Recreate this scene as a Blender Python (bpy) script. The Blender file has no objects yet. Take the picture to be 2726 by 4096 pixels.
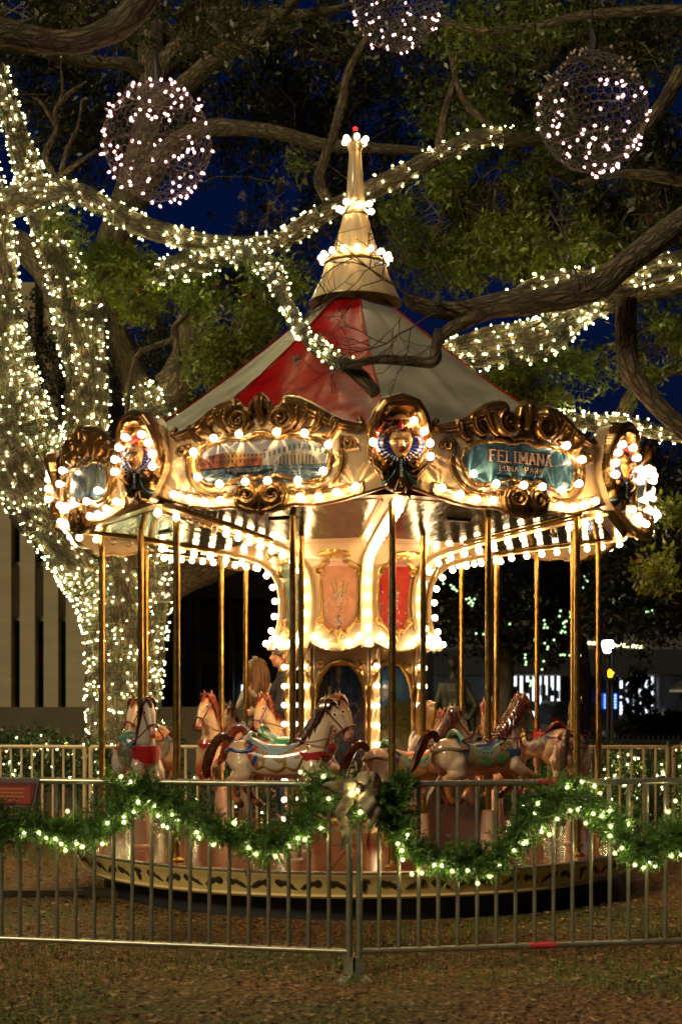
import bpy, math, random
import numpy as np
from mathutils import Vector, Matrix, Euler, noise as mnoise

rnd = random.Random(7)
npr = np.random.default_rng(7)
R = math.radians
sc = bpy.context.scene
COL = sc.collection

# ------------------------------------------------------------------ camera
FPX = 5600.0                      # focal length in photo pixels (2726 x 4096), about a 50 mm lens
HOR = 2792.0                      # photo row of the horizon: a level camera with a rising front
EYE = 1.57
cam_d = bpy.data.cameras.new('camera')
cam = bpy.data.objects.new('camera', cam_d)
COL.objects.link(cam)
cam.location = (0, 0, EYE)
cam.rotation_euler = (math.pi / 2, 0, 0)
cam_d.shift_y = (HOR - 2048.0) / 4096.0
cam_d.sensor_fit = 'VERTICAL'
cam_d.sensor_height = 36.0
cam_d.lens = FPX * 36.0 / 4096.0
cam_d.clip_end = 600
cam_d.dof.use_dof = True
cam_d.dof.focus_distance = 10.2
cam_d.dof.aperture_fstop = 2.8
sc.camera = cam

# ------------------------------------------------------------------ world, sun, exposure
SUN_EL, SUN_AZ = 34.0, 222.0      # added warm fill standing for city glow, from behind the camera
w = bpy.data.worlds.new('World')
sc.world = w
w.use_nodes = True
wn = w.node_tree
wn.nodes.clear()
sky = wn.nodes.new('ShaderNodeTexSky')
sky.sky_type = 'NISHITA'
sky.sun_disc = False
sky.sun_elevation = R(-1.5)
sky.sun_rotation = R(SUN_AZ)
sky.altitude = 300
sky.ozone_density = 6.0
tint = wn.nodes.new('ShaderNodeMix')
tint.data_type = 'RGBA'
tint.blend_type = 'MULTIPLY'
tint.inputs[0].default_value = 1.0
tint.inputs[7].default_value = (0.26, 0.64, 0.58, 1)
bg = wn.nodes.new('ShaderNodeBackground')
bg.inputs['Strength'].default_value = 0.072
wo = wn.nodes.new('ShaderNodeOutputWorld')
wn.links.new(sky.outputs[0], tint.inputs[6])
wn.links.new(tint.outputs[2], bg.inputs['Color'])
wn.links.new(bg.outputs[0], wo.inputs[0])

sun_d = bpy.data.lights.new('sun', 'SUN')
sun_d.energy = 0.56
sun_d.color = (1.0, 0.82, 0.46)
sun_d.angle = R(12)
sun = bpy.data.objects.new('sun', sun_d)
COL.objects.link(sun)
sun.rotation_euler = Euler((R(90 - SUN_EL), 0, R(-42)))

vs = sc.view_settings
vs.view_transform = 'Standard'
vs.look = 'None'
vs.exposure = 1.85
vs.gamma = 1.0
vs.use_curve_mapping = False
sc.cycles.use_denoising = True
sc.cycles.denoiser = 'OPENIMAGEDENOISE'
sc.cycles.max_bounces = 5
sc.cycles.diffuse_bounces = 2
sc.cycles.glossy_bounces = 3
sc.cycles.transparent_max_bounces = 12
sc.cycles.caustics_reflective = False
sc.cycles.caustics_refractive = False
sc.cycles.sample_clamp_indirect = 3.0
sc.cycles.use_light_tree = True

# ------------------------------------------------------------------ pixel -> place
def P(px, py, Y):
    """point on the photo's line of sight (px,py) at ground distance Y"""
    return Vector(((px - 1363.0) / FPX * Y, Y, EYE + (HOR - py) / FPX * Y))
def OV(x, y, Y):
    return P(x * 1.7385, y * 1.7385, Y)
def PX(npix, Y):
    return npix * Y / FPX
def GR(px, py, z=0.0):
    Y = (EYE - z) * FPX / (py - HOR)
    return Vector(((px - 1363.0) / FPX * Y, Y, z))

# ------------------------------------------------------------------ materials
MATS = {}
def _new(name):
    m = bpy.data.materials.new(name); m.use_nodes = True
    nt = m.node_tree
    b = nt.nodes['Principled BSDF']
    return m, nt, b
def N(nt, kind, **kw):
    n = nt.nodes.new('ShaderNode' + kind)
    for k, v in kw.items():
        setattr(n, k, v)
    return n
def mat(name, col, rough=0.5, metal=0.0, coat=0.0, var=0.0, vscale=8.0, bump=0.0, bscale=40.0, col2=None, spec=0.5, trans=0.0, stretch=None):
    """plain procedural surface: noise-mottled colour, noise bump"""
    if name in MATS: return MATS[name]
    m, nt, b = _new(name)
    L = nt.links.new
    b.inputs['Roughness'].default_value = rough
    b.inputs['Metallic'].default_value = metal
    b.inputs['Coat Weight'].default_value = coat
    b.inputs['Coat Roughness'].default_value = 0.08
    b.inputs['Specular IOR Level'].default_value = spec
    b.inputs['Transmission Weight'].default_value = trans
    tc = N(nt, 'TexCoord')
    src = tc.outputs['Object']
    if stretch:
        mp = N(nt, 'Mapping'); mp.inputs['Scale'].default_value = stretch
        L(src, mp.inputs[0]); src = mp.outputs[0]
    if var > 0 or col2:
        nz = N(nt, 'TexNoise'); nz.inputs['Scale'].default_value = vscale; nz.inputs['Detail'].default_value = 5
        L(src, nz.inputs['Vector'])
        mx = N(nt, 'Mix', data_type='RGBA')
        c2 = col2 or tuple(c * (1 - var) for c in col)
        mx.inputs[6].default_value = (*col, 1); mx.inputs[7].default_value = (*c2, 1)
        mr = N(nt, 'MapRange'); mr.inputs[1].default_value = 0.35; mr.inputs[2].default_value = 0.65
        L(nz.outputs[0], mr.inputs[0]); L(mr.outputs[0], mx.inputs[0])
        L(mx.outputs[2], b.inputs['Base Color'])
    else:
        b.inputs['Base Color'].default_value = (*col, 1)
    if bump > 0:
        nb = N(nt, 'TexNoise'); nb.inputs['Scale'].default_value = bscale; nb.inputs['Detail'].default_value = 6
        L(src, nb.inputs['Vector'])
        bp = N(nt, 'Bump'); bp.inputs['Strength'].default_value = bump; bp.inputs['Distance'].default_value = 0.02
        L(nb.outputs[0], bp.inputs['Height']); L(bp.outputs[0], b.inputs['Normal'])
    MATS[name] = m
    return m
def attr_mat(name, rough=0.35, metal=0.0, coat=0.0, bump=0.0, bscale=60.0, var=0.15, sss=0.0):
    """surface painted through the mesh's 'paint' colour attribute"""
    if name in MATS: return MATS[name]
    m, nt, b = _new(name); L = nt.links.new
    a = N(nt, 'Attribute', attribute_name='paint')
    tc = N(nt, 'TexCoord')
    nz = N(nt, 'TexNoise'); nz.inputs['Scale'].default_value = 14; nz.inputs['Detail'].default_value = 5
    L(tc.outputs['Object'], nz.inputs['Vector'])
    mr = N(nt, 'MapRange'); mr.inputs[1].default_value = 0.3; mr.inputs[2].default_value = 0.7
    mr.inputs[3].default_value = 1 - var; mr.inputs[4].default_value = 1.0
    L(nz.outputs[0], mr.inputs[0])
    mx = N(nt, 'Mix', data_type='RGBA', blend_type='MULTIPLY'); mx.inputs[0].default_value = 1
    L(a.outputs['Color'], mx.inputs[6]); L(mr.outputs[0], mx.inputs[7])
    L(mx.outputs[2], b.inputs['Base Color'])
    b.inputs['Roughness'].default_value = rough; b.inputs['Metallic'].default_value = metal
    b.inputs['Coat Weight'].default_value = coat; b.inputs['Coat Roughness'].default_value = 0.06
    if bump > 0:
        nb = N(nt, 'TexNoise'); nb.inputs['Scale'].default_value = bscale; nb.inputs['Detail'].default_value = 6
        L(tc.outputs['Object'], nb.inputs['Vector'])
        bp = N(nt, 'Bump'); bp.inputs['Strength'].default_value = bump; bp.inputs['Distance'].default_value = 0.01
        L(nb.outputs[0], bp.inputs['Height']); L(bp.outputs[0], b.inputs['Normal'])
    MATS[name] = m
    return m
def glow(name, col, strength, clear=False, sample=True):
    """a lit lamp: glowing glass; clear=True lets the filament's own light through"""
    if name in MATS: return MATS[name]
    m, nt, b = _new(name); nt.nodes.remove(b); L = nt.links.new
    e = N(nt, 'Emission'); e.inputs[0].default_value = (*col, 1); e.inputs[1].default_value = strength
    out = nt.nodes['Material Output']
    if clear:
        t = N(nt, 'BsdfTransparent'); a = N(nt, 'AddShader')
        L(e.outputs[0], a.inputs[0]); L(t.outputs[0], a.inputs[1]); L(a.outputs[0], out.inputs[0])
    else:
        L(e.outputs[0], out.inputs[0])
    if not sample:
        m.cycles.emission_sampling = 'NONE'
    MATS[name] = m
    return m

# ------------------------------------------------------------------ mesh builder
class MB:
    def __init__(s):
        s.v = []; s.f = []; s.c = []; s.uv = None
    def add(s, vs, fs, col=None):
        o = len(s.v)
        s.v.extend([tuple(p) for p in vs])
        s.f.extend([tuple(i + o for i in f) for f in fs])
        if col is not None:
            if callable(col): s.c.extend([col(p) for p in vs])
            else: s.c.extend([col] * len(vs))
        elif s.c:
            s.c.extend([(1, 1, 1)] * len(vs))
        return s
    def box(s, c, d, rz=0.0, col=None, M=None):
        hx, hy, hz = d[0] / 2, d[1] / 2, d[2] / 2
        ca, sa = math.cos(rz), math.sin(rz)
        vs = []
        for z in (-hz, hz):
            for x, y in ((-hx, -hy), (hx, -hy), (hx, hy), (-hx, hy)):
                vs.append(Vector((c[0] + x * ca - y * sa, c[1] + x * sa + y * ca, c[2] + z)))
        if M: vs = [M @ p for p in vs]
        return s.add(vs, [(3, 2, 1, 0), (4, 5, 6, 7), (0, 1, 5, 4), (1, 2, 6, 5), (2, 3, 7, 6), (3, 0, 4, 7)], col)
    def bar(s, a, b, w, h, col=None):
        """box beam from a to b"""
        return s.tube([a, b], [max(w, h) * 0.7071] * 2, 4, True, col, squash=(w / max(w, h), h / max(w, h)), ph=math.pi / 4)
    def tube(s, pts, rad, n=8, cap=True, col=None, squash=(1, 1), ph=0.0, up=None):
        pts = [Vector(p) for p in pts]
        if not hasattr(rad, '__len__'): rad = [rad] * len(pts)
        T = []
        for i in range(len(pts)):
            a = pts[max(i - 1, 0)]; b = pts[min(i + 1, len(pts) - 1)]
            t = (b - a)
            T.append(t.normalized() if t.length > 1e-9 else Vector((0, 0, 1)))
        ref = up or (Vector((0, 0, 1)) if abs(T[0].z) < 0.9 else Vector((1, 0, 0)))
        nx = T[0].cross(ref).normalized()
        vs = []
        for i, p in enumerate(pts):
            if i:
                nx = (nx - T[i] * nx.dot(T[i]))
                nx = nx.normalized() if nx.length > 1e-6 else T[i].orthogonal().normalized()
            ny = T[i].cross(nx)
            for k in range(n):
                a = 2 * math.pi * k / n + ph
                vs.append(p + (nx * math.cos(a) * squash[0] + ny * math.sin(a) * squash[1]) * rad[i])
        fs = []
        for i in range(len(pts) - 1):
            for k in range(n):
                k2 = (k + 1) % n
                fs.append((i * n + k, i * n + k2, (i + 1) * n + k2, (i + 1) * n + k))
        if cap:
            fs.append(tuple(reversed(range(n))))
            fs.append(tuple((len(pts) - 1) * n + k for k in range(n)))
        return s.add(vs, fs, col)
    def lathe(s, prof, n=32, col=None, a0=0.0, a1=2 * math.pi, c=(0, 0, 0)):
        full = abs(a1 - a0 - 2 * math.pi) < 1e-6
        m = n if full else n + 1
        vs = []
        for r, z in prof:
            for k in range(m):
                a = a0 + (a1 - a0) * k / n
                vs.append((c[0] + r * math.sin(a), c[1] - r * math.cos(a), c[2] + z))
        fs = []
        for i in range(len(prof) - 1):
            for k in range(n):
                k2 = (k + 1) % m if full else k + 1
                fs.append((i * m + k, i * m + k2, (i + 1) * m + k2, (i + 1) * m + k))
        return s.add(vs, fs, col)
    def ball(s, c, r, nu=10, nv=6, col=None, M=None):
        if not hasattr(r, '__len__'): r = (r, r, r)
        vs = [Vector((0, 0, -1))]
        for j in range(1, nv):
            t = -math.pi / 2 + math.pi * j / nv
            for i in range(nu):
                a = 2 * math.pi * i / nu
                vs.append(Vector((math.cos(t) * math.cos(a), math.cos(t) * math.sin(a), math.sin(t))))
        vs.append(Vector((0, 0, 1)))
        fs = []
        for i in range(nu):
            fs.append((0, 1 + (i + 1) % nu, 1 + i))
            for j in range(nv - 2):
                a = 1 + j * nu; b = a + nu; i2 = (i + 1) % nu
                fs.append((a + i, a + i2, b + i2, b + i))
            a = 1 + (nv - 2) * nu
            fs.append((a + i, a + (i + 1) % nu, len(vs) - 1))
        out = []
        for p in vs:
            q = Vector((p.x * r[0], p.y * r[1], p.z * r[2]))
            if M: q = M @ q
            out.append(q + Vector(c))
        return s.add(out, fs, col)
    def capsule(s, a, b, ra, rb, n=10, col=None, squash=(1, 1), up=None):
        a = Vector(a); b = Vector(b); d = (b - a); L = d.length
        if L < 1e-6: return s.ball(a, ra)
        t = d / L
        pts = []; rad = []
        for k in range(4):
            th = math.pi / 2 * (1 - k / 3.5)
            pts.append(a - t * ra * math.sin(th)); rad.append(max(ra * math.cos(th), ra * 0.05))
        pts.append(a); rad.append(ra); pts.append(b); rad.append(rb)
        for k in range(3, -1, -1):
            th = math.pi / 2 * (1 - k / 3.5)
            pts.append(b + t * rb * math.sin(th)); rad.append(max(rb * math.cos(th), rb * 0.05))
        return s.tube(pts, rad, n, True, col, squash=squash, up=up)
    def prism(s, poly, th, M=None, col=None):
        """extruded outline; poly in (x,z), front at y=0, back at y=th"""
        n = len(poly)
        vs = [Vector((x, 0, z)) for x, z in poly] + [Vector((x, th, z)) for x, z in poly]
        if M: vs = [M @ p for p in vs]
        fs = [tuple(range(n)), tuple(reversed(range(n, 2 * n)))]
        for i in range(n):
            j = (i + 1) % n
            fs.append((j, i, n + i, n + j))
        return s.add(vs, fs, col)
    def mesh(s, name, mat=None, smooth=True, angle=40):
        me = bpy.data.meshes.new(name)
        me.from_pydata(s.v, [], s.f)
        if s.c:
            at = me.color_attributes.new('paint', 'FLOAT_COLOR', 'POINT')
            arr = np.ones((len(s.v), 4), np.float32); arr[:, :3] = np.array(s.c, np.float32)[:, :3]
            at.data.foreach_set('color', arr.ravel())
        if mat: me.materials.append(mat)
        if smooth:
            me.polygons.foreach_set('use_smooth', [True] * len(me.polygons))
            if angle and angle < 179: me.set_sharp_from_angle(angle=R(angle))
        me.update()
        return me
    def build(s, name, mat=None, parent=None, smooth=True, angle=40):
        return link(name, s.mesh(name, mat, smooth, angle), parent)

def link(name, data, parent=None, loc=None, rot=None):
    o = bpy.data.objects.new(name, data); COL.objects.link(o)
    if parent is not None: o.parent = parent
    if loc is not None: o.location = loc
    if rot is not None: o.rotation_euler = rot
    return o
def tag(o, label, cat, group=None, kind=None):
    o['label'] = label; o['category'] = cat
    if group: o['group'] = group
    if kind: o['kind'] = kind
    return o
def thing(name, label, cat, loc=(0, 0, 0), rz=0.0, group=None):
    o = link(name, None, None, loc, (0, 0, rz))
    o.empty_display_size = 0.2
    return tag(o, label, cat, group)
def struct(o):
    o['kind'] = 'structure'; return o
def copy_tree(o, parent=None):
    c = o.copy(); COL.objects.link(c)
    if parent is not None: c.parent = parent
    for ch in list(o.children): copy_tree(ch, c)
    return c
def fast_mesh(name, V, Fq, mat, C=None, smooth=False):
    """numpy verts + equal-sided faces"""
    V = np.asarray(V, np.float32); Fq = np.asarray(Fq, np.int32)
    me = bpy.data.meshes.new(name)
    k = Fq.shape[1]
    me.vertices.add(len(V)); me.vertices.foreach_set('co', V.ravel())
    me.loops.add(Fq.size); me.loops.foreach_set('vertex_index', Fq.ravel())
    me.polygons.add(len(Fq))
    me.polygons.foreach_set('loop_start', np.arange(0, Fq.size, k, dtype=np.int32))
    me.polygons.foreach_set('loop_total', np.full(len(Fq), k, np.int32))
    if smooth: me.polygons.foreach_set('use_smooth', np.ones(len(Fq), bool))
    me.update(calc_edges=True)
    if C is not None:
        at = me.color_attributes.new('paint', 'FLOAT_COLOR', 'POINT')
        arr = np.ones((len(V), 4), np.float32); arr[:, :3] = C
        at.data.foreach_set('color', arr.ravel())
    me.materials.append(mat)
    me.validate()
    return me
def crom(pts, n):
    """Catmull-Rom resample of rows (any width), n points per span"""
    A = np.asarray(pts, float)
    A = np.vstack([2 * A[0] - A[1], A, 2 * A[-1] - A[-2]])
    out = []
    for i in range(1, len(A) - 2):
        p0, p1, p2, p3 = A[i - 1], A[i], A[i + 1], A[i + 2]
        for k in range(n):
            t = k / n
            out.append(0.5 * (2 * p1 + (p2 - p0) * t + (2 * p0 - 5 * p1 + 4 * p2 - p3) * t * t + (3 * p1 - p0 - 3 * p2 + p3) * t ** 3))
    out.append(A[-2])
    return np.array(out)
# ------------------------------------------------------------------ lamps (shared by everything that carries bulbs)
WARM = (1.0, 0.80, 0.52)
M_BULB = glow('bulb_glass_glowing', (1.0, 0.80, 0.55), 1.0, clear=True, sample=False)
M_BULBLIT = glow('bulb_glass_lit', (1.0, 0.63, 0.29), 9.0)
M_MINI = glow('mini_bulb_warm_white', (1.0, 0.86, 0.36), 58.0)
M_MINIPINK = glow('mini_bulb_rosy_white', (1.0, 0.62, 0.54), 16.0)
def glass_mat(name, tint=(1, 1, 1), mixf=0.25, rough=0.05):
    m, nt, b = _new(name); nt.nodes.remove(b); L = nt.links.new
    t = N(nt, 'BsdfTransparent'); t.inputs[0].default_value = (*tint, 1)
    g = N(nt, 'BsdfGlossy'); g.inputs['Roughness'].default_value = rough
    fr = N(nt, 'LayerWeight'); fr.inputs[0].default_value = mixf
    mx = N(nt, 'MixShader')
    L(fr.outputs['Facing'], mx.inputs[0]); L(t.outputs[0], mx.inputs[1]); L(g.outputs[0], mx.inputs[2])
    L(mx.outputs[0], nt.nodes['Material Output'].inputs[0])
    MATS[name] = m
    return m
M_BULBOFF = glass_mat('bulb_glass_unlit', (.96, .93, .9), 0.45)

def bulb_mesh(name, m):
    b = MB()
    b.lathe([(.012, .004), (.016, .020), (.024, .034), (.0285, .047), (.0285, .057), (.022, .070), (.010, .077), (.0, .078)], 8)
    return b.mesh(name, m, False)
ME_BULB = {'star': bulb_mesh('bulb', M_BULB), 'lit': bulb_mesh('bulb', M_BULBLIT), 'off': bulb_mesh('bulb', M_BULBOFF)}

# the faceted glass of a cap bulb throws a star of fine rays: the lamp's own light varies round its axis
star_l = bpy.data.lights.new('cap_bulb_light', 'POINT')
star_l.energy = 0.26
star_l.color = (1.0, 0.60, 0.25)
star_l.shadow_soft_size = 0.0
star_l.use_nodes = True
_nt = star_l.node_tree
_e = _nt.nodes['Emission']
_tc = N(_nt, 'TexCoord')
_sx = N(_nt, 'SeparateXYZ'); _nt.links.new(_tc.outputs['Normal'], _sx.inputs[0])
_cx = N(_nt, 'CombineXYZ'); _nt.links.new(_sx.outputs[0], _cx.inputs[0]); _nt.links.new(_sx.outputs[1], _cx.inputs[1])
_nv = N(_nt, 'VectorMath', operation='NORMALIZE'); _nt.links.new(_cx.outputs[0], _nv.inputs[0])
_nz = N(_nt, 'TexNoise'); _nz.inputs['Scale'].default_value = 2.4; _nz.inputs['Detail'].default_value = 1.0; _nz.inputs['Roughness'].default_value = 0.5
_nt.links.new(_nv.outputs[0], _nz.inputs['Vector'])
_mr = N(_nt, 'MapRange'); _mr.inputs[1].default_value = 0.52; _mr.inputs[2].default_value = 0.66
_mr.inputs[3].default_value = 0.03; _mr.inputs[4].default_value = 6.5
_nt.links.new(_nz.outputs[0], _mr.inputs[0])
_nt.links.new(_mr.outputs[0], _e.inputs['Strength'])

star_dim = star_l.copy(); star_dim.name = 'cap_bulb_light_dim'; star_dim.energy = star_l.energy * .5
def put_bulb(parent, pos, nrm, kind='lit', name='bulb', scale=1.0, dim=False):
    q = Vector(nrm).to_track_quat('Z', 'Y')
    o = link(name, ME_BULB[kind], parent, pos)
    o.rotation_mode = 'QUATERNION'; o.rotation_quaternion = q
    o.scale = (scale,) * 3
    if kind == 'star':
        l = link('bulb_light', star_dim if dim else star_l, parent, Vector(pos) + Vector(nrm).normalized() * 0.053 * scale)
        l.rotation_mode = 'QUATERNION'
        l.rotation_quaternion = q @ Euler((0, 0, rnd.uniform(0, 6.28))).to_quaternion()
    return o

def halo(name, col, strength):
    """see-through emissive shell added round a small lamp to imitate its bloom"""
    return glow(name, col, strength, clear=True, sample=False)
def mini_mesh(m, r=0.0060, shells=()):
    """filament bulb: core, with optional see-through shells imitating its glow"""
    b = MB(); b.lathe([(0, -r), (r * .8, -r * .55), (r, .1 * r), (r * .6, r * 1.0), (.0, r * 1.5)], 6)
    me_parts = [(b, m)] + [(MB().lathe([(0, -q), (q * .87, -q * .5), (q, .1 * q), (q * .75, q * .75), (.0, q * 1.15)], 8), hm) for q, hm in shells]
    full = MB(); idx = []
    for i, (bb, mm) in enumerate(me_parts):
        full.add(bb.v, bb.f); idx += [i] * len(bb.f)
    me = full.mesh('mini_bulb', None, True, 180)
    for bb, mm in me_parts: me.materials.append(mm)
    me.polygons.foreach_set('material_index', idx)
    return me
H1_ = halo('frosted_glass_inner', (1.0, .90, .28), .28); H2_ = halo('frosted_glass_outer', (.85, .85, .22), .12)  # nested shells carry the soft glow edge in their emission
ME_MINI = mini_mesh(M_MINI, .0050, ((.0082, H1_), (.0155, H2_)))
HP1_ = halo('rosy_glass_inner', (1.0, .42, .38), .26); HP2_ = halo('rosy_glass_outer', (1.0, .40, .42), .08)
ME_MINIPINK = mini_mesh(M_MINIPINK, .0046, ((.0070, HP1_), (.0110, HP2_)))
# ------------------------------------------------------------------ carousel
CX, CY = 0.122, 12.0
PHI0 = 6.4                                        # bearing of the first corner, degrees, 0 = towards the camera
RB = 2.42                                         # radius of the rounding boards
GOLD = mat('gold_leaf', (.30, .155, .045), .30, .85, .3, var=.35, vscale=9, bump=.08, bscale=50)
GOLD_BRIGHT = mat('gold_paint', (.62, .38, .11), .28, .8, .2, var=.3, vscale=12)
CREAM = mat('cream_enamel', (.62, .44, .24), .32, 0, .35, var=.12, vscale=5, bump=.03, bscale=15)
CREAM_PALE = mat('pale_cream_enamel', (.66, .50, .29), .35, 0, .3, var=.1, vscale=4)
BOARD_BACK = mat('raw_panel_back', (.60, .45, .25), .55, var=.1, vscale=3)
PAINTED = attr_mat('painted_panel', .35, 0, .35, var=.12)
ENAMEL = attr_mat('painted_fibreglass', .28, 0, .5, var=.08)
BRASS = mat('twisted_brass', (.62, .40, .11), .28, 1.0, var=.35, vscale=25)
BLACK = mat('black_paint', (.012, .011, .010), .5)
DARKWOOD = mat('dark_base', (.012, .014, .016), .6, var=.4, vscale=4)

car = thing('carousel', 'lit fairground carousel with gold scrolled cornice and red and white tent top', 'carousel', (CX, CY, 0))

def rad(a_deg, r, z):
    a = R(a_deg); return Vector((r * math.sin(a), -r * math.cos(a), z))

def stroke_field(U, Z, strokes):
    H = np.full(U.shape, -1.0)
    for st in strokes:
        p = np.asarray(st['p'], float); r = np.asarray(st['r'], float); h = np.asarray(st['h'], float)
        if r.ndim == 0: r = np.full(len(p), float(r))
        if h.ndim == 0: h = np.full(len(p), float(h))
        k = st.get('k', 0.0)
        lo = p.min(0) - r.max() - .01; hi = p.max(0) + r.max() + .01
        sel = (U > lo[0]) & (U < hi[0]) & (Z > lo[1]) & (Z < hi[1])
        if not sel.any(): continue
        u = U[sel]; z = Z[sel]
        best = np.full(u.shape, 9.0); bh = np.zeros(u.shape)
        for i in range(len(p) - 1):
            d = p[i + 1] - p[i]; L2 = max(d @ d, 1e-12)
            t = np.clip(((u - p[i][0]) * d[0] + (z - p[i][1]) * d[1]) / L2, 0, 1)
            dd = np.hypot(u - p[i][0] - t * d[0], z - p[i][1] - t * d[1])
            q = dd / (r[i] + (r[i + 1] - r[i]) * t)
            m = q < best
            best[m] = q[m]; bh[m] = (h[i] + (h[i + 1] - h[i]) * t)[m]
        v = np.where(best < 1, bh * (np.sqrt(np.clip(1 - best ** 2, 0, 1)) * (1 - k + k * np.cos(best * 9.4))), -1)
        H[sel] = np.maximum(H[sel], v)
    return H
def spiral(cx, cz, r0, r1, turns, a0, d=1, n=40):
    out = []
    for i in range(n + 1):
        t = i / n; a = R(a0) + d * turns * 2 * math.pi * t; r = r0 + (r1 - r0) * t ** .8
        out.append((cx + r * math.cos(a), cz + r * math.sin(a)))
    return out
def mirror(st):
    return [st, {**st, 'p': [(-x, z) for x, z in st['p']]}]
def relief(name, m, parent, bounds, step, strokes, surf, base=0.0, keep=None, paint=None, hf=None, smooth=True):
    """carved relief: a raised sheet on the surface surf(u,z,h); only where carved"""
    u0, u1, z0, z1 = bounds
    nu = int((u1 - u0) / step) + 1; nz = int((z1 - z0) / step) + 1
    U, Z = np.meshgrid(np.linspace(u0, u1, nu), np.linspace(z0, z1, nz))
    H = stroke_field(U, Z, strokes) if strokes else np.full(U.shape, -1.)
    if hf is not None: H = np.maximum(H, hf(U, Z))
    on = H > -0.5
    if keep is not None: on &= keep(U, Z)
    H = np.where(on, np.maximum(H, 0), 0) + base
    V = surf(U.ravel(), Z.ravel(), H.ravel())
    C = None
    if paint is not None: C = paint(U.ravel(), Z.ravel(), H.ravel())
    idx = np.arange(nu * nz).reshape(nz, nu)
    qs = np.stack([idx[:-1, :-1], idx[:-1, 1:], idx[1:, 1:], idx[1:, :-1]], -1).reshape(-1, 4)
    onf = on.ravel()
    qs = qs[onf[qs].sum(1) >= 2]
    used = np.unique(qs); remap = np.full(nu * nz, -1); remap[used] = np.arange(len(used))
    me = fast_mesh(name, V[used], remap[qs], m, None if C is None else C[used], smooth)
    return link(name, me, parent)
def on_cyl(Rr):
    def f(u, z, h):
        a = u / Rr; r = Rr + h
        return np.stack([r * np.sin(a), -r * np.cos(a), z], -1)
    return f

# ---- base and platform
PF_R, PF_Z = 2.34, 0.368
b = MB(); b.lathe([(0, 0.0), (2.12, 0.0), (2.12, .17), (2.2, .185)], 48)
b.build('base_drum', DARKWOOD, car)
deck_m, nt, bs = _new('red_brown_deck')
_tc = N(nt, 'TexCoord'); _mp = N(nt, 'Mapping'); _mp.inputs['Scale'].default_value = (1.2, 14, 1)
_nz = N(nt, 'TexNoise'); _nz.inputs['Scale'].default_value = 3; _nz.inputs['Detail'].default_value = 6
_cr = N(nt, 'ValToRGB'); _cr.color_ramp.elements[0].position = .3; _cr.color_ramp.elements[0].color = (.11, .022, .007, 1); _cr.color_ramp.elements[1].position = .7; _cr.color_ramp.elements[1].color = (.27, .065, .020, 1)
_bp = N(nt, 'Bump'); _bp.inputs['Strength'].default_value = .18; _bp.inputs['Distance'].default_value = .02
_nz2 = N(nt, 'TexNoise'); _nz2.inputs['Scale'].default_value = 2.0; _nz2.inputs['Detail'].default_value = 2
nt.links.new(_tc.outputs['Object'], _mp.inputs[0]); nt.links.new(_mp.outputs[0], _nz.inputs['Vector']); nt.links.new(_nz.outputs[0], _cr.inputs[0]); nt.links.new(_cr.outputs[0], bs.inputs['Base Color'])
nt.links.new(_mp.outputs[0], _nz2.inputs['Vector']); nt.links.new(_nz2.outputs[0], _bp.inputs['Height']); nt.links.new(_bp.outputs[0], bs.inputs['Normal'])
bs.inputs['Roughness'].default_value = .22; bs.inputs['Coat Weight'].default_value = .35; bs.inputs['Coat Roughness'].default_value = .12
me_deck = None
for k in range(16):                               # sixteen deck plates with open seams
    if me_deck is None:
        g = .004
        b = MB(); n = 6; vs = []; h = R(11.25)
        for r_ in (.5, PF_R):
            for i in range(n + 1):
                a = -h + g / r_ + (2 * h - 2 * g / r_) * i / n
                vs.append((r_ * math.sin(a), -r_ * math.cos(a), PF_Z))
        m_ = n + 1
        vs2 = vs + [(x, y, z - .03) for x, y, z in vs]
        fs = []
        for i in range(n): fs.append((i + 1, i, m_ + i, m_ + i + 1)[::-1])
        k0 = 2 * m_
        for i in range(n): fs.append((m_ + i, m_ + i + 1, k0 + m_ + i + 1, k0 + m_ + i)[::-1])
        fs.append((0, m_, k0 + m_, k0)); fs.append((k0 + n, k0 + m_ + n, m_ + n, n))
        b.add(vs2, fs); me_deck = b.mesh('deck_panel', deck_m, False)
    link('deck_panel', me_deck, car, rot=(0, 0, R(22.5 * k + PHI0)))
RIMC = mat('cream_rim', (.68, .51, .21), .35, 0, .3, var=.15, vscale=6)
b = MB(); hh = R(22.4)
b.lathe([(PF_R + .002, PF_Z + .004), (PF_R + .022, PF_Z - .004), (PF_R + .02, PF_Z - .02), (PF_R - .005, PF_Z - .045), (PF_R - .03, PF_Z - .10), (PF_R - .055, .205), (PF_R - .045, .19), (PF_R - .06, .175), (PF_R - .2, .18)], 14, a0=-hh, a1=hh)
me_rim = b.mesh('skirt_panel', RIMC)
b = MB(); b.lathe([(PF_R - .0, PF_Z + .006), (PF_R + .024, PF_Z - .002), (PF_R + .024, PF_Z - .014), (PF_R + .018, PF_Z - .02)], 14, a0=-hh, a1=hh)
me_lip = b.mesh('edge_strip', mat('worn_steel', (.35, .33, .28), .35, .9, var=.4, vscale=30))
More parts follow.
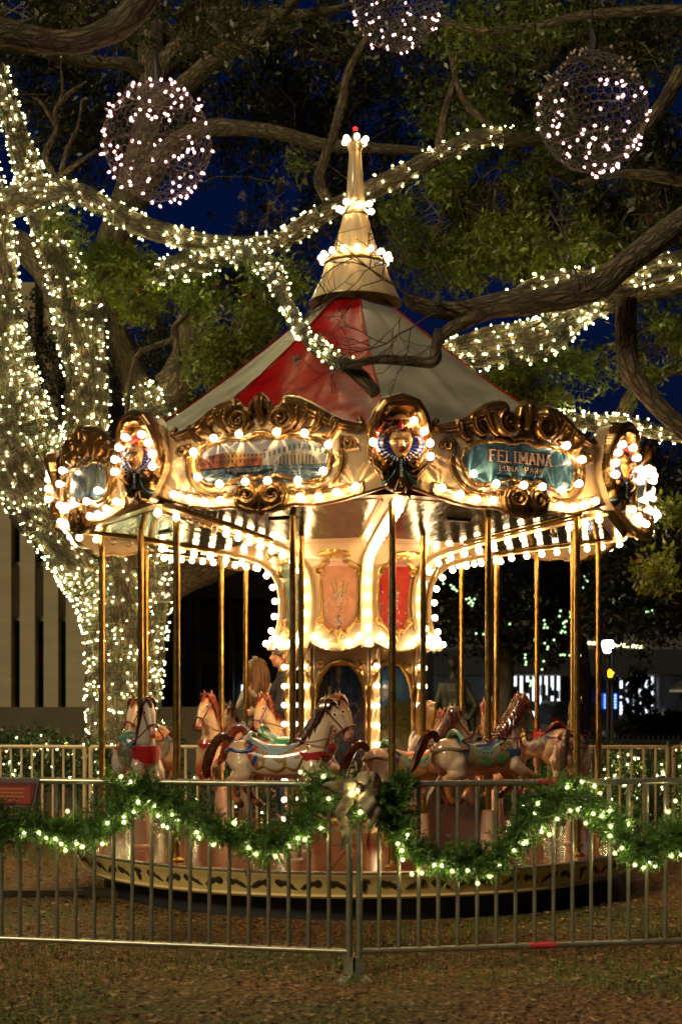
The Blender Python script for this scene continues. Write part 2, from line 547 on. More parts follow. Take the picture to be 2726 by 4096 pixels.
# leaf-like applique on the skirt
orn = [dict(p=[(-.07, -.030), (-.04, -.012), (0, .010), (.035, .026)], r=[.006, .016, .016, .004], h=.008),
       dict(p=spiral(.045, .016, .026, .006, 1.1, 200), r=.010, h=.008)]
orn2 = [dict(p=[(0, -.045), (0, -.01), (0, .03)], r=[.006, .022, .014], h=.009), dict(p=[(-.03, .03), (0, .035), (.03, .03)], r=.012, h=.009)]
def skirt_surf(u, z, h):
    zz = .275 + z
    r = (PF_R - .012 + (zz - (PF_Z - .045)) * .40) + .012 + h - .006
    a = u / PF_R
    return np.stack([r * np.sin(a), -r * np.cos(a), zz], -1)
ORN_M = mat('dark_bronze_applique', (.055, .04, .02), .45, .4)
t_ = relief('ornament', ORN_M, None, (-.09, .09, -.055, .055), .005, orn, skirt_surf, base=.004); me_o1 = t_.data; bpy.data.objects.remove(t_)
t_ = relief('ornament', ORN_M, None, (-.09, .09, -.055, .055), .005, [dict(s, p=[(-x, z) for x, z in s['p']]) for s in orn], skirt_surf, base=.004); me_o2 = t_.data; bpy.data.objects.remove(t_)
t_ = relief('ornament', ORN_M, None, (-.06, .06, -.055, .055), .005, orn2, skirt_surf, base=.004); me_o3 = t_.data; bpy.data.objects.remove(t_)
for k in range(8):
    s_ = link('skirt_panel', me_rim, car, rot=(0, 0, R(45 * k + 3.0)))
    link('edge_strip', me_lip, s_)
    for i in range(10):
        a = -20.2 + i * 4.5
        link('ornament', [me_o1, me_o2][i % 2] if i != 4 else me_o3, s_, rot=(0, 0, R(a)))

# ---- centre column (turned a little against the roof)
CORE = PHI0 + 3.0
def facet(prof_fn, z0, z1, n, u_half_fn, name, m, k, base=0.0):
    pass
def oct_band(prof, name, m, half_frac=1.0, nseg=1, inset=0.0):
    """one of eight flat sides following prof (corner radius, z) upward"""
    b = MB(); vs = []
    for r, z in prof:
        ap = r * math.cos(R(22.5)) - inset; hw = r * math.sin(R(22.5)) * half_frac
        for i in range(nseg + 1):
            vs.append((-hw + 2 * hw * i / nseg, -ap, z))
    m_ = nseg + 1; fs = []
    for j in range(len(prof) - 1):
        for i in range(nseg):
            fs.append((j * m_ + i, j * m_ + i + 1, (j + 1) * m_ + i + 1, (j + 1) * m_ + i))
    b.add(vs, fs)
    return b.mesh(name, m, True, 60)
SH = [(.735, 1.975), (.70, 2.03), (.672, 2.10), (.645, 2.20), (.632, 2.32), (.635, 2.44), (.66, 2.55), (.71, 2.64), (.79, 2.71), (.90, 2.755), (1.05, 2.79)]
CEIL = [(1.05, 2.79), (1.4, 2.848), (1.8, 2.905), (2.36, 2.975)]
SHf = crom(SH, 4)
def sh_r(z): return np.interp(z, [p[1] for p in SH], [p[0] for p in SH])
def shield_surf(off=.0):
    def f(u, z, h):
        r = sh_r(z); ap = r * math.cos(R(22.5))
        return np.stack([u, -(ap + h + off), z], -1)
    return f
def shield_keep(U, Z):
    hw = sh_r(Z) * math.sin(R(22.5)) * .985
    low = 1.955 + .10 * np.clip((np.abs(U) / .27), 0, 1) ** 2
    return (np.abs(U) < hw) & (Z > low)
t_ = relief('shield_panel', CREAM_PALE, None, (-.42, .42, 1.95, 2.79), .012, None, shield_surf(), hf=lambda U, Z: np.zeros(U.shape), keep=shield_keep)
me_shield = t_.data; bpy.data.objects.remove(t_)
def pic_keep(U, Z):
    hw = np.interp(Z, [2.10, 2.13, 2.19, 2.24, 2.52, 2.60, 2.64, 2.67], [.02, .075, .105, .128, .142, .145, .11, .03])
    return np.abs(U) < hw
def flowers(bgc, bgc2, seed, kind):
    g = np.random.default_rng(seed)
    cen = []
    for i in range(90):
        t = g.random()
        z = 2.16 + .34 * t; wdt = .012 + .07 * math.sin(math.pi * min(1, t * 1.05)) ** .8
        cen.append((g.normal(0, wdt * .6), z, g.uniform(.006, .012), g.integers(0, 5)))
    cen += [(0.0, 2.37, .026, 0), (.005, 2.30, .018, 5)]
    pal = [(.75, .62, .55), (.75, .50, .12), (.62, .60, .62), (.20, .28, .50), (.70, .62, .40), (.55, .05, .04)]
    def f(U, Z, H):
        nn = np.sin(U * 37 + 3 * np.sin(Z * 21)) * .5 + .5
        C = np.array(bgc)[None] * (1 - nn[:, None] * .35) + np.array(bgc2)[None] * nn[:, None] * .35
        for x0, sgn in ((-.05, -1), (.055, 1), (-.02, -.3), (.03, .5)):
            d = np.abs(U - x0 * (Z - 2.30) / .16)
            mk = (d < .004) & (Z > 2.38) & (Z < 2.56 - abs(x0))
            C[mk] = (.16, .22, .05)
        mk = (np.abs(U + .01 * np.sin(Z * 60)) < .01) & (Z > 2.13) & (Z < 2.25); C[mk] = (.12, .16, .14)
        for x, z, r, c in cen:
            d = np.hypot(U - x, Z - z); a = np.arctan2(Z - z, U - x)
            mk = d < r * (.75 + .25 * np.cos(a * 5 + x * 90)); C[mk] = pal[c]
            C[d < r * .3] = (.62, .25, .05) if c != 5 else (.8, .6, .3)
        return C
    return f
pics = [((.62, .30, .20), (.75, .42, .25)), ((.50, .030, .025), (.60, .08, .05)), ((.20, .34, .27), (.30, .42, .30)), ((.55, .38, .18), (.6, .45, .2))]
sh_orn = []
for s in ({'p': [(.15, 2.20), (.11, 2.155), (.07, 2.115), (.03, 2.125), (0, 2.085), (0, 2.03)], 'r': [.010, .014, .016, .014, .018, .006], 'h': .02},
          {'p': spiral(.155, 2.205, .03, .008, 1.2, 250), 'r': .010, 'h': .018},
          {'p': spiral(.155, 2.60, .032, .008, 1.3, 60, -1), 'r': .011, 'h': .018},
          {'p': [(.15, 2.632), (.10, 2.66), (.055, 2.672)], 'r': [.016, .014, .006], 'h': .02},
          {'p': [(.150, 2.24), (.160, 2.40), (.162, 2.54)], 'r': .007, 'h': .012},
          {'p': [(0, 2.722), (.03, 2.735), (.06, 2.722), (.10, 2.728), (.13, 2.722)], 'r': [.028, .022, .026, .018, .008], 'h': .02, 'k': .2}):
    sh_orn += mirror(s)
t_ = relief('shield_scrollwork', GOLD_BRIGHT, None, (-.2, .2, 2.0, 2.77), .006, sh_orn, shield_surf(), base=.006)
me_shorn = t_.data; bpy.data.objects.remove(t_)
# column sides below
COLR = .585; CK = COLR / .66
me_col = oct_band([(COLR, PF_Z), (COLR, 2.10)], 'column_side', CREAM)
def col_surf(u, z, h):
    ap = COLR * math.cos(R(22.5))
    return np.stack([u * CK, -(ap + h), z + .12 * np.clip((z - .9) / .6, 0, 1)], -1)
corn = []
for s in ({'p': [(.232, 1.45), (.222, 1.55), (.19, 1.63), (.13, 1.70), (.08, 1.735), (0, 1.745)], 'r': [.012, .022, .024, .020, .018, .030], 'h': .028, 'k': .15},
          {'p': spiral(.175, 1.72, .035, .01, 1.2, 0), 'r': .014, 'h': .026},
          {'p': spiral(.195, 1.635, .028, .008, 1.2, 90), 'r': .011, 'h': .024},
          {'p': [(.236, .62), (.236, 1.0), (.236, 1.45)], 'r': .010, 'h': .018},
          {'p': [(.215, .95), (.19, .88), (.21, .80), (.185, .74), (.21, .66)], 'r': [.01, .018, .012, .018, .01], 'h': .024},
          {'p': [(.22, .60), (.12, .55), (0, .56)], 'r': [.02, .03, .025], 'h': .026, 'k': .15}):
    corn += mirror(s)
t_ = relief('mirror_frame', GOLD_BRIGHT, None, (-.25, .25, .5, 1.8), .008, corn, col_surf, base=.010)
me_cframe = t_.data; bpy.data.objects.remove(t_)
def scene_paint(kind):
    g = np.random.default_rng(31 + kind)
    fl = [(g.uniform(.02, .2), g.uniform(.62, 1.02), g.uniform(.006, .013)) for _ in range(70)]
    def f(U, Z, H):
        n1 = np.array([mnoise.noise((u * 22, z * 22, kind * 3.1)) for u, z in zip(U, Z)])
        n2 = np.array([mnoise.noise((u * 60, z * 60, 5.0)) for u, z in zip(U, Z)])
        C = np.zeros((len(U), 3))
        if kind == 0:                                   # evening garden with an iron gate
            C[:] = np.array((.012, .022, .050)) * (1 + .5 * n1[:, None])
            C[(U < -.12)] = (.03, .032, .026)
            mk = (np.abs(U + .10) < .012) & (Z < 1.55); C[mk] = (.20, .17, .09)
            gx = ((U + .4) % .062); mk = (gx < .006) & (U > -.09); C[mk] = (.045, .04, .03)
            arch = 1.42 - 1.4 * np.clip(np.abs(U - .06) - .08, 0, 1) ** 1.0 * .8
            mk = (np.abs(Z - arch) < .007) & (U > -.09) & (U < .19); C[mk] = (.12, .10, .07)
            mk = (U > .19) & (Z > .9); C[mk] = (.02, .022, .05)
            mk = (Z < 1.0 + .10 * n1) & (U > -.02); C[mk] = np.array((.03, .035, .014)) * (1 + n2[mk][:, None])
            for x, z, r in fl:
                d = np.hypot(U - x, Z - z); a = np.arctan2(Z - z, U - x)
                C[d < r * (.6 + .4 * np.cos(a * 5))] = (.42, .36, .28)
        else:                                           # meadow, hedge and summer sky
            C[:] = np.array((.05, .15, .30)) * (1 + .3 * n1[:, None])
            mk = (np.hypot((U + .12) / .12, (Z - 1.50) / .055) + .5 * n1) < 1; C[mk] = (.34, .40, .46)
            hill = 1.44 - 1.1 * np.clip(-.02 - U, 0, .3) + .05 * n1
            mk = (Z < hill); C[mk] = np.array((.085, .085, .028)) * (1 + 1.1 * n2[mk][:, None])
            mk = (Z < 1.06 + .02 * n1); C[mk] = np.array((.28, .20, .06)) * (1 + .6 * n2[mk][:, None])
            mk = (Z < .8 + .05 * n1); C[mk] = np.array((.10, .10, .03)) * (1 + .6 * n2[mk][:, None])
        return np.clip(C, .004, 1)
    return f
def mir_keep(U, Z): return (np.abs(U) < .234) & (Z > .56) & (Z < 1.75 - 1.6 * np.clip(np.abs(U) - .10, 0, 1) ** 1.1)
mir_me = []
for kd in (0, 1):
    t_ = relief('painted_view', attr_mat('glazed_picture', .12, 0, .8, var=.1), None, (-.235, .235, .55, 1.76), .011, None, col_surf, base=.004, hf=lambda U, Z: np.zeros(U.shape), keep=mir_keep, paint=scene_paint(kd))
    mir_me.append(t_.data); bpy.data.objects.remove(t_)
t_ = relief('mirror', mat('old_mirror', (.62, .6, .55), .06, 1.0, var=.25, vscale=3), None, (-.235, .235, .55, 1.76), .03, None, col_surf, base=.004, hf=lambda U, Z: np.zeros(U.shape), keep=mir_keep)
mir_me.append(t_.data); bpy.data.objects.remove(t_)
b = MB(); b.box((0, 0, 1.17), (.075, .03, 1.62)); b.box((-.034, -.012, 1.17), (.012, .02, 1.60)); b.box((.034, -.012, 1.17), (.012, .02, 1.60))
me_strip = b.mesh('light_strip', CREAM, False)
b = MB(); b.box((0, 0, .42), (.44, .05, .10)); me_plinth = b.mesh('plinth', mat('plinth_wood', (.36, .20, .09), .4, 0, .3, var=.2), False)
for k in range(8):
    a = CORE + 22.5 + 45 * k
    fr = abs((a + 180) % 360 - 180) < 100
    c_ = link('column_side', me_col, car, rot=(0, 0, R(a)))
    link('mirror_frame', me_cframe, c_)
    kind = {7: 0, 0: 1}.get(k, 2)
    link({0: 'painted_view', 1: 'painted_view', 2: 'mirror'}[kind], mir_me[kind], c_)
    link('plinth', me_plinth, c_, (0, -COLR * math.cos(R(22.5)) - .02, 0))
    # strip of bulbs beside each corner, on the next side
    so_ = 6.0 if k not in (7,) else -7.0
    s_ = link('light_strip', me_strip, car, rad(a - 22.5 + so_, COLR - .018, 0), (0, 0, R(a - 22.5 + so_ * 1.7)))
    for i in range(9):
        put_bulb(s_, (0, -.016, .55 + i * .16), (0, -1, 0), 'star' if fr else 'lit', scale=.85, dim=True)
    sp = link('shield_panel', me_shield, car, rot=(0, 0, R(a)))
    link('shield_scrollwork', me_shorn, sp)
    bc, bc2 = pics[{7: 0, 0: 1, 6: 2, 1: 3}.get(k, k % 4)]
    relief('flower_picture', PAINTED, sp, (-.15, .15, 2.09, 2.68), .0055, None, shield_surf(), base=.004, hf=lambda U, Z: np.zeros(U.shape), keep=pic_keep, paint=flowers(bc, bc2, k, 0))
    for u, z in ((-.185, 2.075), (-.10, 2.025), (.10, 2.025), (.185, 2.075)):
        put_bulb(sp, (u, -(sh_r(z) * math.cos(R(22.5)) + .002), z), (0, -1, -.1), 'star' if fr else 'lit', dim=True)

# ---- ceiling, one bay between two ribs
me_bay = oct_band(CEIL, 'ceiling_bay', CREAM, nseg=4)
SILV = mat('tarnished_silver_panel', (.13, .15, .15), .14, .8, var=.5, vscale=9, bump=.45, bscale=7, stretch=(1, .35, 1))
def ceil_z(y): return np.interp(y, [p[0] * math.cos(R(22.5)) for p in CEIL], [p[1] for p in CEIL])
def ceil_patch(y0, y1, f0, f1, off, name, m):
    b = MB(); vs = []
    ys = np.linspace(y0, y1, 8)
    for y in ys:
        hw = y * math.tan(R(22.5)) * np.interp(y, (y0, y1), (f0, f1))
        for x in np.linspace(-hw, hw, 5): vs.append((x, -y, float(ceil_z(y)) - off))
    fs = [(j * 5 + i, (j + 1) * 5 + i, (j + 1) * 5 + i + 1, j * 5 + i + 1)[::-1] for j in range(7) for i in range(4)]
    b.add(vs, fs); return b.mesh(name, m, True, 180)
me_silver = ceil_patch(1.12, 2.10, .74, .86, .006, 'silver_panel', SILV)
me_beadp = []
for s in (-1, 1):
    b = MB(); b.tube([(s * 1.12 * .4142 * .78, -1.12, ceil_z(1.12) - .012), (s * 2.1 * .4142 * .89, -2.1, ceil_z(2.1) - .012)], .012, 6)
    me_beadp.append(b.mesh('gold_bead', GOLD_BRIGHT))
b = MB(); b.tube([(-.19, -1.70, ceil_z(1.70) - .012), (.02, -1.70, ceil_z(1.70) - .012)], [.028, .028], 8, squash=(1, .3)); me_slot = b.mesh('pole_slot', BLACK)
ribpath = [(r, z) for r, z in SHf] + [tuple(p) for p in crom(CEIL, 4)[1:]]
def rib_mesh():
    b = MB(); vs = []; n = len(ribpath)
    for i, (r, z) in enumerate(ribpath):
        r0, z0 = ribpath[max(i - 1, 0)]; r1, z1 = ribpath[min(i + 1, n - 1)]
        tr, tz = r1 - r0, z1 - z0; L = math.hypot(tr, tz); nr, nz = tz / L, -tr / L
        for u, h in ((-.052, -.01), (-.046, .022), (-.030, .026), (-.028, .012), (.028, .012), (.030, .026), (.046, .022), (.052, -.01)):
            vs.append((u, -(r + nr * h), z + nz * h))
    fs = [(j * 8 + i, j * 8 + i + 1, (j + 1) * 8 + i + 1, (j + 1) * 8 + i) for j in range(n - 1) for i in range(7)]
    b.add(vs, fs); return b.mesh('ceiling_rib', CREAM_PALE, True, 40)
me_rib = rib_mesh()
RA = np.array(ribpath); seg = np.hypot(*np.diff(RA, axis=0).T); cum = np.r_[0, np.cumsum(seg)]
for k in range(8):
    a = PHI0 + 22.5 + 45 * k
    bay = link('ceiling_bay', me_bay, car, rot=(0, 0, R(a)))
    link('silver_panel', me_silver, bay); link('gold_bead', me_beadp[0], bay); link('gold_bead', me_beadp[1], bay); link('pole_slot', me_slot, bay)
    rib = link('ceiling_rib', me_rib, car, rot=(0, 0, R(PHI0 + 1.2 + 45 * k)))
    for i, s in enumerate(np.arange(.03, cum[-1] - .05, .137)):
        j = min(np.searchsorted(cum, s), len(RA) - 1); r = np.interp(s, cum, RA[:, 0]); z = np.interp(s, cum, RA[:, 1])
        t = RA[min(j + 1, len(RA) - 1)] - RA[max(j - 1, 0)]; L = math.hypot(*t)
        nrm = (0, -t[1] / L, -t[0] / L)
        put_bulb(rib, (0, -r + nrm[1] * .012, z + nrm[2] * .012), nrm, 'off' if (k in (6, 7) and i in (13, 14, 15)) or (k == 1 and i == 14) else 'lit', scale=.92)
# ---- rounding boards (curved, eight of them)
HALF = RB * R(22.5)
def bot_edge(u):
    a = abs(u)
    return float(np.interp(a, [0, .17, .20, .27, .40, .55, .70, .95], [2.852, 2.872, 2.895, 2.895, 2.893, 2.918, 2.962, 3.04]))
def top_edge(u):
    a = abs(u)
    return float(np.interp(a, [0, .04, .08, .15, .25, .35, .5, .58, .68, .95], [3.64, 3.62, 3.575, 3.60, 3.585, 3.55, 3.475, 3.44, 3.46, 3.475]))
def board_mesh():
    b = MB(); us = np.linspace(-HALF, HALF, 61); nz = 10; vs = []
    for u in us:
        z0, z1 = bot_edge(u), top_edge(u)
        for j in range(nz + 1):
            z = z0 + (z1 - z0) * j / nz; a = u / RB
            vs.append((RB * math.sin(a), -RB * math.cos(a), z))
    m_ = nz + 1
    fs = [(i * m_ + j, (i + 1) * m_ + j, (i + 1) * m_ + j + 1, i * m_ + j + 1) for i in range(60) for j in range(nz)]
    b.add(vs, fs); me = b.mesh('cornice_board', CREAM, True, 180)
    b = MB(); vs = []
    for u in us:
        for z, r in ((bot_edge(u) - .004, RB + .008), (bot_edge(u) + .012, RB + .012), (bot_edge(u) + .012, RB - .045), (bot_edge(u) - .004, RB - .045)):
            a = u / RB; vs.append((r * math.sin(a), -r * math.cos(a), z))
    fs = [(i * 4 + j, (i + 1) * 4 + j, (i + 1) * 4 + (j + 1) % 4, i * 4 + (j + 1) % 4) for i in range(60) for j in range(4)]
    b.add(vs, fs); me2 = b.mesh('lower_trim', GOLD)
    b = MB(); vs = []; ri = RB - .03
    for u in us:
        z0, z1 = bot_edge(u), top_edge(u)
        for j in range(nz + 1):
            z = z0 + (z1 - z0) * j / nz; a = u / RB
            vs.append((ri * math.sin(a), -ri * math.cos(a), z))
    fs = [(i * m_ + j, i * m_ + j + 1, (i + 1) * m_ + j + 1, (i + 1) * m_ + j) for i in range(60) for j in range(nz)]
    b.add(vs, fs); me3 = b.mesh('board_back', BOARD_BACK, True, 180)
    return me, me2, me3
me_board, me_btrim, me_bback = board_mesh()
crest = []
arm = [(.685, 3.475), (.70, 3.445), (.665, 3.425), (.60, 3.435), (.52, 3.455), (.44, 3.495), (.36, 3.54), (.28, 3.575), (.20, 3.59)]
arm_s = [tuple(p) for p in crom(arm, 5)]
crest += mirror(dict(p=arm_s, r=list(np.linspace(.020, .062, len(arm_s))), h=list(np.linspace(.03, .075, len(arm_s))), k=.12))
vol = spiral(.150, 3.492, .098, .018, 1.9, 70, -1, 60)
crest += mirror(dict(p=vol, r=list(np.linspace(.034, .012, 61)), h=list(np.linspace(.085, .075, 61)), k=.10))
crest += mirror(dict(p=[(.150, 3.492), (.151, 3.492)], r=.026, h=.07))
for lob in ([(.33, 3.55), (.30, 3.48), (.255, 3.42), (.225, 3.405)], [(.42, 3.50), (.40, 3.44), (.355, 3.405), (.31, 3.41)], [(.52, 3.46), (.505, 3.41), (.47, 3.37), (.44, 3.37)], [(.27, 3.56), (.265, 3.50), (.255, 3.45), (.24, 3.42)]):
    l_ = [tuple(p) for p in crom(lob, 4)]
    crest += mirror(dict(p=l_, r=list(np.linspace(.040, .012, len(l_))), h=list(np.linspace(.075, .03, len(l_))), k=.16))
crest += [dict(p=[(0, 3.655), (0, 3.62), (0, 3.56), (0, 3.47)], r=[.024, .048, .034, .022], h=[.06, .085, .085, .06], k=.12)]
crest += mirror(dict(p=[(.02, 3.645), (.055, 3.60), (.07, 3.545)], r=[.02, .026, .02], h=.06))
cyl = on_cyl(RB)
t_ = relief('crest', GOLD, None, (-.76, .76, 3.34, 3.69), .0065, crest, cyl, base=.004); me_crest = t_.data; bpy.data.objects.remove(t_)
low = []
vol = spiral(.088, 2.972, .082, .016, 1.8, 95, 1, 50)
low += mirror(dict(p=vol, r=list(np.linspace(.036, .012, 51)), h=list(np.linspace(.075, .065, 51)), k=.10))
low += mirror(dict(p=[(.10, 3.045), (.145, 3.03), (.17, 2.97), (.15, 2.90), (.09, 2.873), (.03, 2.862)], r=[.02, .03, .034, .034, .026, .016], h=.06, k=.14))
low += [dict(p=[(0, 3.02), (0, 2.95), (0, 2.85)], r=[.020, .016, .024], h=[.05, .05, .045])]
t_ = relief('lower_scroll', GOLD, None, (-.23, .23, 2.83, 3.08), .0065, low, cyl, base=.004); me_low = t_.data; bpy.data.objects.remove(t_)
frm = []
frm += mirror(dict(p=spiral(.612, 3.312, .045, .010, 1.4, -20, 1, 30), r=.014, h=.04))
side = [(.565, 3.345), (.560, 3.28), (.570, 3.20), (.545, 3.11), (.480, 3.035), (.40, 2.995), (.30, 2.985), (.20, 3.00)]
frm += mirror(dict(p=[tuple(p) for p in crom(side, 4)], r=.022, h=.034, k=.35))
ins = [(.462, 3.10), (.485, 3.18), (.487, 3.24), (.450, 3.31), (.38, 3.345), (.30, 3.36), (.20, 3.372), (.10, 3.362), (0, 3.385)]
i_ = [tuple(p) for p in crom(ins, 5)]
frm += mirror(dict(p=i_, r=[.012 + .008 * abs(math.sin(j * .9)) for j in range(len(i_))], h=.026, k=.2))
ins = [(.462, 3.10), (.40, 3.065), (.30, 3.055), (.18, 3.085), (.11, 3.105), (.05, 3.085), (0, 3.10)]
i_ = [tuple(p) for p in crom(ins, 5)]
frm += mirror(dict(p=i_, r=[.010 + .007 * abs(math.sin(j * .8)) for j in range(len(i_))], h=.026, k=.2))
frm += mirror(dict(p=[(.0, 3.40), (.03, 3.405), (.055, 3.395)], r=[.026, .018, .016], h=.03))
lr = [(.225, 3.0), (.30, 2.975), (.42, 2.978), (.55, 3.008), (.70, 3.045)]
frm += mirror(dict(p=[tuple(p) for p in crom(lr, 4)], r=.008, h=.016))
frm += mirror(dict(p=[(.70, 3.045), (.712, 3.0), (.70, 2.97)], r=.008, h=.016))
t_ = relief('picture_frame', mat('antique_gold', (.40, .225, .075), .30, .75, .2, var=.35, vscale=12), None, (-.74, .74, 2.93, 3.43), .0055, frm, cyl, base=.003); me_frame = t_.data; bpy.data.objects.remove(t_)
def pk(U, Z):
    hw = np.interp(Z, [3.05, 3.07, 3.11, 3.20, 3.27, 3.32, 3.355, 3.375], [.36, .42, .462, .482, .478, .44, .36, .10])
    return np.abs(U) < hw
def wob(U, Z, f, s=0.): return np.array([mnoise.noise((u * f, z * f, s)) for u, z in zip(U, Z)])
def venice(U, Z, H):
    n = wob(U, Z, 18); n2 = wob(U, Z, 7, 2.); n3 = wob(U, Z * 4, 26, 4.)
    C = np.tile((.50, .50, .50), (len(U), 1)) * (1 + .25 * n2[:, None])
    # far arcade and town
    roof = np.interp(U, [-.47, -.30, -.29, -.12, -.115, .02, .02, .18, .30, .40, .48], [3.262, 3.275, 3.278, 3.275, 3.262, 3.262, 3.288, 3.29, 3.34, 3.30, 3.25])
    b1 = (Z < roof) & (Z > 3.18)
    C[b1 & (U < -.28)] = (.30, .10, .05); C[b1 & (U >= -.28) & (U < -.13)] = (.42, .20, .07); C[b1 & (U >= -.13) & (U < .01)] = (.36, .11, .05)
    C[b1 & (U >= .01)] = (.34, .32, .28)
    C[b1 & (Z > roof - .012)] = (.20, .06, .04)
    top = b1 & (U > -.28) & (U < .01) & (Z > 3.232); C[top] = (.46, .28, .10)
    for row, zz in ((0, 3.252), (1, 3.215)):
        wx = (U + .5) % .030; wn = b1 & (np.abs(Z - zz) < .010) & (wx > .010) & (wx < .021) & (U < .2); C[wn] = (.08, .06, .05)
    # bridge
    deck = 3.335 - .30 * np.abs(U - .27) ** 1.15
    br = (Z < deck) & (Z > deck - .10) & (U > .02) & (U < .47); C[br] = (.36, .38, .36)
    rail = br & (Z > deck - .05); ax = (U + .5) % .036; C[rail & (ax > .012) & (ax < .026) & (Z < deck - .014)] = (.10, .12, .13)
    arch = ((U - .25) / .15) ** 2 + ((Z - 3.175) / .085) ** 2 < 1; C[arch & (Z > 3.17)] = (.30, .27, .2)
    ar = arch & (Z > 3.18) & (Z < 3.24); ax = (U + .5) % .026; C[ar & (ax > .008) & (ax < .018)] = (.07, .06, .06)
    # water
    wt = Z < 3.178 + .004 * n; C[wt] = (np.array((.10, .155, .19))[None] * (1 + 1.0 * n3[wt][:, None]))
    C[wt & (n3 > .35)] = (.26, .32, .34)
    C[wt & (Z > 3.165) & (U < .0)] = (.045, .04, .04)
    # gondola and its oarsman
    hull = 3.128 + .35 * (U + .10) ** 2 * 1.6
    g_ = (U > -.27) & (U < .08) & (Z < hull + .008) & (Z > hull - .008 - .02 * np.clip(1 - ((U + .1) / .17) ** 2, 0, 1)); C[g_] = (.02, .022, .025)
    C[(np.abs(U + .262) < .005) & (Z > 3.12) & (Z < 3.165)] = (.03, .03, .03)
    man = (np.abs(U + .19) < .010) & (Z > 3.12) & (Z < 3.20); C[man] = (.12, .05, .05)
    oar = np.abs((Z - 3.185) + .62 * (U + .18)) < .004; C[oar & (U > -.19) & (U < -.06)] = (.16, .06, .04)
    return np.clip(C * .5, .008, 1)
def teal(U, Z, H):
    n = wob(U, Z, 5, 7.); n2 = wob(U, Z, 16, 3.)
    C = np.tile((.065, .145, .185), (len(U), 1)) * (1 + .25 * n[:, None] + .1 * n2[:, None])
    t = np.clip((Z - 3.06) / .3, 0, 1)[:, None]
    C = C * (1 - .30 * t) + np.array((.06, .22, .40)) * .30 * t
    C[(np.hypot((U + .37) / .02, (Z - 3.31) / .02) < 1)] = (.10, .30, .65)
    return np.clip(C, .01, 1)
def misty(U, Z, H):
    n = wob(U, Z, 6, 9.); n2 = wob(U * 3, Z, 14, 3.)
    C = np.tile((.10, .13, .13), (len(U), 1)) * (1 + .6 * n[:, None] + .6 * n2[:, None])
    C[(Z < 3.16 + .03 * n)] = (.10, .17, .24)
    return np.clip(C, .01, 1)
pic_me = {}
for nm, fn in (('venice', venice), ('teal', teal), ('misty', misty)):
    t_ = relief('picture', attr_mat('lacquered_picture', .22, 0, .6, var=.08), None, (-.49, .49, 3.05, 3.38), .0045, None, cyl, base=.004, hf=lambda U, Z: np.zeros(U.shape), keep=pk, paint=fn)
    pic_me[nm] = t_.data; bpy.data.objects.remove(t_)

# ---- lettering
GLY = {'F': [(0, 0, 0, 1), (0, 1, .8, 1), (0, .53, .6, .53)], 'E': [(0, 0, 0, 1), (0, 1, .8, 1), (0, .53, .6, .53), (0, 0, .8, 0)], 'L': [(0, 0, 0, 1), (0, 0, .66, 0)], 'I': [(.2, 0, .2, 1)],
       'M': [(0, 0, 0, 1), (1.1, 0, 1.1, 1), (0, 1, .55, .25), (1.1, 1, .55, .25)], 'A': [(0, 0, .45, 1), (.9, 0, .45, 1), (.2, .36, .7, .36)], 'N': [(0, 0, 0, 1), (.85, 0, .85, 1), (0, 1, .85, 0)],
       'U': [(0, .12, 0, 1), (.8, .12, .8, 1), (0, .06, .8, .06)], 'P': [(0, 0, 0, 1), (0, 1, .65, 1), (0, .48, .65, .48), (.7, .52, .7, .96)], 'R': [(0, 0, 0, 1), (0, 1, .65, 1), (0, .48, .65, .48), (.7, .52, .7, .96), (.3, .48, .8, 0)],
       'K': [(0, 0, 0, 1), (0, .42, .75, 1), (.25, .6, .8, 0)]}
WID = {'I': .4, 'L': .62, 'F': .7, 'E': .75, 'M': 1.1, 'A': .9, 'N': .85}
def slab_word(word, u0, u1, z0, z1, th, m, parent, name, grow=0.0, lift=.0):
    tot = sum(WID.get(c, .8) for c in word) + .42 * (len(word) - 1)
    sx = (u1 - u0) / tot; sz = z1 - z0; b = MB(); x = 0; lay = 0
    for c in word:
        for (xa, za, xb, zb) in GLY[c]:
            A = np.array((u0 + (x + xa) * sx, z0 + za * sz)); B = np.array((u0 + (x + xb) * sx, z0 + zb * sz))
            horiz = abs(B[1] - A[1]) < 1e-6; tt = (th * .62 if horiz else th) / 2 + grow
            d = (B - A) / np.linalg.norm(B - A); nn = np.array((-d[1], d[0])); e = d * (grow + (0 if not horiz else .0))
            quads = [[A - nn * tt - e, B - nn * tt + e, B + nn * tt + e, A + nn * tt - e]]
            if not horiz:
                for Q in (A, B):
                    w_ = th * 1.05 + grow; h_ = th * .16 + grow
                    quads.append([Q + (-w_, -h_), Q + (w_, -h_), Q + (w_, h_), Q + (-w_, h_)])
            for q in quads:
                lay += 1; r = RB + .008 + lift + (lay % 7) * .00025
                vs = [(r * math.sin(p[0] / RB), -r * math.cos(p[0] / RB), p[1]) for p in q]
                b.add(vs, [(0, 1, 2, 3)])
        x += WID.get(c, .8) + .42
    return b.build(name, m, parent, False)
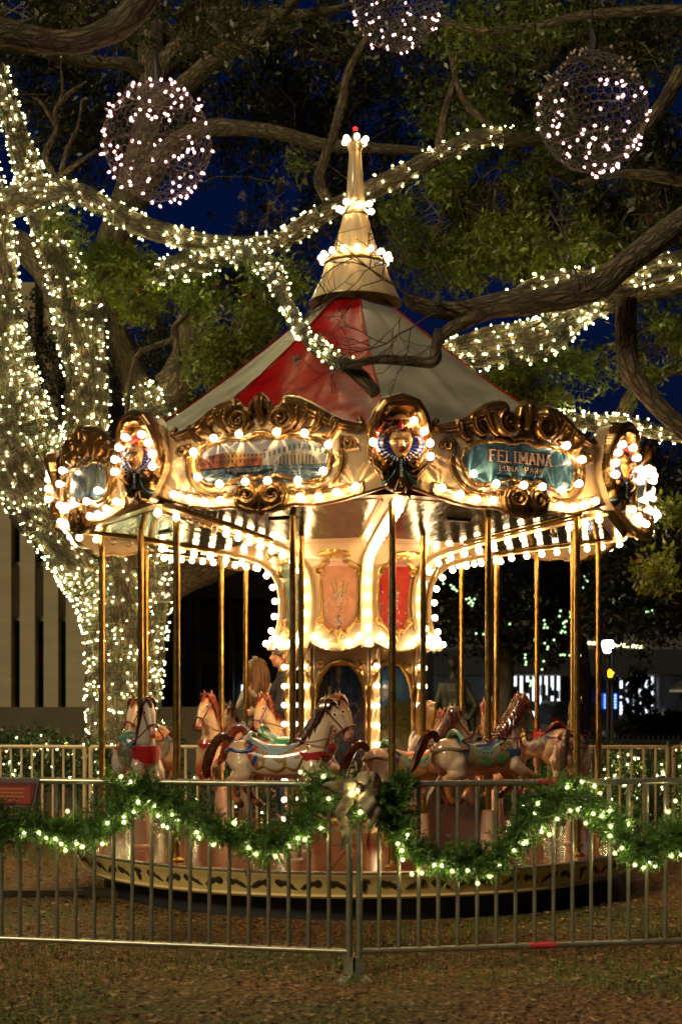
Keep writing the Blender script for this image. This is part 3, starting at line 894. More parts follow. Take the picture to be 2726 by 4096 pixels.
def sign_text(parent):
    ink = mat('sign_dark_outline', (.008, .010, .016), .9, spec=.05); pale = mat('sign_pale_letters', (.40, .30, .27), .4, var=.2, vscale=30)
    for (w_, u0, u1, z0, z1, th) in (('FELIMANA', -.285, .235, 3.222, 3.300, .019), ('LUNA', -.21, -.06, 3.158, 3.194, .010), ('PARK', .0, .155, 3.160, 3.196, .010)):
        slab_word(w_, u0, u1, z0, z1, th, ink, parent, 'letter_outline', .0045, .0)
        slab_word(w_, u0, u1, z0, z1, th, pale, parent, 'lettering', 0, .0025)
    cu = bpy.data.curves.new('web_address', 'FONT'); cu.body = 'www.felimana.com'; cu.size = .052; cu.align_x = 'CENTER'; cu.offset = .0016
    o = bpy.data.objects.new('web_address', cu); COL.objects.link(o)
    bpy.context.view_layer.update()
    me = bpy.data.meshes.new_from_object(o.evaluated_get(bpy.context.evaluated_depsgraph_get()))
    bpy.data.objects.remove(o)
    xs = [v.co.x for v in me.vertices]; k = .43 / (max(xs) - min(xs))
    for v in me.vertices:
        u = v.co.x * k - .03; z = 3.108 + v.co.y * 1.0; r = RB + .009
        v.co = (r * math.sin(u / RB), -r * math.cos(u / RB), z)
    me.materials.clear(); me.materials.append(ink)
    link('web_address', me, parent)

BULBS_TOP = [(-.478, 3.288), (-.32, 3.371), (-.133, 3.385), (.133, 3.385), (.32, 3.371), (.478, 3.288), (.445, 3.111), (.277, 3.051), (.077, 3.052), (-.077, 3.052), (-.277, 3.051), (-.445, 3.111)]
BULBS_LOW = [(-.66, 3.008), (-.53, 2.969), (-.41, 2.94), (-.284, 2.94), (.284, 2.94), (.41, 2.94), (.53, 2.969), (.66, 3.008)]
OFF = {0: {0, 1, 2, 3}, 6: {2, 3, 4, 5}}
BOARDS = {}
for k in range(8):
    a = PHI0 + 22.5 + 45 * k; aa = (a + 180) % 360 - 180
    pn = link('cornice_board', me_board, car, rot=(0, 0, R(a)))
    BOARDS[k] = pn
    link('board_back', me_bback, pn); link('lower_trim', me_btrim, pn)
    link('crest', me_crest, pn); link('lower_scroll', me_low, pn); link('picture_frame', me_frame, pn)
    link('picture', pic_me[{7: 'venice', 0: 'teal'}.get(k, 'misty')], pn)
    if k == 0: sign_text(pn)
    kd = 'star' if abs(aa) < 112 else 'lit'
    for i, (u, z) in enumerate(BULBS_TOP + BULBS_LOW):
        an = u / RB; h = .03 if i < 12 else .006
        if i in (8, 9): h = .055
        put_bulb(pn, ((RB + h) * math.sin(an), -(RB + h) * math.cos(an), z), (math.sin(an), -math.cos(an), .02), 'off' if i in OFF.get(k, ()) else kd)

# ---- jester shields on the corners
MZ = 3.295
def mask_half(Z):
    return np.interp(Z, [-.317, -.29, -.25, -.205, -.17, -.11, -.04, .02, .09, .15, .22, .28, .305, .316],
                     [.015, .085, .11, .145, .17, .208, .219, .215, .192, .178, .157, .108, .06, .0])
def mask_surf(u, z, h):
    return np.stack([u, -(RB + .05 + h), MZ + z], -1)
def dome(U, Z): return .045 * np.sqrt(np.clip(1 - (U / .235) ** 2, 0, 1)) * np.sqrt(np.clip(1 - (Z / .335) ** 2, 0, 1))
S_ = .000327
def shield_h(U, Z):
    on = np.abs(U) < mask_half(Z)
    return np.where(on, dome(U, Z), -1)
t_ = relief('shield', GOLD, None, (-.225, .225, -.32, .32), .009, None, mask_surf, hf=shield_h); me_msh = t_.data; bpy.data.objects.remove(t_)
b = MB(); zs = np.linspace(-.315, .315, 40); vs = []
for s in (1, -1):
    for z in (zs if s > 0 else zs[::-1]):
        hw = float(mask_half(z))
        vs += [(s * hw, -(RB + .055), MZ + z), (s * hw * .96, -(RB - .05), MZ + z)]
n_ = len(vs) // 2
b.add(vs, [(2 * i, 2 * ((i + 1) % n_), 2 * ((i + 1) % n_) + 1, 2 * i + 1) for i in range(n_)])
me_mside = b.mesh('shield_side', CREAM)
hood = []
hood += mirror(dict(p=[(.20, -.02), (.197, .06), (.182, .13), (.155, .20), (.10, .265), (.0, .292)], r=[.02, .03, .036, .042, .05, .055], h=[.03, .05, .075, .095, .11, .115], k=.06))
hood += mirror(dict(p=[(.095, .20), (.085, .235), (.04, .250), (.0, .246)], r=[.016, .02, .022, .022], h=.10))
t_ = relief('hood', GOLD, None, (-.24, .24, -.05, .35), .007, hood, mask_surf, base=.03); me_hood = t_.data; bpy.data.objects.remove(t_)
def egg(U, Z):                                             # inner oval, its upper part pointed
    hw = np.interp(Z, [-.16, -.12, -.05, 0, .06, .11, .16, .195, .21], [.10, .165, .198, .196, .175, .145, .10, .045, 0])
    return np.abs(U) / np.maximum(hw, 1e-4)
def ring_h(U, Z):
    e = egg(U, Z); on = (e < 1) & (Z > -.13) & (Z < .21) & ((e > .80) | (Z > .165))
    return np.where(on, dome(U, Z) + .012 - .010 * (np.abs(e - .9) < .055), -1)
def ring_c(U, Z, H):
    e = egg(U, Z); C = np.tile((.55, .33, .09), (len(U), 1)); a = np.arctan2(Z - .02, U)
    red = (np.abs(e - .9) < .06) & (np.abs(((a * 13 / math.pi) % 1.0) - .5) < .36); C[red] = (.50, .02, .02)
    C[np.hypot(U, Z - .194) < .014] = (.45, .2, .05)
    return C
t_ = relief('jewelled_border', ENAMEL, None, (-.205, .205, -.14, .215), .005, None, mask_surf, hf=ring_h, paint=ring_c, base=.002); me_ring = t_.data; bpy.data.objects.remove(t_)
def coll_h(U, Z):
    e = egg(U, Z); a = np.arctan2(Z + .01, U)
    on = (e < .82) & (Z > -.125) & (Z < .05) & (np.hypot(U / .17, (Z - .0) / .125) < 1.0)
    pl = np.abs(np.sin(a * 15))
    return np.where(on, dome(U, Z) + .012 + .010 * pl + .02 * np.clip(np.hypot(U / .17, Z / .125), 0, 1), -1)
def coll_c(U, Z, H):
    q = np.hypot(U / .17, Z / .125); C = np.tile((.030, .055, .30), (len(U), 1))
    C[(np.abs(q - .80) < .05) | (q > .95)] = (.45, .42, .42)
    return C
t_ = relief('pleated_collar', ENAMEL, None, (-.18, .18, -.13, .06), .0042, None, mask_surf, hf=coll_h, paint=coll_c); me_coll = t_.data; bpy.data.objects.remove(t_)
def face_h(U, Z):
    fz = Z + .005
    hw = np.interp(fz, [-.10, -.085, -.05, 0, .04, .075], [.012, .032, .058, .077, .078, .06])
    q = np.abs(U) / np.maximum(hw, 1e-4)
    on = (q < 1) & (fz > -.10) & (fz < .075)
    h = dome(U, Z) + .035 + .045 * np.sqrt(np.clip(1 - q ** 2, 0, 1)) * np.clip(1.1 - (fz / .12) ** 2, .3, 1)
    h += .026 * np.exp(-((U / .012) ** 2)) * np.clip((.02 - fz) / .05, 0, 1) * (fz > -.032)                    # nose
    h += .010 * np.exp(-((np.abs(U) - .012) / .008) ** 2 - ((fz + .028) / .008) ** 2)
    h -= .014 * np.exp(-((np.abs(U) - .030) / .017) ** 2 - ((fz - .008) / .010) ** 2)                           # eye sockets
    h += .007 * np.exp(-((np.abs(U) - .030) / .010) ** 2 - ((fz - .006) / .006) ** 2)
    h += .009 * np.exp(-(U / .022) ** 2 - ((fz + .052) / .008) ** 2) - .006 * np.exp(-(U / .02) ** 2 - ((fz + .052) / .002) ** 2)
    h += .010 * np.exp(-(U / .016) ** 2 - ((fz + .085) / .012) ** 2)
    h += .006 * np.exp(-((np.abs(U) - .045) / .02) ** 2 - ((fz + .02) / .02) ** 2)
    return np.where(on, h, -1)
def face_c(U, Z, H):
    fz = Z + .005; C = np.tile((.62, .34, .12), (len(U), 1))
    C[np.hypot((np.abs(U) - .045) / .022, (fz + .022) / .02) < 1] = (.60, .24, .09)
    C[np.hypot(U / .026, (fz + .052) / .010) < 1] = (.50, .025, .015)
    C[np.hypot((np.abs(U) - .030) / .013, (fz - .006) / .005) < 1] = (.55, .50, .42)
    C[np.hypot((np.abs(U) - .030) / .006, (fz - .006) / .006) < 1] = (.02, .012, .01)
    C[np.abs(fz - .026 + 9 * (np.abs(U) - .034) ** 2) < (.004 * (np.abs(np.abs(U) - .034) < .022))] = (.07, .03, .015)
    return C
t_ = relief('face', ENAMEL, None, (-.082, .082, -.11, .075), .0026, None, mask_surf, hf=face_h, paint=face_c); me_face = t_.data; bpy.data.objects.remove(t_)
hair = []
for i in range(9):
    a = R(18 + i * 18); L = .085 + .02 * math.sin(i * 2.1)
    p0 = (.02 * math.cos(a), .062); p1 = (.075 * math.cos(a), .062 + .045 * math.sin(a)); p2 = (.13 * math.cos(a), .03 + .075 * math.sin(a)); p3 = (.145 * math.cos(a) * 1.05, -.005 + .06 * math.sin(a))
    hair.append(dict(p=[tuple(p) for p in crom([p0, p1, p2, p3], 4)], r=list(np.linspace(.024, .010, 13)), h=list(np.linspace(.115, .07, 13)), k=.2))
hair += mirror(dict(p=[(.085, .05), (.115, .03), (.125, 0), (.10, -.02)], r=.018, h=.085, k=.2))
hair += [dict(p=[(0, .168), (0, .12), (0, .085)], r=[.006, .026, .014], h=[.08, .105, .12])]
def hair_c(U, Z, H):
    n = np.sin(U * 160 + Z * 60) * .5 + .5
    C = np.array((.42, .12, .03))[None] * (1 - .5 * n[:, None]) + np.array((.62, .30, .06))[None] * .5 * n[:, None]
    C[(np.hypot(U, Z - .07) < .03)] = (.12, .04, .015)
    C[(np.abs(U) < .028) & (Z > .085)] = (.45, .012, .012)
    return C
t_ = relief('hair', ENAMEL, None, (-.17, .17, -.05, .18), .0045, hair, mask_surf, paint=hair_c); me_hair = t_.data; bpy.data.objects.remove(t_)
mlow = []
mlow += mirror(dict(p=spiral(.088, -.135, .036, .010, 1.3, 60, 1, 30), r=.016, h=.085))
mlow += mirror(dict(p=[(.19, -.09), (.165, -.135), (.12, -.175), (.085, -.19)], r=[.012, .026, .028, .014], h=.075, k=.15))
mlow += mirror(dict(p=[(.13, -.20), (.11, -.235), (.07, -.215)], r=[.014, .020, .010], h=.06))
mlow += [dict(p=[(0, -.26), (0, -.30)], r=[.03, .05], h=.07, k=.2)]
t_ = relief('lower_scrolls', GOLD, None, (-.21, .21, -.33, -.06), .006, mlow, mask_surf, base=.01); me_mlow = t_.data; bpy.data.objects.remove(t_)
mb_ = mirror(dict(p=[tuple(p) for p in crom([(.028, -.13), (.032, -.17), (.05, -.21), (.085, -.25), (.105, -.262)], 4)], r=.017, h=.055))
t_ = relief('teal_band', mat('teal_enamel', (.012, .085, .085), .3, 0, .4), None, (-.13, .13, -.29, -.11), .006, mb_, mask_surf, base=.012); me_teal = t_.data; bpy.data.objects.remove(t_)
b = MB()
for i in range(6): b.ball((0, -(RB + .05 + .085), MZ - .132 - i * .019), (.010 + .0012 * i, .012, .009), 8, 5)
me_bead = b.mesh('bead_row', mat('silver_beads', (.5, .5, .48), .25, .8))
MASK_B = [(.08, .142), (.144, .077), (.183, -.002), (.186, -.088), (-.08, .142), (-.144, .077), (-.183, -.002), (-.186, -.088)]
for k in range(8):
    a = PHI0 + 45 * k; aa = (a + 180) % 360 - 180
    ms = link('jester_shield', me_msh, car, rot=(0, 0, R(a)))
    for nm, me in (('shield_side', me_mside), ('hood', me_hood), ('jewelled_border', me_ring), ('pleated_collar', me_coll), ('face', me_face), ('hair', me_hair), ('lower_scrolls', me_mlow), ('teal_band', me_teal), ('bead_row', me_bead)):
        link(nm, me, ms)
    kd = 'star' if abs(aa) < 100 else 'lit'
    for i, (u, z) in enumerate(MASK_B):
        put_bulb(ms, (u, -(RB + .05 + .05), MZ + z), (u * 1.2, -1, z * .6), 'off' if (k == 0 and i in (4, 5, 7)) else kd)
    put_bulb(ms, (0, -(RB - .10), 2.965), (0, -.15, -1), 'lit')

# ---- support poles at the corners
def twisted(z0, z1, r=.026):
    b = MB(); vs = []; n = 10; m_ = int((z1 - z0) / .012)
    for i in range(m_ + 1):
        z = z0 + (z1 - z0) * i / m_
        for j in range(n):
            a = 2 * math.pi * j / n + z * 30.0
            rr = r * (1 + .022 * math.cos(2 * (2 * math.pi * j / n)))
            vs.append((rr * math.cos(a), rr * math.sin(a), z))
    fs = [(i * n + j, i * n + (j + 1) % n, (i + 1) * n + (j + 1) % n, (i + 1) * n + j) for i in range(m_) for j in range(n)]
    b.add(vs, fs)
    return b
b = twisted(PF_Z, 2.96); b.lathe([(.06, PF_Z), (.06, PF_Z + .012), (.035, PF_Z + .03), (.03, PF_Z + .06)], 12)
me_pole = b.mesh('corner_pole', BRASS)
for k in range(8):
    link('corner_pole', me_pole, car, rad(PHI0 + 45 * k, 2.14, 0))

# ---- tent top: alternate red and white panels
SEAMS = [5.2, 56, 94, 138, 182, 227, 280, 326, 365.2]      # the cover's panels differ in width
def tent_rz(t): return 2.36 + (.30 - 2.36) * t, 3.43 + 1.5 * (t ** 1.10) - .05 * math.sin(math.pi * t)
def canopy_panel(k, m, name):
    b = MB(); vs = []; nj, ni = 44, 32; TH_ = R((SEAMS[k + 1] - SEAMS[k]) / 2)
    g = np.random.default_rng(k + 3)
    folds = [(g.uniform(.12, .88), g.uniform(-.5, .5), g.uniform(.015, .04), g.uniform(-.5, 1)) for _ in range(7)]
    for j in range(nj + 1):
        t = j / nj; r, z = tent_rz(t)
        for i in range(ni + 1):
            s = i / ni; an_ = -TH_ + 2 * TH_ * s; fl_ = .55; x = r * math.sin(an_); y = -r * (math.cos(an_) * (1 - fl_) + math.cos(TH_) * fl_)
            e = math.sin(math.pi * s) ** .6 if 0 < s < 1 else 0.0
            sag = -.045 * e * (1 - t * .8)
            wr = (.016 * mnoise.noise((x * 6 + k * 7, t * 8, 1.3)) + .007 * mnoise.noise((x * 17 + k * 7, t * 22, 2.3))) * e
            for c0, sl, wd, am in folds:                     # creases pulled from the eave towards the top
                d = s - c0 - sl * t * .5
                wr += am * .030 * math.exp(-(d / wd) ** 2) * (1 - t) ** .7 * e
            if k == 7: wr += .030 * math.exp(-((s - .70) / .16) ** 2 - ((t - .17) / .10) ** 2) * (abs(mnoise.noise((x * 9, t * 40, 4.0))) * 2.2 - .3)
            vs.append((x, y + sag * .4, z + sag + wr))
    m_ = ni + 1
    fs = [(j * m_ + i, j * m_ + i + 1, (j + 1) * m_ + i + 1, (j + 1) * m_ + i) for j in range(nj) for i in range(ni)]
    b.add(vs, fs)
    return b.build(name, m, car, True, 180)
TARP_R = mat('red_tarpaulin', (.24, .003, .004), .30, 0, .0, var=.25, vscale=5, bump=.18, bscale=9, spec=.05)
TARP_W = mat('white_tarpaulin', (.27, .25, .205), .5, 0, .0, var=.38, vscale=2.6, bump=.3, bscale=8, spec=.3)
for k in range(8):
    TH_ = R((SEAMS[k + 1] - SEAMS[k]) / 2)
    o = canopy_panel(k, TARP_R if k % 2 else TARP_W, 'tent_panel'); o.rotation_euler = (0, 0, R((SEAMS[k] + SEAMS[k + 1]) / 2))
    b = MB(); pts = []
    for j in range(17):
        r, z = tent_rz(j / 16); pts.append((0, -r, z + .010 + .004 * math.sin(j * 2.2)))
    b.tube(pts, .007, 6); o2 = b.build('seam_cord', TARP_R, o); o2.rotation_euler = (0, 0, -TH_)

# ---- spire
SPIRE = mat('spire_cream', (.56, .43, .24), .32, 0, .4, var=.2, vscale=3, stretch=(6, 6, .6), bump=.05, bscale=8)
def fluted(prof, n=96, f=24, d=.012):
    b = MB(); vs = []
    for r, z in prof:
        for k in range(n):
            a = 2 * math.pi * k / n; rr = r * (1 - d + d * abs(math.cos(a * f / 2)))
            vs.append((rr * math.sin(a), -rr * math.cos(a), z))
    fs = [(i * n + k, i * n + (k + 1) % n, (i + 1) * n + (k + 1) % n, (i + 1) * n + k) for i in range(len(prof) - 1) for k in range(n)]
    b.add(vs, fs); return b
pr = crom([(.395, 4.955), (.335, 5.08), (.285, 5.20), (.258, 5.28)], 5)
b = fluted([(r, z) for r, z in pr]); b.lathe([(.34, 4.99), (.385, 4.957), (.40, 4.947), (.397, 4.96)], 64)
sk = b.build('spire_skirt', SPIRE, car)
b = MB(); b.lathe([(.25, 5.275), (.268, 5.272), (.272, 5.285), (.268, 5.298), (.25, 5.30)], 48); rg = b.build('spire_ring', GOLD_BRIGHT, car)
pr = crom([(.245, 5.29), (.19, 5.42), (.145, 5.56), (.105, 5.70)], 5)
b = fluted([(r, z) for r, z in pr]); cn = b.build('spire_cone', SPIRE, car)
b = MB(); b.lathe([(.09, 5.695), (.112, 5.70), (.112, 5.715), (.09, 5.73)], 32); rg2 = b.build('spire_ring', GOLD_BRIGHT, car)
b = MB(); b.lathe([(.085, 5.72), (.092, 5.80), (.092, 5.83), (.078, 5.85), (.066, 6.05), (.052, 6.235), (.055, 6.245), (.074, 6.30), (.076, 6.315), (.06, 6.32)], 12); b.build('spire_neck', SPIRE, car)
b = MB(); b.lathe([(.058, 6.318), (.045, 6.36), (.024, 6.40), (.018, 6.43), (0, 6.432)], 12); fin = b.build('finial', GOLD, car)
b = MB(); b.ball((0, 0, 6.448), (.022, .022, .02), 10, 6); b.build('red_lamp', glow('red_beacon', (1, .02, .03), .9), fin)
for i in range(6):
    a = 60 * i + 8; d = rad(a, 1, .25); put_bulb(fin, rad(a, .05, 6.335), d, 'star', scale=.95)
for i in range(8):
    a = 45 * i + 12; d = rad(a, 1, .1); put_bulb(rg2, rad(a, .092, 5.745 + (.03 if i % 2 else 0)), d, 'star')
for i in range(16):
    a = 22.5 * i + 3; d = rad(a, 1, .25); put_bulb(rg, rad(a, .247, 5.325), d, 'star')
# ------------------------------------------------------------------ moulded figures: closed shapes fused into one skin
def fuse(mb, voxel, smooth=4, name='body'):
    me = mb.mesh('tmp', None, False)
    o = bpy.data.objects.new('tmp', me); COL.objects.link(o)
    r = o.modifiers.new('r', 'REMESH'); r.mode = 'VOXEL'; r.voxel_size = voxel; r.use_smooth_shade = True
    s = o.modifiers.new('s', 'SMOOTH'); s.factor = .5; s.iterations = smooth
    dg = bpy.context.evaluated_depsgraph_get()
    out = bpy.data.meshes.new_from_object(o.evaluated_get(dg))
    bpy.data.objects.remove(o); bpy.data.meshes.remove(me)
    out.name = name
    out.polygons.foreach_set('use_smooth', [True] * len(out.polygons))
    return out
def paint_mesh(me, fn):
    n = len(me.vertices); co = np.empty(n * 3, np.float32); me.vertices.foreach_get('co', co); co = co.reshape(-1, 3)
    C = np.ones((n, 4), np.float32); C[:, :3] = np.clip(fn(co), 0, 1)
    at = me.color_attributes.get('paint') or me.color_attributes.new('paint', 'FLOAT_COLOR', 'POINT')
    at.data.foreach_set('color', C.ravel())
def mixc(C, m, col):
    return C * (1 - m[:, None]) + np.array(col)[None] * m[:, None]
def sstep(x, a, b):
    t = np.clip((x - a) / (b - a), 0, 1); return t * t * (3 - 2 * t)

# ------------------------------------------------------------------ carousel horses
TS = np.array([(-.50, .055, .05, .05), (-.47, .035, .09, .075), (-.40, .02, .122, .102), (-.30, .005, .128, .113), (-.18, -.022, .122, .117), (-.05, -.025, .124, .117), (.06, -.01, .13, .112), (.15, .01, .13, .104), (.22, .02, .112, .09), (.27, .03, .07, .06)])
def torso(x): return [float(np.interp(x, TS[:, 0], TS[:, i])) for i in (1, 2, 3)]
def tsurf(x, th, k=1.04):
    zc, hh, hw = torso(x); return Vector((x, hw * k * math.sin(th), zc + hh * k * math.cos(th)))
def horse_body(var):
    b = MB(); n = 16; vs = []; xs = np.linspace(-.505, .275, 26)
    for x in xs:
        zc, hh, hw = torso(x)
        e = 1.0 if -.49 < x < .26 else .55
        for k in range(n):
            a = 2 * math.pi * k / n; vs.append((x, e * hw * math.sin(a), zc + e * hh * math.cos(a)))
    m = len(xs)
    fs = [(i * n + k, i * n + (k + 1) % n, (i + 1) * n + (k + 1) % n, (i + 1) * n + k) for i in range(m - 1) for k in range(n)]
    fs += [tuple(reversed(range(n))), tuple((m - 1) * n + k for k in range(n))]
    b.add(vs, fs)
    sq = (.70, 1); up = Vector((0, 1, 0))
    C = lambda a, c, r0, r1, q=(1, 1): b.capsule(a, c, r0, r1, 12, squash=q)
    if var == 0:
        nk = [(.13, .05), (.20, .18), (.245, .29), (.272, .365)]; hd = [(.272, .375), (.335, .300), (.392, .215), (.422, .172)]
    elif var == 1:
        nk = [(.13, .05), (.205, .17), (.270, .28), (.310, .355)]; hd = [(.315, .365), (.365, .275), (.395, .185), (.402, .140)]
    else:
        nk = [(.13, .05), (.185, .19), (.215, .31), (.225, .39)]; hd = [(.228, .40), (.295, .325), (.345, .235), (.368, .19)]
    nr = [.120, .098, .074, .062]
    def flat(p0, p1, r0, r1, w):
        """capsule in the x-z plane, thinner sideways"""
        c = MB(); c.capsule((p0[0], 0, p0[1]), (p1[0], 0, p1[1]), r0, r1, 12)
        b.add([(x, y * w, z) for x, y, z in c.v], c.f)
    for i in range(3): flat(nk[i], nk[i + 1], nr[i], nr[i + 1], .68)
    hr = [.060, .056, .040, .034]
    for i in range(3): flat(hd[i], hd[i + 1], hr[i], hr[i + 1], .78)
    jx, jz = hd[1][0] - .035, hd[1][1] + .005
    b.ball((jx, 0, jz), (.055, .040, .055), 12, 8)
    b.ball((hd[3][0] - .005, 0, hd[3][1] - .012), (.034, .030, .030), 10, 6)
    for s in (-1, 1):
        b.ball((hd[1][0] - .005, s * .034, hd[1][1] + .030), (.022, .012, .014), 8, 6)
        px, pz = hd[0]
        b.capsule((px - .012, s * .030, pz + .045), (px - .012, s * .040, pz + .105), .019, .006, 8)
        b.ball((hd[3][0] + .012, s * .018, hd[3][1] + .004), (.012, .009, .009), 6, 5)
    b.ball((.17, .045, -.02), (.09, .07, .10), 12, 8); b.ball((.17, -.045, -.02), (.09, .07, .10), 12, 8)
    b.ball((-.38, .045, .0), (.12, .085, .11), 12, 8); b.ball((-.38, -.045, .0), (.12, .085, .11), 12, 8)
    if var == 2:
        legs = [[(.19, .07, -.07, .062), (.28, .075, -.12, .044), (.33, .075, -.20, .034), (.26, .075, -.28, .024), (.235, .075, -.31, .030)],
                [(.19, -.07, -.07, .062), (.23, -.075, -.16, .044), (.24, -.075, -.24, .034), (.16, -.075, -.30, .024), (.13, -.075, -.325, .030)]]
    else:
        legs = [[(.18, -.065, -.06, .066), (.26, -.08, -.115, .050), (.375, -.08, -.165, .034), (.32, -.08, -.255, .024), (.285, -.08, -.285, .030)],
                [(.18, .065, -.06, .066), (.24, .08, -.13, .048), (.305, .08, -.225, .034), (.215, .08, -.285, .024), (.18, .08, -.305, .030)]]
    legs += [[(-.36, -.075, -.05, .082), (-.335, -.085, -.115, .062), (-.455, -.085, -.165, .040), (-.425, -.085, -.285, .025), (-.375, -.085, -.335, .031)],
             [(-.36, .075, -.05, .082), (-.30, .085, -.125, .060), (-.405, .085, -.205, .038), (-.335, .085, -.305, .025), (-.285, .085, -.345, .031)]]
    for L in legs:
        for p, q in zip(L[:-1], L[1:]):
            b.capsule(p[:3], q[:3], p[3], q[3], 10)
    return fuse(b, .0105, 4, 'body'), dict(nk=nk, hd=hd, legs=legs)
HB = [horse_body(v) for v in range(3)]
HORSE_M = attr_mat('glazed_horse_paint', .22, 0, .7, var=.06)
def hair_mat(c): return mat('glazed_hair_%d_%d' % (int(c[0] * 900), int(c[1] * 900)), c, .22, 0, .6, var=.55, vscale=30, col2=(c[0] * 2.6 + .03, c[1] * 1.7 + .008, c[2] * 1.3))
def gl(c, nm): return mat('glazed_%s_%d_%d_%d' % (nm, int(c[0] * 100), int(c[1] * 100), int(c[2] * 100)), c, .22, 0, .7, var=.12, vscale=10)
LEATHER = mat('brown_strap', (.11, .022, .012), .35, 0, .3, var=.3, vscale=20)
PEDESTAL = mat('pinkish_cream_pedestal', (.60, .38, .26), .28, 0, .5, var=.1, vscale=4)

def patch(x0, x1, tfun, nx, nt_, k, col, extra=None, th0=None):
    """sheet lying on the horse's trunk; tfun(x) gives its half angle"""
    b = MB(); vs = []; cs = []
    for i in range(nx + 1):
        x = x0 + (x1 - x0) * i / nx
        T = tfun(x)
        for j in range(nt_ + 1):
            t = -T + 2 * T * j / nt_
            kk = k + (extra(x, t) if extra else 0)
            vs.append(tsurf(x, t, kk)); cs.append(col(x, t, T))
    m = nt_ + 1
    b.v = [tuple(p) for p in vs]; b.c = cs
    b.f = [(i * m + j, i * m + j + 1, (i + 1) * m + j + 1, (i + 1) * m + j) for i in range(nx) for j in range(nt_)]
    return b
def make_horse(spec):
    me0, J = HB[spec['var']]
    phi, rr, up = spec['phi'], spec['r'], spec['z']
    pos = rad(phi, rr, 0) + Vector((CX, CY, PF_Z))
    h = thing('carousel_horse', spec['label'], 'carousel horse', pos, R(phi + spec.get('yaw', 0)), 'carousel horses on brass poles')
    zb = up - PF_Z                                    # height of the trunk above the deck
    me = me0.copy(); base = spec.get('base', (.62, .47, .33)); pt = spec.get('pt', (.34, .10, .02))
    hd = J['hd']
    def fn(co):
        x, y, z = co.T
        C = np.tile(base, (len(co), 1))
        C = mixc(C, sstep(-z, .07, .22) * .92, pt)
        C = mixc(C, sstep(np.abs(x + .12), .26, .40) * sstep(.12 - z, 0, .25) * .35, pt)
        for L in J['legs']:
            p = np.array(L[-1][:3]); d = np.linalg.norm(co - p, axis=1); C = mixc(C, 1 - sstep(d, .030, .05), (.05, .015, .008))
            p = np.array(L[2][:3]); d = np.linalg.norm(co - p, axis=1); C = mixc(C, (1 - sstep(d, .02, .10)) * .55, pt)
        d = np.hypot(x - hd[3][0], z - hd[3][1]); C = mixc(C, (1 - sstep(d, .03, .10)) * .85, (.52, .19, .14))
        mo = (np.abs(y) < .026) & (z < hd[3][1] + .0) & (np.abs(z - hd[3][1] + .018) < .004) & (x > hd[3][0] - .04); C[mo] = (.12, .03, .02)
        d = np.hypot(x - hd[0][0], z - hd[0][1]); C = mixc(C, (1 - sstep(d, .05, .14)) * spec.get('brow', .35), pt)
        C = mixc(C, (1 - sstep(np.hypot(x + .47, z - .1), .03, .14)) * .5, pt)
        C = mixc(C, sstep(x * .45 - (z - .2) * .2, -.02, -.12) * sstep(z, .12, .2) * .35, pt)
        for s in (-1, 1):
            d = np.sqrt((x - hd[1][0] + .003) ** 2 + (y - s * .045) ** 2 * .5 + (z - hd[1][1] - .030) ** 2)
            C = mixc(C, (1 - sstep(d, .016, .026)) * .8, (.75, .70, .62)); 
        return C
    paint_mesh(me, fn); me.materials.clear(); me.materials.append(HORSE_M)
    bo = link('body', me, h, (0, 0, zb))
    Z = Vector((0, 0, zb))
    # eyes
    for s in (-1, 1):
        b = MB(); b.ball((hd[1][0] - .002, s * .0455, hd[1][1] + .030), (.011, .005, .010), 8, 6); b.build('eye', mat('glass_eye', (.006, .004, .004), .08, 0, 1), bo)
    # mane: locks along the crest
    b = MB(); nk = crom([(-.02, .115)] + [(p[0] - .8 * r_, p[1] + .55 * r_) for p, r_ in zip(J['nk'], (.12, .098, .074, .062))] + [(hd[0][0] - .035, hd[0][1] + .055), (hd[0][0] + .02, hd[0][1] + .058)], 5)
    g = random.Random(int(phi * 10) + 999)
    for i in range(len(nk)):
        p = nk[i]; tg = nk[min(i + 1, len(nk) - 1)] - nk[max(i - 1, 0)]; tg = tg / (np.linalg.norm(tg) + 1e-6)
        for s in (-1, 1):
            ln = g.uniform(.09, .16) * (.6 if i > len(nk) - 4 else 1); bk = g.uniform(.02, .07)
            pts = [(p[0], 0, p[1] - .005), (p[0] - tg[1] * .012 + .004, s * .028, p[1] + .006), (p[0] + .01 - bk * .3, s * .058, p[1] - ln * .45), (p[0] + .025 - bk, s * .066, p[1] - ln)]
            pts = [tuple(q) for q in crom(pts, 3)]
            b.tube(pts, list(np.linspace(.020, .020, 5)) + list(np.linspace(.018, .004, len(pts) - 5)), 6, True, squash=(1.0, .55))
    b.tube([(q[0], 0, q[1]) for q in nk], [.026] * len(nk), 8, True)
    fl = [(hd[0][0] + .01, 0, hd[0][1] + .065), (hd[0][0] + .055, 0, hd[0][1] + .035), (hd[0][0] + .085, 0, hd[0][1] - .02)]
    b.tube(fl, [.022, .024, .005], 7, True, squash=(1, .6))
    b.build('mane', hair_mat(spec['mane']), bo)
    # tail
    tp = crom([(-.475, 0, .12), (-.53, 0, .165), (-.60, .005, .13), (-.655, .01, .03), (-.685, .015, -.08), (-.675, .02, -.16)], 5)
    if spec['var'] == 1: tp = crom([(-.475, 0, .12), (-.51, 0, .17), (-.575, .0, .155), (-.63, .005, .06), (-.675, .01, -.05), (-.72, .01, -.12)], 5)
    b = MB(); nt_ = len(tp)
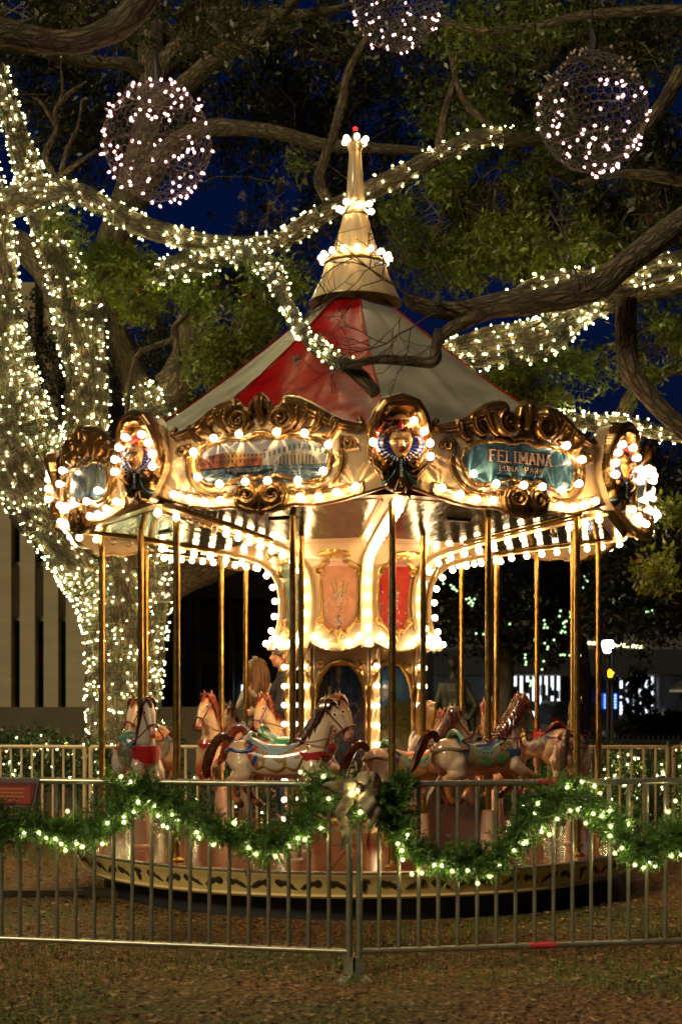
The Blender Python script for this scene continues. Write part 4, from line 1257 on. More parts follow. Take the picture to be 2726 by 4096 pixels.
    for dx, dy, sc_ in ((0, 0, 1), (.012, .016, .8), (-.012, -.014, .8)):
        b.tube([(q[0] + dx * i / nt_, q[1] + dy * i / nt_, q[2]) for i, q in enumerate(tp)], [sc_ * float(np.interp(i / (nt_ - 1), [0, .2, .6, .85, 1], [.022, .034, .042, .026, .003])) for i in range(nt_)], 8, True, squash=(.8, 1))
    b.build('tail', hair_mat(spec['mane']), bo)
    # blanket with scalloped, gold-edged panels
    c1, c2, c3 = spec['blanket']
    gold = (.30, .16, .04)
    X0, X1 = -.355, .145
    def T(x): return R(104 + 15 * abs(math.sin((x - X0) * 19)) - 60 * max(0, (-.27 - x) / .085) - 45 * max(0, (x - .06) / .085))
    st2 = spec['strap2']; st1 = spec['strap']
    def bc(x, t, T_):
        q = abs(t) / T_; edge = (1 - q) * T_
        fl = mnoise.noise((x * 62, t * 15, phi)) > .16
        if edge < .10 or x < X0 + .010 or x > X1 - .010: return gold
        if x < -.235:                                            # slanting bands over the loins
            v = (x + .355 + .06 * abs(t)) * 34 % 3.0
            return st2 if v < 1.15 else (gold if v < 1.4 else (st1 if v < 2.5 else gold))
        if abs(x + .235) < .010: return gold
        lobe = .70 + .09 * math.cos((x + .05) * 40)
        if q > lobe + .03:                                       # scalloped skirt with sprigs
            u = (x - X0) * 19 / math.pi % 1.0
            if min(u, 1 - u) < .07: return gold
            return c3 if not fl or abs(q - .86) > .08 else (.46, .34, .10)
        if q > lobe - .03: return gold
        if x > .025:                                             # shoulder panel
            if x < .040: return gold
            return c2 if not fl else (.44, .33, .12)
        d = math.hypot((x + .10) / .105, (abs(t) - 1.0) / .33)
        if d < .82: return st1 if not fl else (.50, .40, .14)
        return gold if d < 1.0 else c1
    blm = attr_mat('glazed_trappings', .22, 0, .7, var=.08)
    patch(X0, X1, T, 72, 92, 1.062, bc).build('saddle_blanket', blm, bo, True, 180)
    def sk(x, t): return .05 + .16 * max(0, (-.20 - x) / .12) ** 2 * max(0, math.cos(t)) + .10 * max(0, (x + .02) / .09) ** 2 - .01 * math.cos(t)
    def TS_(x): return R(40 + 26 * math.exp(-((x + .10) / .10) ** 2))
    patch(-.315, .075, TS_, 26, 18, 1.05, lambda x, t, T_: spec['saddle2'] if (abs(t) / T_ > .86 or x < -.295) else spec['saddle'], sk).build('saddle', blm, bo, True, 180)
    b = MB(); b.tube([tsurf(-.315, -.75, 1.30), tsurf(-.322, -.3, 1.42), tsurf(-.325, 0, 1.46), tsurf(-.322, .3, 1.42), tsurf(-.315, .75, 1.30)], .017, 7); b.build('cantle', gl(spec['saddle2'], 'edge'), bo)
    # straps
    def band(pts, w, name, m, th=.35):
        q = [tuple(p) for p in crom([tuple(p) for p in pts], 4)]
        bb = MB(); bb.tube(q, w, 8, True, squash=(th, 1) if False else (1, 1)); return bb.build(name, m, bo)
    bs_ = [tsurf(.08, R(70), 1.02), tsurf(.16, R(84), 1.06), tsurf(.235, R(86), 1.12), Vector((.292, 0, .025)), tsurf(.235, -R(86), 1.12), tsurf(.16, -R(84), 1.06), tsurf(.08, -R(70), 1.02)]
    b = MB(); q = crom([tuple(p) for p in bs_], 5)
    hw_ = spec.get('breast_h', .028); vs = []
    for i, p in enumerate(q):
        s = math.sin(math.pi * i / (len(q) - 1)); hh_ = hw_ * (.7 + .5 * s); sw = .012 * math.sin(i * 1.4)
        vs += [(p[0] * 1.0, p[1] * 1.02, p[2] + hh_), (p[0] + .012, p[1] * 1.06, p[2]), (p[0] - .012, p[1] * 1.02, p[2] - hh_ - abs(sw))]
    b.add(vs, [(i * 3 + j, (i + 1) * 3 + j, (i + 1) * 3 + j + 1, i * 3 + j + 1) for i in range(len(q) - 1) for j in range(2)])
    b.build('breast_strap', gl(spec['strap'], 'strap'), bo)
    cr = [tsurf(-.28, R(62), 1.03), tsurf(-.38, R(74), 1.10), tsurf(-.455, R(70), 1.12), Vector((-.515, 0, .045)), tsurf(-.455, -R(70), 1.12), tsurf(-.38, -R(74), 1.10), tsurf(-.28, -R(62), 1.03)]
    band(cr, .016, 'crupper_strap', gl(spec['strap2'], 'strap'))
    mz = Vector((hd[2][0] + .004, 0, hd[2][1] + .006)); ax = (Vector((hd[3][0], 0, hd[3][1])) - Vector((hd[1][0], 0, hd[1][1]))).normalized(); pn_ = Vector((-ax.z, 0, ax.x))
    ring = [mz + pn_ * .046 * math.cos(a) + Vector((0, 1, 0)) * .038 * math.sin(a) for a in np.linspace(0, 2 * math.pi, 17)]
    b = MB(); b.tube(ring, .0065, 6)
    for s in (-1, 1):
        b.tube([mz + Vector((0, s * .038, 0)), Vector((hd[1][0] - .03, s * .048, hd[1][1] + .02)), Vector((hd[0][0] - .015, s * .046, hd[0][1] + .03)), Vector((hd[0][0] - .02, 0, hd[0][1] + .062))], .0075, 6)
        b.ball(mz + Vector((0, s * .040, 0)), .011, 8, 5)
    b.build('bridle', gl(spec.get('bridle', (.12, .05, .02)), 'bridle'), bo)
    for s in (-1, 1):
        b = MB(); b.tube([tuple(p) for p in crom([tuple(mz + Vector((-.005, s * .042, -.01))), (.30, s * .10, .16), (.16, s * .115, .13), (.03, s * .055, .155)], 5)], .0085, 6, squash=(1, .6)); b.build('rein', LEATHER, bo)
    # pole, sleeve and pedestal
    ptop = float(ceil_z(rr)) - PF_Z + .02
    b = twisted(.04, ptop, .0245); b.build('pole', BRASS, h)
    b = MB(); b.lathe([(.03, zb - .13), (.036, zb - .15), (.032, zb - .22), (.0, zb - .22)], 12); b.build('pole_sleeve', PEDESTAL, h)
    ph_ = spec.get('ped', .40)
    b = MB(); b.lathe([(0, 0), (.085, 0), (.085, .015), (.066, .03), (.058, ph_ * .6), (.051, ph_), (.03, ph_ + .004), (0, ph_ + .004)], 20); b.build('pole_base', PEDESTAL, h)
    return h
W_, CR_ = (.66, .54, .42), (.60, .40, .22)
HSPEC = [
 dict(var=0, phi=-15.8, r=1.75, z=1.12, mane=(.020, .006, .003), blanket=((.26, .20, .12), (.42, .16, .12), (.46, .45, .42)), saddle=(.15, .23, .29), saddle2=(.22, .32, .38), strap=(.34, .015, .015), strap2=(.015, .04, .20), ped=.36, label='white carousel horse with black mane, slate blue saddle and red breast strap'),
 dict(var=1, phi=33.0, r=1.80, z=1.135, mane=(.045, .008, .004), blanket=((.14, .30, .22), (.16, .03, .03), (.05, .26, .12)), saddle=(.02, .04, .12), saddle2=(.12, .30, .22), strap=(.03, .09, .24), strap2=(.25, .18, .10), ped=.36, bridle=(.05, .20, .08), label='white carousel horse with green scalloped blanket and maroon mane below the lettered panel'),
 dict(var=2, phi=-67.0, r=1.88, z=1.10, mane=(.030, .012, .008), blanket=((.10, .30, .22), (.03, .10, .30), (.12, .32, .20)), saddle=(.04, .10, .26), saddle2=(.12, .36, .24), strap=(.45, .012, .012), strap2=(.3, .15, .1), breast_h=.055, ped=.52, brow=.12, base=(.68, .57, .50), label='white carousel horse with a wide red breast strap, facing outwards before the lit oak trunk'),
 dict(var=0, phi=-103.0, r=1.90, z=1.12, mane=(.05, .02, .01), blanket=((.12, .32, .34), (.4, .1, .05), (.15, .35, .40)), saddle=(.55, .13, .03), saddle2=(.62, .36, .2), strap=(.12, .3, .35), strap2=(.12, .3, .4), pt=(.52, .18, .04), label='carousel horse with a shiny orange saddle behind the red-strapped white horse'),
 dict(var=2, phi=-118.0, r=1.36, z=1.14, mane=(.10, .022, .008), blanket=((.14, .32, .30), (.45, .04, .03), (.30, .36, .30)), saddle=(.62, .24, .18), saddle2=(.06, .14, .30), strap=(.4, .05, .03), strap2=(.4, .15, .08), base=CR_, pt=(.45, .09, .02), brow=.9, label='carousel horse with orange face and pink saddle next to the dark faced horse'),
 dict(var=1, phi=-146.0, r=1.86, z=1.08, yaw=24, mane=(.022, .010, .006), blanket=((.40, .20, .10), (.40, .06, .04), (.45, .25, .12)), saddle=(.45, .15, .08), saddle2=(.4, .2, .1), strap=(.12, .02, .015), strap2=(.3, .1, .05), brow=.9, pt=(.12, .05, .025), label='carousel horse with a dark brown face carrying the long haired girl'),
 dict(var=1, phi=-150.0, r=1.26, z=1.17, yaw=20, mane=(.10, .022, .008), blanket=((.30, .10, .2), (.06, .06, .3), (.4, .2, .1)), saddle=(.3, .1, .06), saddle2=(.4, .2, .1), strap=(.06, .05, .25), strap2=(.4, .1, .05), base=(.66, .48, .27), pt=(.55, .16, .03), brow=.8, bridle=(.10, .10, .30), label='cream carousel horse with orange forelock and violet bridle carrying the boy in navy'),
 dict(var=1, phi=-21.0, r=1.20, z=1.16, mane=(.10, .025, .012), blanket=((.14, .32, .26), (.45, .12, .05), (.13, .30, .24)), saddle=(.06, .28, .16), saddle2=(.10, .36, .22), strap=(.35, .03, .02), strap2=(.1, .3, .2), pt=(.45, .14, .04), brow=.6, label='inner carousel horse with chestnut mane and green saddle behind the black maned one'),
 dict(var=0, phi=25.0, r=1.22, z=1.05, mane=(.035, .008, .004), blanket=((.16, .26, .32), (.5, .12, .04), (.55, .24, .12)), saddle=(.55, .10, .02), saddle2=(.08, .34, .18), strap=(.02, .05, .22), strap2=(.3, .2, .1), pt=(.42, .14, .04), ped=.3, label='inner carousel horse with glossy orange saddle and black tail, partly behind the green blanketed horse'),
 dict(var=1, phi=75.0, r=1.85, z=1.12, mane=(.012, .010, .008), blanket=((.20, .30, .28), (.4, .1, .08), (.45, .20, .16)), saddle=(.16, .34, .18), saddle2=(.30, .08, .05), strap=(.40, .14, .11), strap2=(.42, .16, .13), label='carousel horse seen from behind with a pink crupper and black mane'),
 dict(var=0, phi=117.0, r=1.88, z=1.16, mane=(.10, .022, .008), blanket=((.04, .10, .28), (.5, .38, .04), (.10, .04, .20)), saddle=(.50, .012, .015), saddle2=(.4, .05, .03), strap=(.10, .05, .22), strap2=(.10, .05, .22), label='carousel horse with violet blanket of yellow flowers and a scarlet saddle'),
 dict(var=2, phi=146.0, r=1.86, z=.98, mane=(.10, .022, .008), blanket=((.40, .12, .05), (.03, .06, .25), (.45, .2, .1)), saddle=(.4, .05, .03), saddle2=(.4, .2, .1), strap=(.4, .08, .04), strap2=(.35, .1, .05), base=(.66, .44, .26), pt=(.50, .16, .04), label='peach carousel horse galloping at the back near the statue'),
 dict(var=0, phi=101.0, r=1.26, z=1.10, mane=(.10, .022, .008), blanket=((.40, .10, .05), (.5, .3, .1), (.4, .16, .08)), saddle=(.45, .05, .03), saddle2=(.4, .15, .08), strap=(.4, .08, .04), strap2=(.35, .1, .05), base=CR_, label='red maned carousel horse at the back behind the maroon maned one'),
]
for s_ in HSPEC: make_horse(s_)

# ------------------------------------------------------------------ chariot: pale scrolled seat with a carved golden-haired figurehead
CHM = attr_mat('glazed_chariot', .25, 0, .6, var=.06)
ch = thing('chariot', 'pale lilac scrolled chariot seat with a golden haired carved figurehead between the horses', 'chariot', rad(43, .94, 0) + Vector((CX, CY, PF_Z)), R(43)); ch.scale = (.78, .85, .97)
side = [(-.46, .0), (-.42, .28), (-.40, .50), (-.30, .62), (-.14, .80), (.0, .93), (.10, .96), (.16, .86), (.14, .72), (.24, .55), (.36, .42), (.42, .25), (.40, .0)]
sd = [(-x, z) for x, z in [tuple(p) for p in crom(side, 5)]][::-1]
for s in (-1, 1):
    b = MB(); b.prism(sd, .04, Matrix.Translation((0, s * .20 - .02, 0)), lambda p: (.50, .44, .46) if p[2] > .45 else ((.22, .26, .36) if int((p[0] + 1) * 14) % 2 else (.55, .46, .40)))
    o_ = b.build('side_board', CHM, ch, False)
    for cx_, cz_, r0 in ((.12, .60, .085), (-.22, .36, .10), (.28, .42, .07)):
        st_ = dict(p=spiral(cx_, cz_, r0, .015, 1.5, 40, -1, 36), r=.018, h=.022)
        relief('scroll', mat('lilac_scroll', (.52, .44, .44), .25, 0, .5), o_, (cx_ - .15, cx_ + .15, cz_ - .15, cz_ + .15), .008, [st_], (lambda s_: lambda u, z, h: np.stack([u, s_ * .20 + s_ * (.021 + h) , z], -1))(s), base=.002)
b = MB(); b.box((-.02, 0, .34), (.60, .38, .05)); b.box((.30, 0, .50), (.05, .38, .30)); b.build('seat', mat('chariot_seat', (.40, .28, .20), .4, var=.2), ch, False)
b = MB()
b.capsule((.08, 0, .80), (.13, 0, .98), .085, .060, 12); b.capsule((.13, 0, .98), (.155, 0, 1.08), .040, .036, 10); b.ball((.18, 0, 1.15), (.062, .055, .075), 12, 8)
b.ball((.237, 0, 1.14), (.014, .010, .014), 6, 5); b.capsule((.06, .09, .93), (-.02, .14, .78), .034, .028, 8); b.capsule((.06, -.09, .93), (-.02, -.14, .78), .034, .028, 8)
fg = fuse(b, .012, 3, 'figurehead')
paint_mesh(fg, lambda co: mixc(np.tile((.66, .50, .38), (len(co), 1)), sstep(co[:, 0], .22, .235) * (np.abs(co[:, 2] - 1.115) < .012), (.5, .1, .08)))
fg.materials.clear(); fg.materials.append(CHM); fo = link('figurehead', fg, ch, (-.24, 0, -.02))
b = MB()
for i in range(9):
    a = -1.5 + i * .375
    b.tube([tuple(p) for p in crom([(.165, .05 * math.sin(a), 1.20), (.11, .085 * math.sin(a), 1.19), (.085, .095 * math.sin(a), 1.08), (.06, .08 * math.sin(a), .95)], 4)], [.03] * 8 + [.025, .02, .016, .012, .006], 6)
b.ball((.15, 0, 1.19), (.06, .065, .05), 10, 6)
b.build('golden_hair', mat('golden_hair_paint', (.50, .26, .06), .28, 0, .5, var=.5, vscale=22), fo)
# ------------------------------------------------------------------ riders
SKIN = attr_mat('skin', .5, 0, 0, var=.06)
def person(spec):
    """joints in metres, x forward, y left, z up from the seat or floor"""
    J = spec['J']; k = spec.get('k', 1.0)
    p = thing('person', spec['label'], 'person', spec['loc'], spec['rz'])
    hz = Vector(J['head']); face = R(spec.get('face', 0)); Hm = Matrix.Rotation(face, 3, 'Z')
    hs = spec.get('head', 1.0)
    b = MB(); q = lambda v: hz + Hm @ (Vector(v) * hs)
    sz = lambda r: (r[0] * hs, r[1] * hs, r[2] * hs)
    b.ball(q((-.008, 0, .018)), sz((.086, .072, .090)), 16, 10, M=Hm)            # skull
    b.ball(q((.022, 0, -.045)), sz((.060, .055, .062)), 14, 8, M=Hm)             # jaw
    b.ball(q((.060, 0, -.085)), sz((.020, .024, .016)), 8, 6, M=Hm)              # chin
    b.capsule(q((.078, 0, .012)), q((.098, 0, -.024)), .009 * hs, .014 * hs, 8)  # nose
    b.ball(q((.082, 0, -.056)), sz((.010, .024, .010)), 8, 5, M=Hm)              # lips
    b.ball(q((.074, 0, .030)), sz((.010, .050, .012)), 8, 5, M=Hm)               # brow
    for s in (-1, 1): b.ball(q((-.006, s * .074, -.010)), sz((.020, .010, .030)), 8, 6, M=Hm)
    b.capsule(hz + Vector((-.008, 0, -.07)) * hs, Vector(J['neck']) + Vector((0, 0, -.03)), .040 * hs, .045 * hs, 10)
    def chain(pts, rs):
        for i in range(len(pts) - 1): b.capsule(pts[i], pts[i + 1], rs[i], rs[i + 1], 10)
    tr = spec['torso']
    chain([J['pelvis'], J['waist'], J['chest'], J['neck']], [tr * 1.0, tr * .92, tr * 1.05, tr * .5])
    arms = {}
    for s, key in ((1, 'L'), (-1, 'R')):
        sh, el, wr = J['arm' + key]
        chain([sh, el, wr], [.043 * k, .034 * k, .023 * k])
        hp, kn, an, toe = J['leg' + key]
        chain([hp, kn, an, toe], [.075 * k, .055 * k, .036 * k, .032 * k])
        d = (Vector(wr) - Vector(el)).normalized(); palm = Vector(wr) + d * .04 * k
        b.capsule(wr, palm, .022 * k, .026 * k, 8)
        grip = Vector(spec.get('grip' + key, palm + d * .05))
        side_ = d.cross(Vector((0, 0, 1))); side_ = side_.normalized() if side_.length > .1 else Vector((1, 0, 0))
        up_ = side_.cross(d).normalized()
        for f in range(4):                                                        # fingers closing on what is held
            o_ = palm + up_ * (.024 - .016 * f) * k + d * .012
            c_ = Vector((grip.x, grip.y, o_.z)); out = side_ * s
            m1 = o_ + d * .026 * k * (1 - .08 * f) + out * .012 * k; m2 = m1 + d * .004 * k - out * .024 * k
            b.capsule(o_, m1, .0085 * k, .008 * k, 6); b.capsule(m1, m2, .008 * k, .007 * k, 6)
        th0 = Vector(wr) + d * .02 + up_ * .018 * k
        b.capsule(th0, th0 + up_ * .024 * k + d * .022 * k, .010 * k, .0085 * k, 6)
    body = fuse(b, spec.get('vox', .0085), 3, 'body')
    sk = spec.get('skin', (.62, .36, .23))
    def fn(co):
        C = np.tile(sk, (len(co), 1)); L = (np.array(co) - np.array(hz)) @ np.array(Hm) / hs
        m = np.hypot(L[:, 1] / .022, (L[:, 2] + .056) / .009) < 1; C[m & (L[:, 0] > .05)] = (.45, .15, .12)
        for s in (-1, 1):
            m = np.hypot((L[:, 1] - s * .030) / .013, (L[:, 2] - .008) / .007) < 1; C[m & (L[:, 0] > .05)] = (.05, .03, .02)
            m = np.hypot((L[:, 1] - s * .030) / .020, (L[:, 2] - .032) / .005) < 1; C[m & (L[:, 0] > .05)] = (.12, .06, .03)
            m = np.hypot(L[:, 1] - s * .055, L[:, 2] + .03) < .022; C[m & (L[:, 0] > .03)] = (.62, .28, .19)
        return C
    paint_mesh(body, fn); body.materials.clear(); body.materials.append(SKIN)
    bo = link('body', body, p)
    # top
    b = MB(); t2 = tr + .016
    for a, c, r0, r1 in ((J['pelvis'], J['waist'], t2 * 1.06, t2), (J['waist'], J['chest'], t2, t2 * 1.08), (J['chest'], Vector(J['neck']) + Vector((0, 0, -.035)), t2 * 1.06, t2 * .52)):
        b.capsule(a, c, r0, r1, 14)
    for key in 'LR':
        sh, el, wr = J['arm' + key]; w2 = Vector(el).lerp(Vector(wr), .92)
        b.capsule(sh, el, .058 * k, .050 * k, 10); b.capsule(el, w2, .050 * k, .040 * k, 10)
    tm = fuse(b, .012, 3, 'top'); tm.materials.clear(); tm.materials.append(spec['top']); link('sweater', tm, bo)
    b = MB(); b.capsule(J['pelvis'], Vector(J['pelvis']) + Vector((0, 0, .03)), tr * 1.14, tr * 1.1, 12)
    for key in 'LR':
        hp, kn, an, toe = J['leg' + key]
        b.capsule(hp, kn, .090 * k, .068 * k, 10); b.capsule(kn, Vector(kn).lerp(Vector(an), .9), .068 * k, .052 * k, 10)
    tm = fuse(b, .012, 3, 'trousers'); tm.materials.clear(); tm.materials.append(spec['trousers']); link('trousers', tm, bo)
    for key in 'LR':
        hp, kn, an, toe = J['leg' + key]
        b = MB(); b.capsule(Vector(an) + Vector((-.02, 0, -.015)), toe, .044 * k, .038 * k, 10); b.build('shoe', mat('dark_shoe', (.03, .025, .025), .5), bo)
    # hair
    b = MB(); hm = spec['hair']
    if spec['hairstyle'] == 'long':
        g = random.Random(3)
        for i in range(64):
            a = -2.5 + 5.0 * i / 63 + math.pi; ca, sa = math.cos(a), math.sin(a)
            L = g.uniform(.24, .42)
            p0 = q((.0, 0, .105)); p1 = q((ca * .062, sa * .060, .085)); p2 = q((ca * .112, sa * .104, .0)); p3 = q((ca * .126, sa * .122, -.10)); p4 = q((ca * .130 - .01, sa * .126 + g.uniform(-.02, .02), -.10 - L * .5)); p5 = q((ca * .105 - .02, sa * .10 + g.uniform(-.02, .02), -.10 - L))
            pts = [tuple(x) for x in crom([tuple(x) for x in (p0, p1, p2, p3, p4, p5)], 3)]
            sh_ = g.uniform(.45, 1.35); b.tube(pts, [.012, .015, .016] + [.016] * (len(pts) - 7) + [.014, .010, .007, .002], 5, squash=(1, .6), col=(.27 * sh_, .135 * sh_, .045 * sh_))
        b.ball(q((-.012, 0, .03)), sz((.094, .082, .088)), 14, 9, M=Hm, col=(.16, .08, .028))
        b.build('long_hair', attr_mat('combed_hair', .4, 0, .1, var=.4), bo, True, 180)
        b = MB(); b.ball(q((.01, .0, .118)), sz((.022, .03, .014)), 8, 5); b.build('hair_bow', mat('white_bow', (.6, .55, .48), .6), bo)
    else:
        c = MB(); c.ball((-.016, 0, .030), (.094, .080, .092), 18, 12)
        c.capsule((.05, -.04, .085), (.055, .04, .085), .028, .028, 8)
        for s in (-1, 1): c.capsule((.005, s * .070, .03), (.012, s * .071, -.012), .016, .008, 6)
        c.capsule((-.075, -.03, -.03), (-.075, .03, -.03), .03, .03, 8)
        b.add([q(v) for v in c.v], c.f)
        hme = fuse(b, .009, 2, 'hair'); hme.materials.clear(); hme.materials.append(hm); link('short_hair', hme, bo)
    return p
def ride_pos(phi, r, z, fwd=0.0):
    a = R(phi); return Vector((CX + r * math.sin(a), CY - r * math.cos(a), z)) + Vector((math.cos(a), math.sin(a), 0)) * fwd
def knit(name, c): return mat(name, c, .85, 0, 0, var=.25, vscale=20, bump=.4, bscale=90)
def seated(k, lean=.0):
    s = k
    J = dict(head=(.03 * s + lean, 0, .60 * s), neck=(.0 + lean * .8, 0, .485 * s), chest=(-.01 + lean * .5, 0, .35 * s), waist=(-.02, 0, .18 * s), pelvis=(-.02, 0, .07 * s))
    for key, y in (('L', 1), ('R', -1)):
        J['arm' + key] = [(-.01 + lean * .7, y * .125 * s, .43 * s), (.07 * s, y * .17 * s, .25 * s), (.165, y * .035, .36 * s + (.03 if y > 0 else -.03))]
        J['leg' + key] = [(.02, y * .08, .05), (.17 * s, y * .17 * s, -.02), (.12 * s, y * .19 * s, -.27 * s), (.20 * s, y * .20 * s, -.30 * s)]
    return J
a_ = R(-146 + 24)
girl = dict(J=seated(.98), k=.86, loc=ride_pos(-146, 1.86, 1.25) + Vector((math.cos(a_), math.sin(a_), 0)) * -.20, rz=a_, face=-62, torso=.10, head=1.08, hair=mat('light_brown_hair', (.26, .13, .045), .42, 0, .1, var=.5, vscale=35, col2=(.36, .21, .085)), hairstyle='long', top=knit('cream_sweater', (.58, .50, .40)), trousers=knit('beige_leggings', (.42, .34, .26)), label='girl with long light brown hair and cream sweater riding a horse, hands on the pole')
person(girl)
a_ = R(-150 + 20)
boy = dict(J=seated(1.02), k=.90, loc=ride_pos(-150, 1.26, 1.32) + Vector((math.cos(a_), math.sin(a_), 0)) * -.18, rz=a_, face=-46, torso=.10, head=1.0, hair=mat('short_brown_hair', (.13, .055, .02), .55, 0, 0, var=.4, vscale=40), hairstyle='short', top=knit('navy_sweater', (.022, .026, .045)), trousers=knit('dark_trousers', (.03, .03, .04)), label='boy with short brown hair and navy sweater in profile, riding behind the girl')
person(boy)
J = dict(head=(.03, 0, 1.60), neck=(.0, 0, 1.45), chest=(-.01, 0, 1.25), waist=(-.01, 0, 1.05), pelvis=(0, 0, .90))
for key, y in (('L', 1), ('R', -1)):
    J['arm' + key] = [(0, y * .19, 1.38), (.05, y * .25, 1.12), (.26, y * .15, 1.08)]
    J['leg' + key] = [(.0, y * .09, .88), (.02, y * .10, .48), (.0, y * .11, .09), (.14, y * .13, .05)]
person(dict(J=J, k=1.15, loc=P(1172, 3300, 13.15) * 0 + Vector(((1138 - 1363) / FPX * 13.15, 13.15, PF_Z)), rz=R(185), face=10, torso=.13, head=1.08, vox=.011, hair=mat('grey_brown_hair', (.10, .07, .05), .6, var=.4, vscale=40), hairstyle='short', top=knit('dark_grey_jumper', (.04, .04, .05)), trousers=mat('blue_jeans', (.03, .05, .11), .8, var=.3, vscale=60, bump=.3, bscale=150), label='adult in blue jeans standing on the platform behind the boy, mostly hidden by the bulbs'))
# ------------------------------------------------------------------ ground
def ground_mat():
    m, nt, b = _new('lawn_and_leaf_litter'); L = nt.links.new
    tc = N(nt, 'TexCoord')
    n1 = N(nt, 'TexNoise'); n1.inputs['Scale'].default_value = .55; n1.inputs['Detail'].default_value = 5
    n2 = N(nt, 'TexNoise'); n2.inputs['Scale'].default_value = 26; n2.inputs['Detail'].default_value = 6
    n3 = N(nt, 'TexVoronoi'); n3.inputs['Scale'].default_value = 34
    for n in (n1, n2, n3): L(tc.outputs['Object'], n.inputs['Vector'])
    r1 = N(nt, 'ValToRGB'); e = r1.color_ramp.elements
    e[0].position = .42; e[0].color = (.20, .105, .034, 1); e[1].position = .60; e[1].color = (.095, .105, .020, 1)
    L(n1.outputs[0], r1.inputs[0])
    r2 = N(nt, 'ValToRGB'); e = r2.color_ramp.elements
    e[0].position = .36; e[0].color = (.30, .26, .20, 1); e[1].position = .66; e[1].color = (1.7, 1.5, 1.2, 1)
    L(n2.outputs[0], r2.inputs[0])
    mx = N(nt, 'Mix', data_type='RGBA', blend_type='MULTIPLY'); mx.inputs[0].default_value = 1
    L(r1.outputs[0], mx.inputs[6]); L(r2.outputs[0], mx.inputs[7])
    L(mx.outputs[2], b.inputs['Base Color'])
    b.inputs['Roughness'].default_value = .8
    bp = N(nt, 'Bump'); bp.inputs['Strength'].default_value = .9; bp.inputs['Distance'].default_value = .03
    ad = N(nt, 'Math', operation='ADD'); L(n2.outputs[0], ad.inputs[0]); L(n3.outputs['Distance'], ad.inputs[1])
    L(ad.outputs[0], bp.inputs['Height']); L(bp.outputs[0], b.inputs['Normal'])
    return m
b = MB(); b.add([(-140, -15, 0), (140, -15, 0), (140, 220, 0), (-140, 220, 0)], [(0, 1, 2, 3)])
struct(b.build('ground', ground_mat(), None, False))
# leaf litter and short grass in front of and around the ride
def scatter_litter():
    n = 26000
    y = 4.2 + 12 * npr.random(n) ** 1.4; x = (npr.random(n) - .5) * (y * .56 + .6)
    keep = np.hypot(x - CX, y - CY) > 2.25; x, y = x[keep], y[keep]; n = len(x)
    sz = npr.uniform(.010, .028, n); a = npr.uniform(0, 6.28, n); til = npr.uniform(-.7, .7, n); z = npr.uniform(.004, .02, n)
    ca, sa = np.cos(a), np.sin(a)
    V = np.zeros((n, 4, 3))
    for i, (u, v) in enumerate(((-1, 0), (0, -.45), (1, 0), (0, .45))):
        V[:, i, 0] = x + sz * (u * ca - v * sa); V[:, i, 1] = y + sz * (u * sa + v * ca); V[:, i, 2] = z + sz * (v * til + abs(u) * .3)
    Cc = np.array([(.13, .062, .020), (.19, .10, .035), (.08, .035, .012), (.34, .22, .10)])[npr.integers(0, 4, n)]
    me = fast_mesh('leaf_litter', V.reshape(-1, 3), np.arange(n * 4).reshape(-1, 4), attr_mat('dead_leaf', .7, var=.3), np.repeat(Cc, 4, 0))
    tag(link('leaf_litter', me), 'brown fallen leaves lying over the lawn around the carousel', 'leaf litter', kind='stuff')
    n = 60000
    y = 5.0 + 12.5 * npr.random(n) ** 1.2; x = (npr.random(n) - .5) * (y * .56 + .6)
    dens = np.array([mnoise.noise((px * .8, py * .8, 3.0)) for px, py in zip(x, y)]) + .95 * np.exp(-((y - 8.15) / .42) ** 2) + npr.normal(0, .12, n)
    keep = (np.hypot(x - CX, y - CY) > 2.3) & (dens > .14); x, y = x[keep], y[keep]; n = len(x)
    h = npr.uniform(.02, .055, n); a = npr.uniform(0, 6.28, n); lx, ly = npr.normal(0, .012, n), npr.normal(0, .012, n); w_ = npr.uniform(.0025, .0045, n)
    V = np.zeros((n, 3, 3))
    V[:, 0] = np.stack([x - w_ * np.cos(a), y - w_ * np.sin(a), np.zeros(n)], -1); V[:, 1] = np.stack([x + w_ * np.cos(a), y + w_ * np.sin(a), np.zeros(n)], -1)
    V[:, 2] = np.stack([x + lx, y + ly, h], -1)
    Cc = np.array((.095, .15, .016))[None] * npr.uniform(.6, 1.5, n)[:, None]
    me = fast_mesh('grass', V.reshape(-1, 3), np.arange(n * 3).reshape(-1, 3), attr_mat('grass_blade', .6, var=.2), np.repeat(Cc, 3, 0))
    tag(link('grass', me), 'short patchy green grass growing through the leaf litter', 'grass', kind='stuff')
scatter_litter()
b = MB(); b.box((-2.6, 11.1, .03), (2.6, .16, .05)); tag(b.build('timber_plank', mat('weathered_timber', (.10, .075, .05), .8, var=.4, vscale=15), None, False), 'weathered timber plank lying on the grass beside the platform', 'plank')
b = MB(); b.box((-1.2, 11.9, .03), (.9, .10, .05), R(9)); tag(b.build('timber_plank', MATS['weathered_timber'], None, False), 'short dark plank half under the carousel base', 'plank')

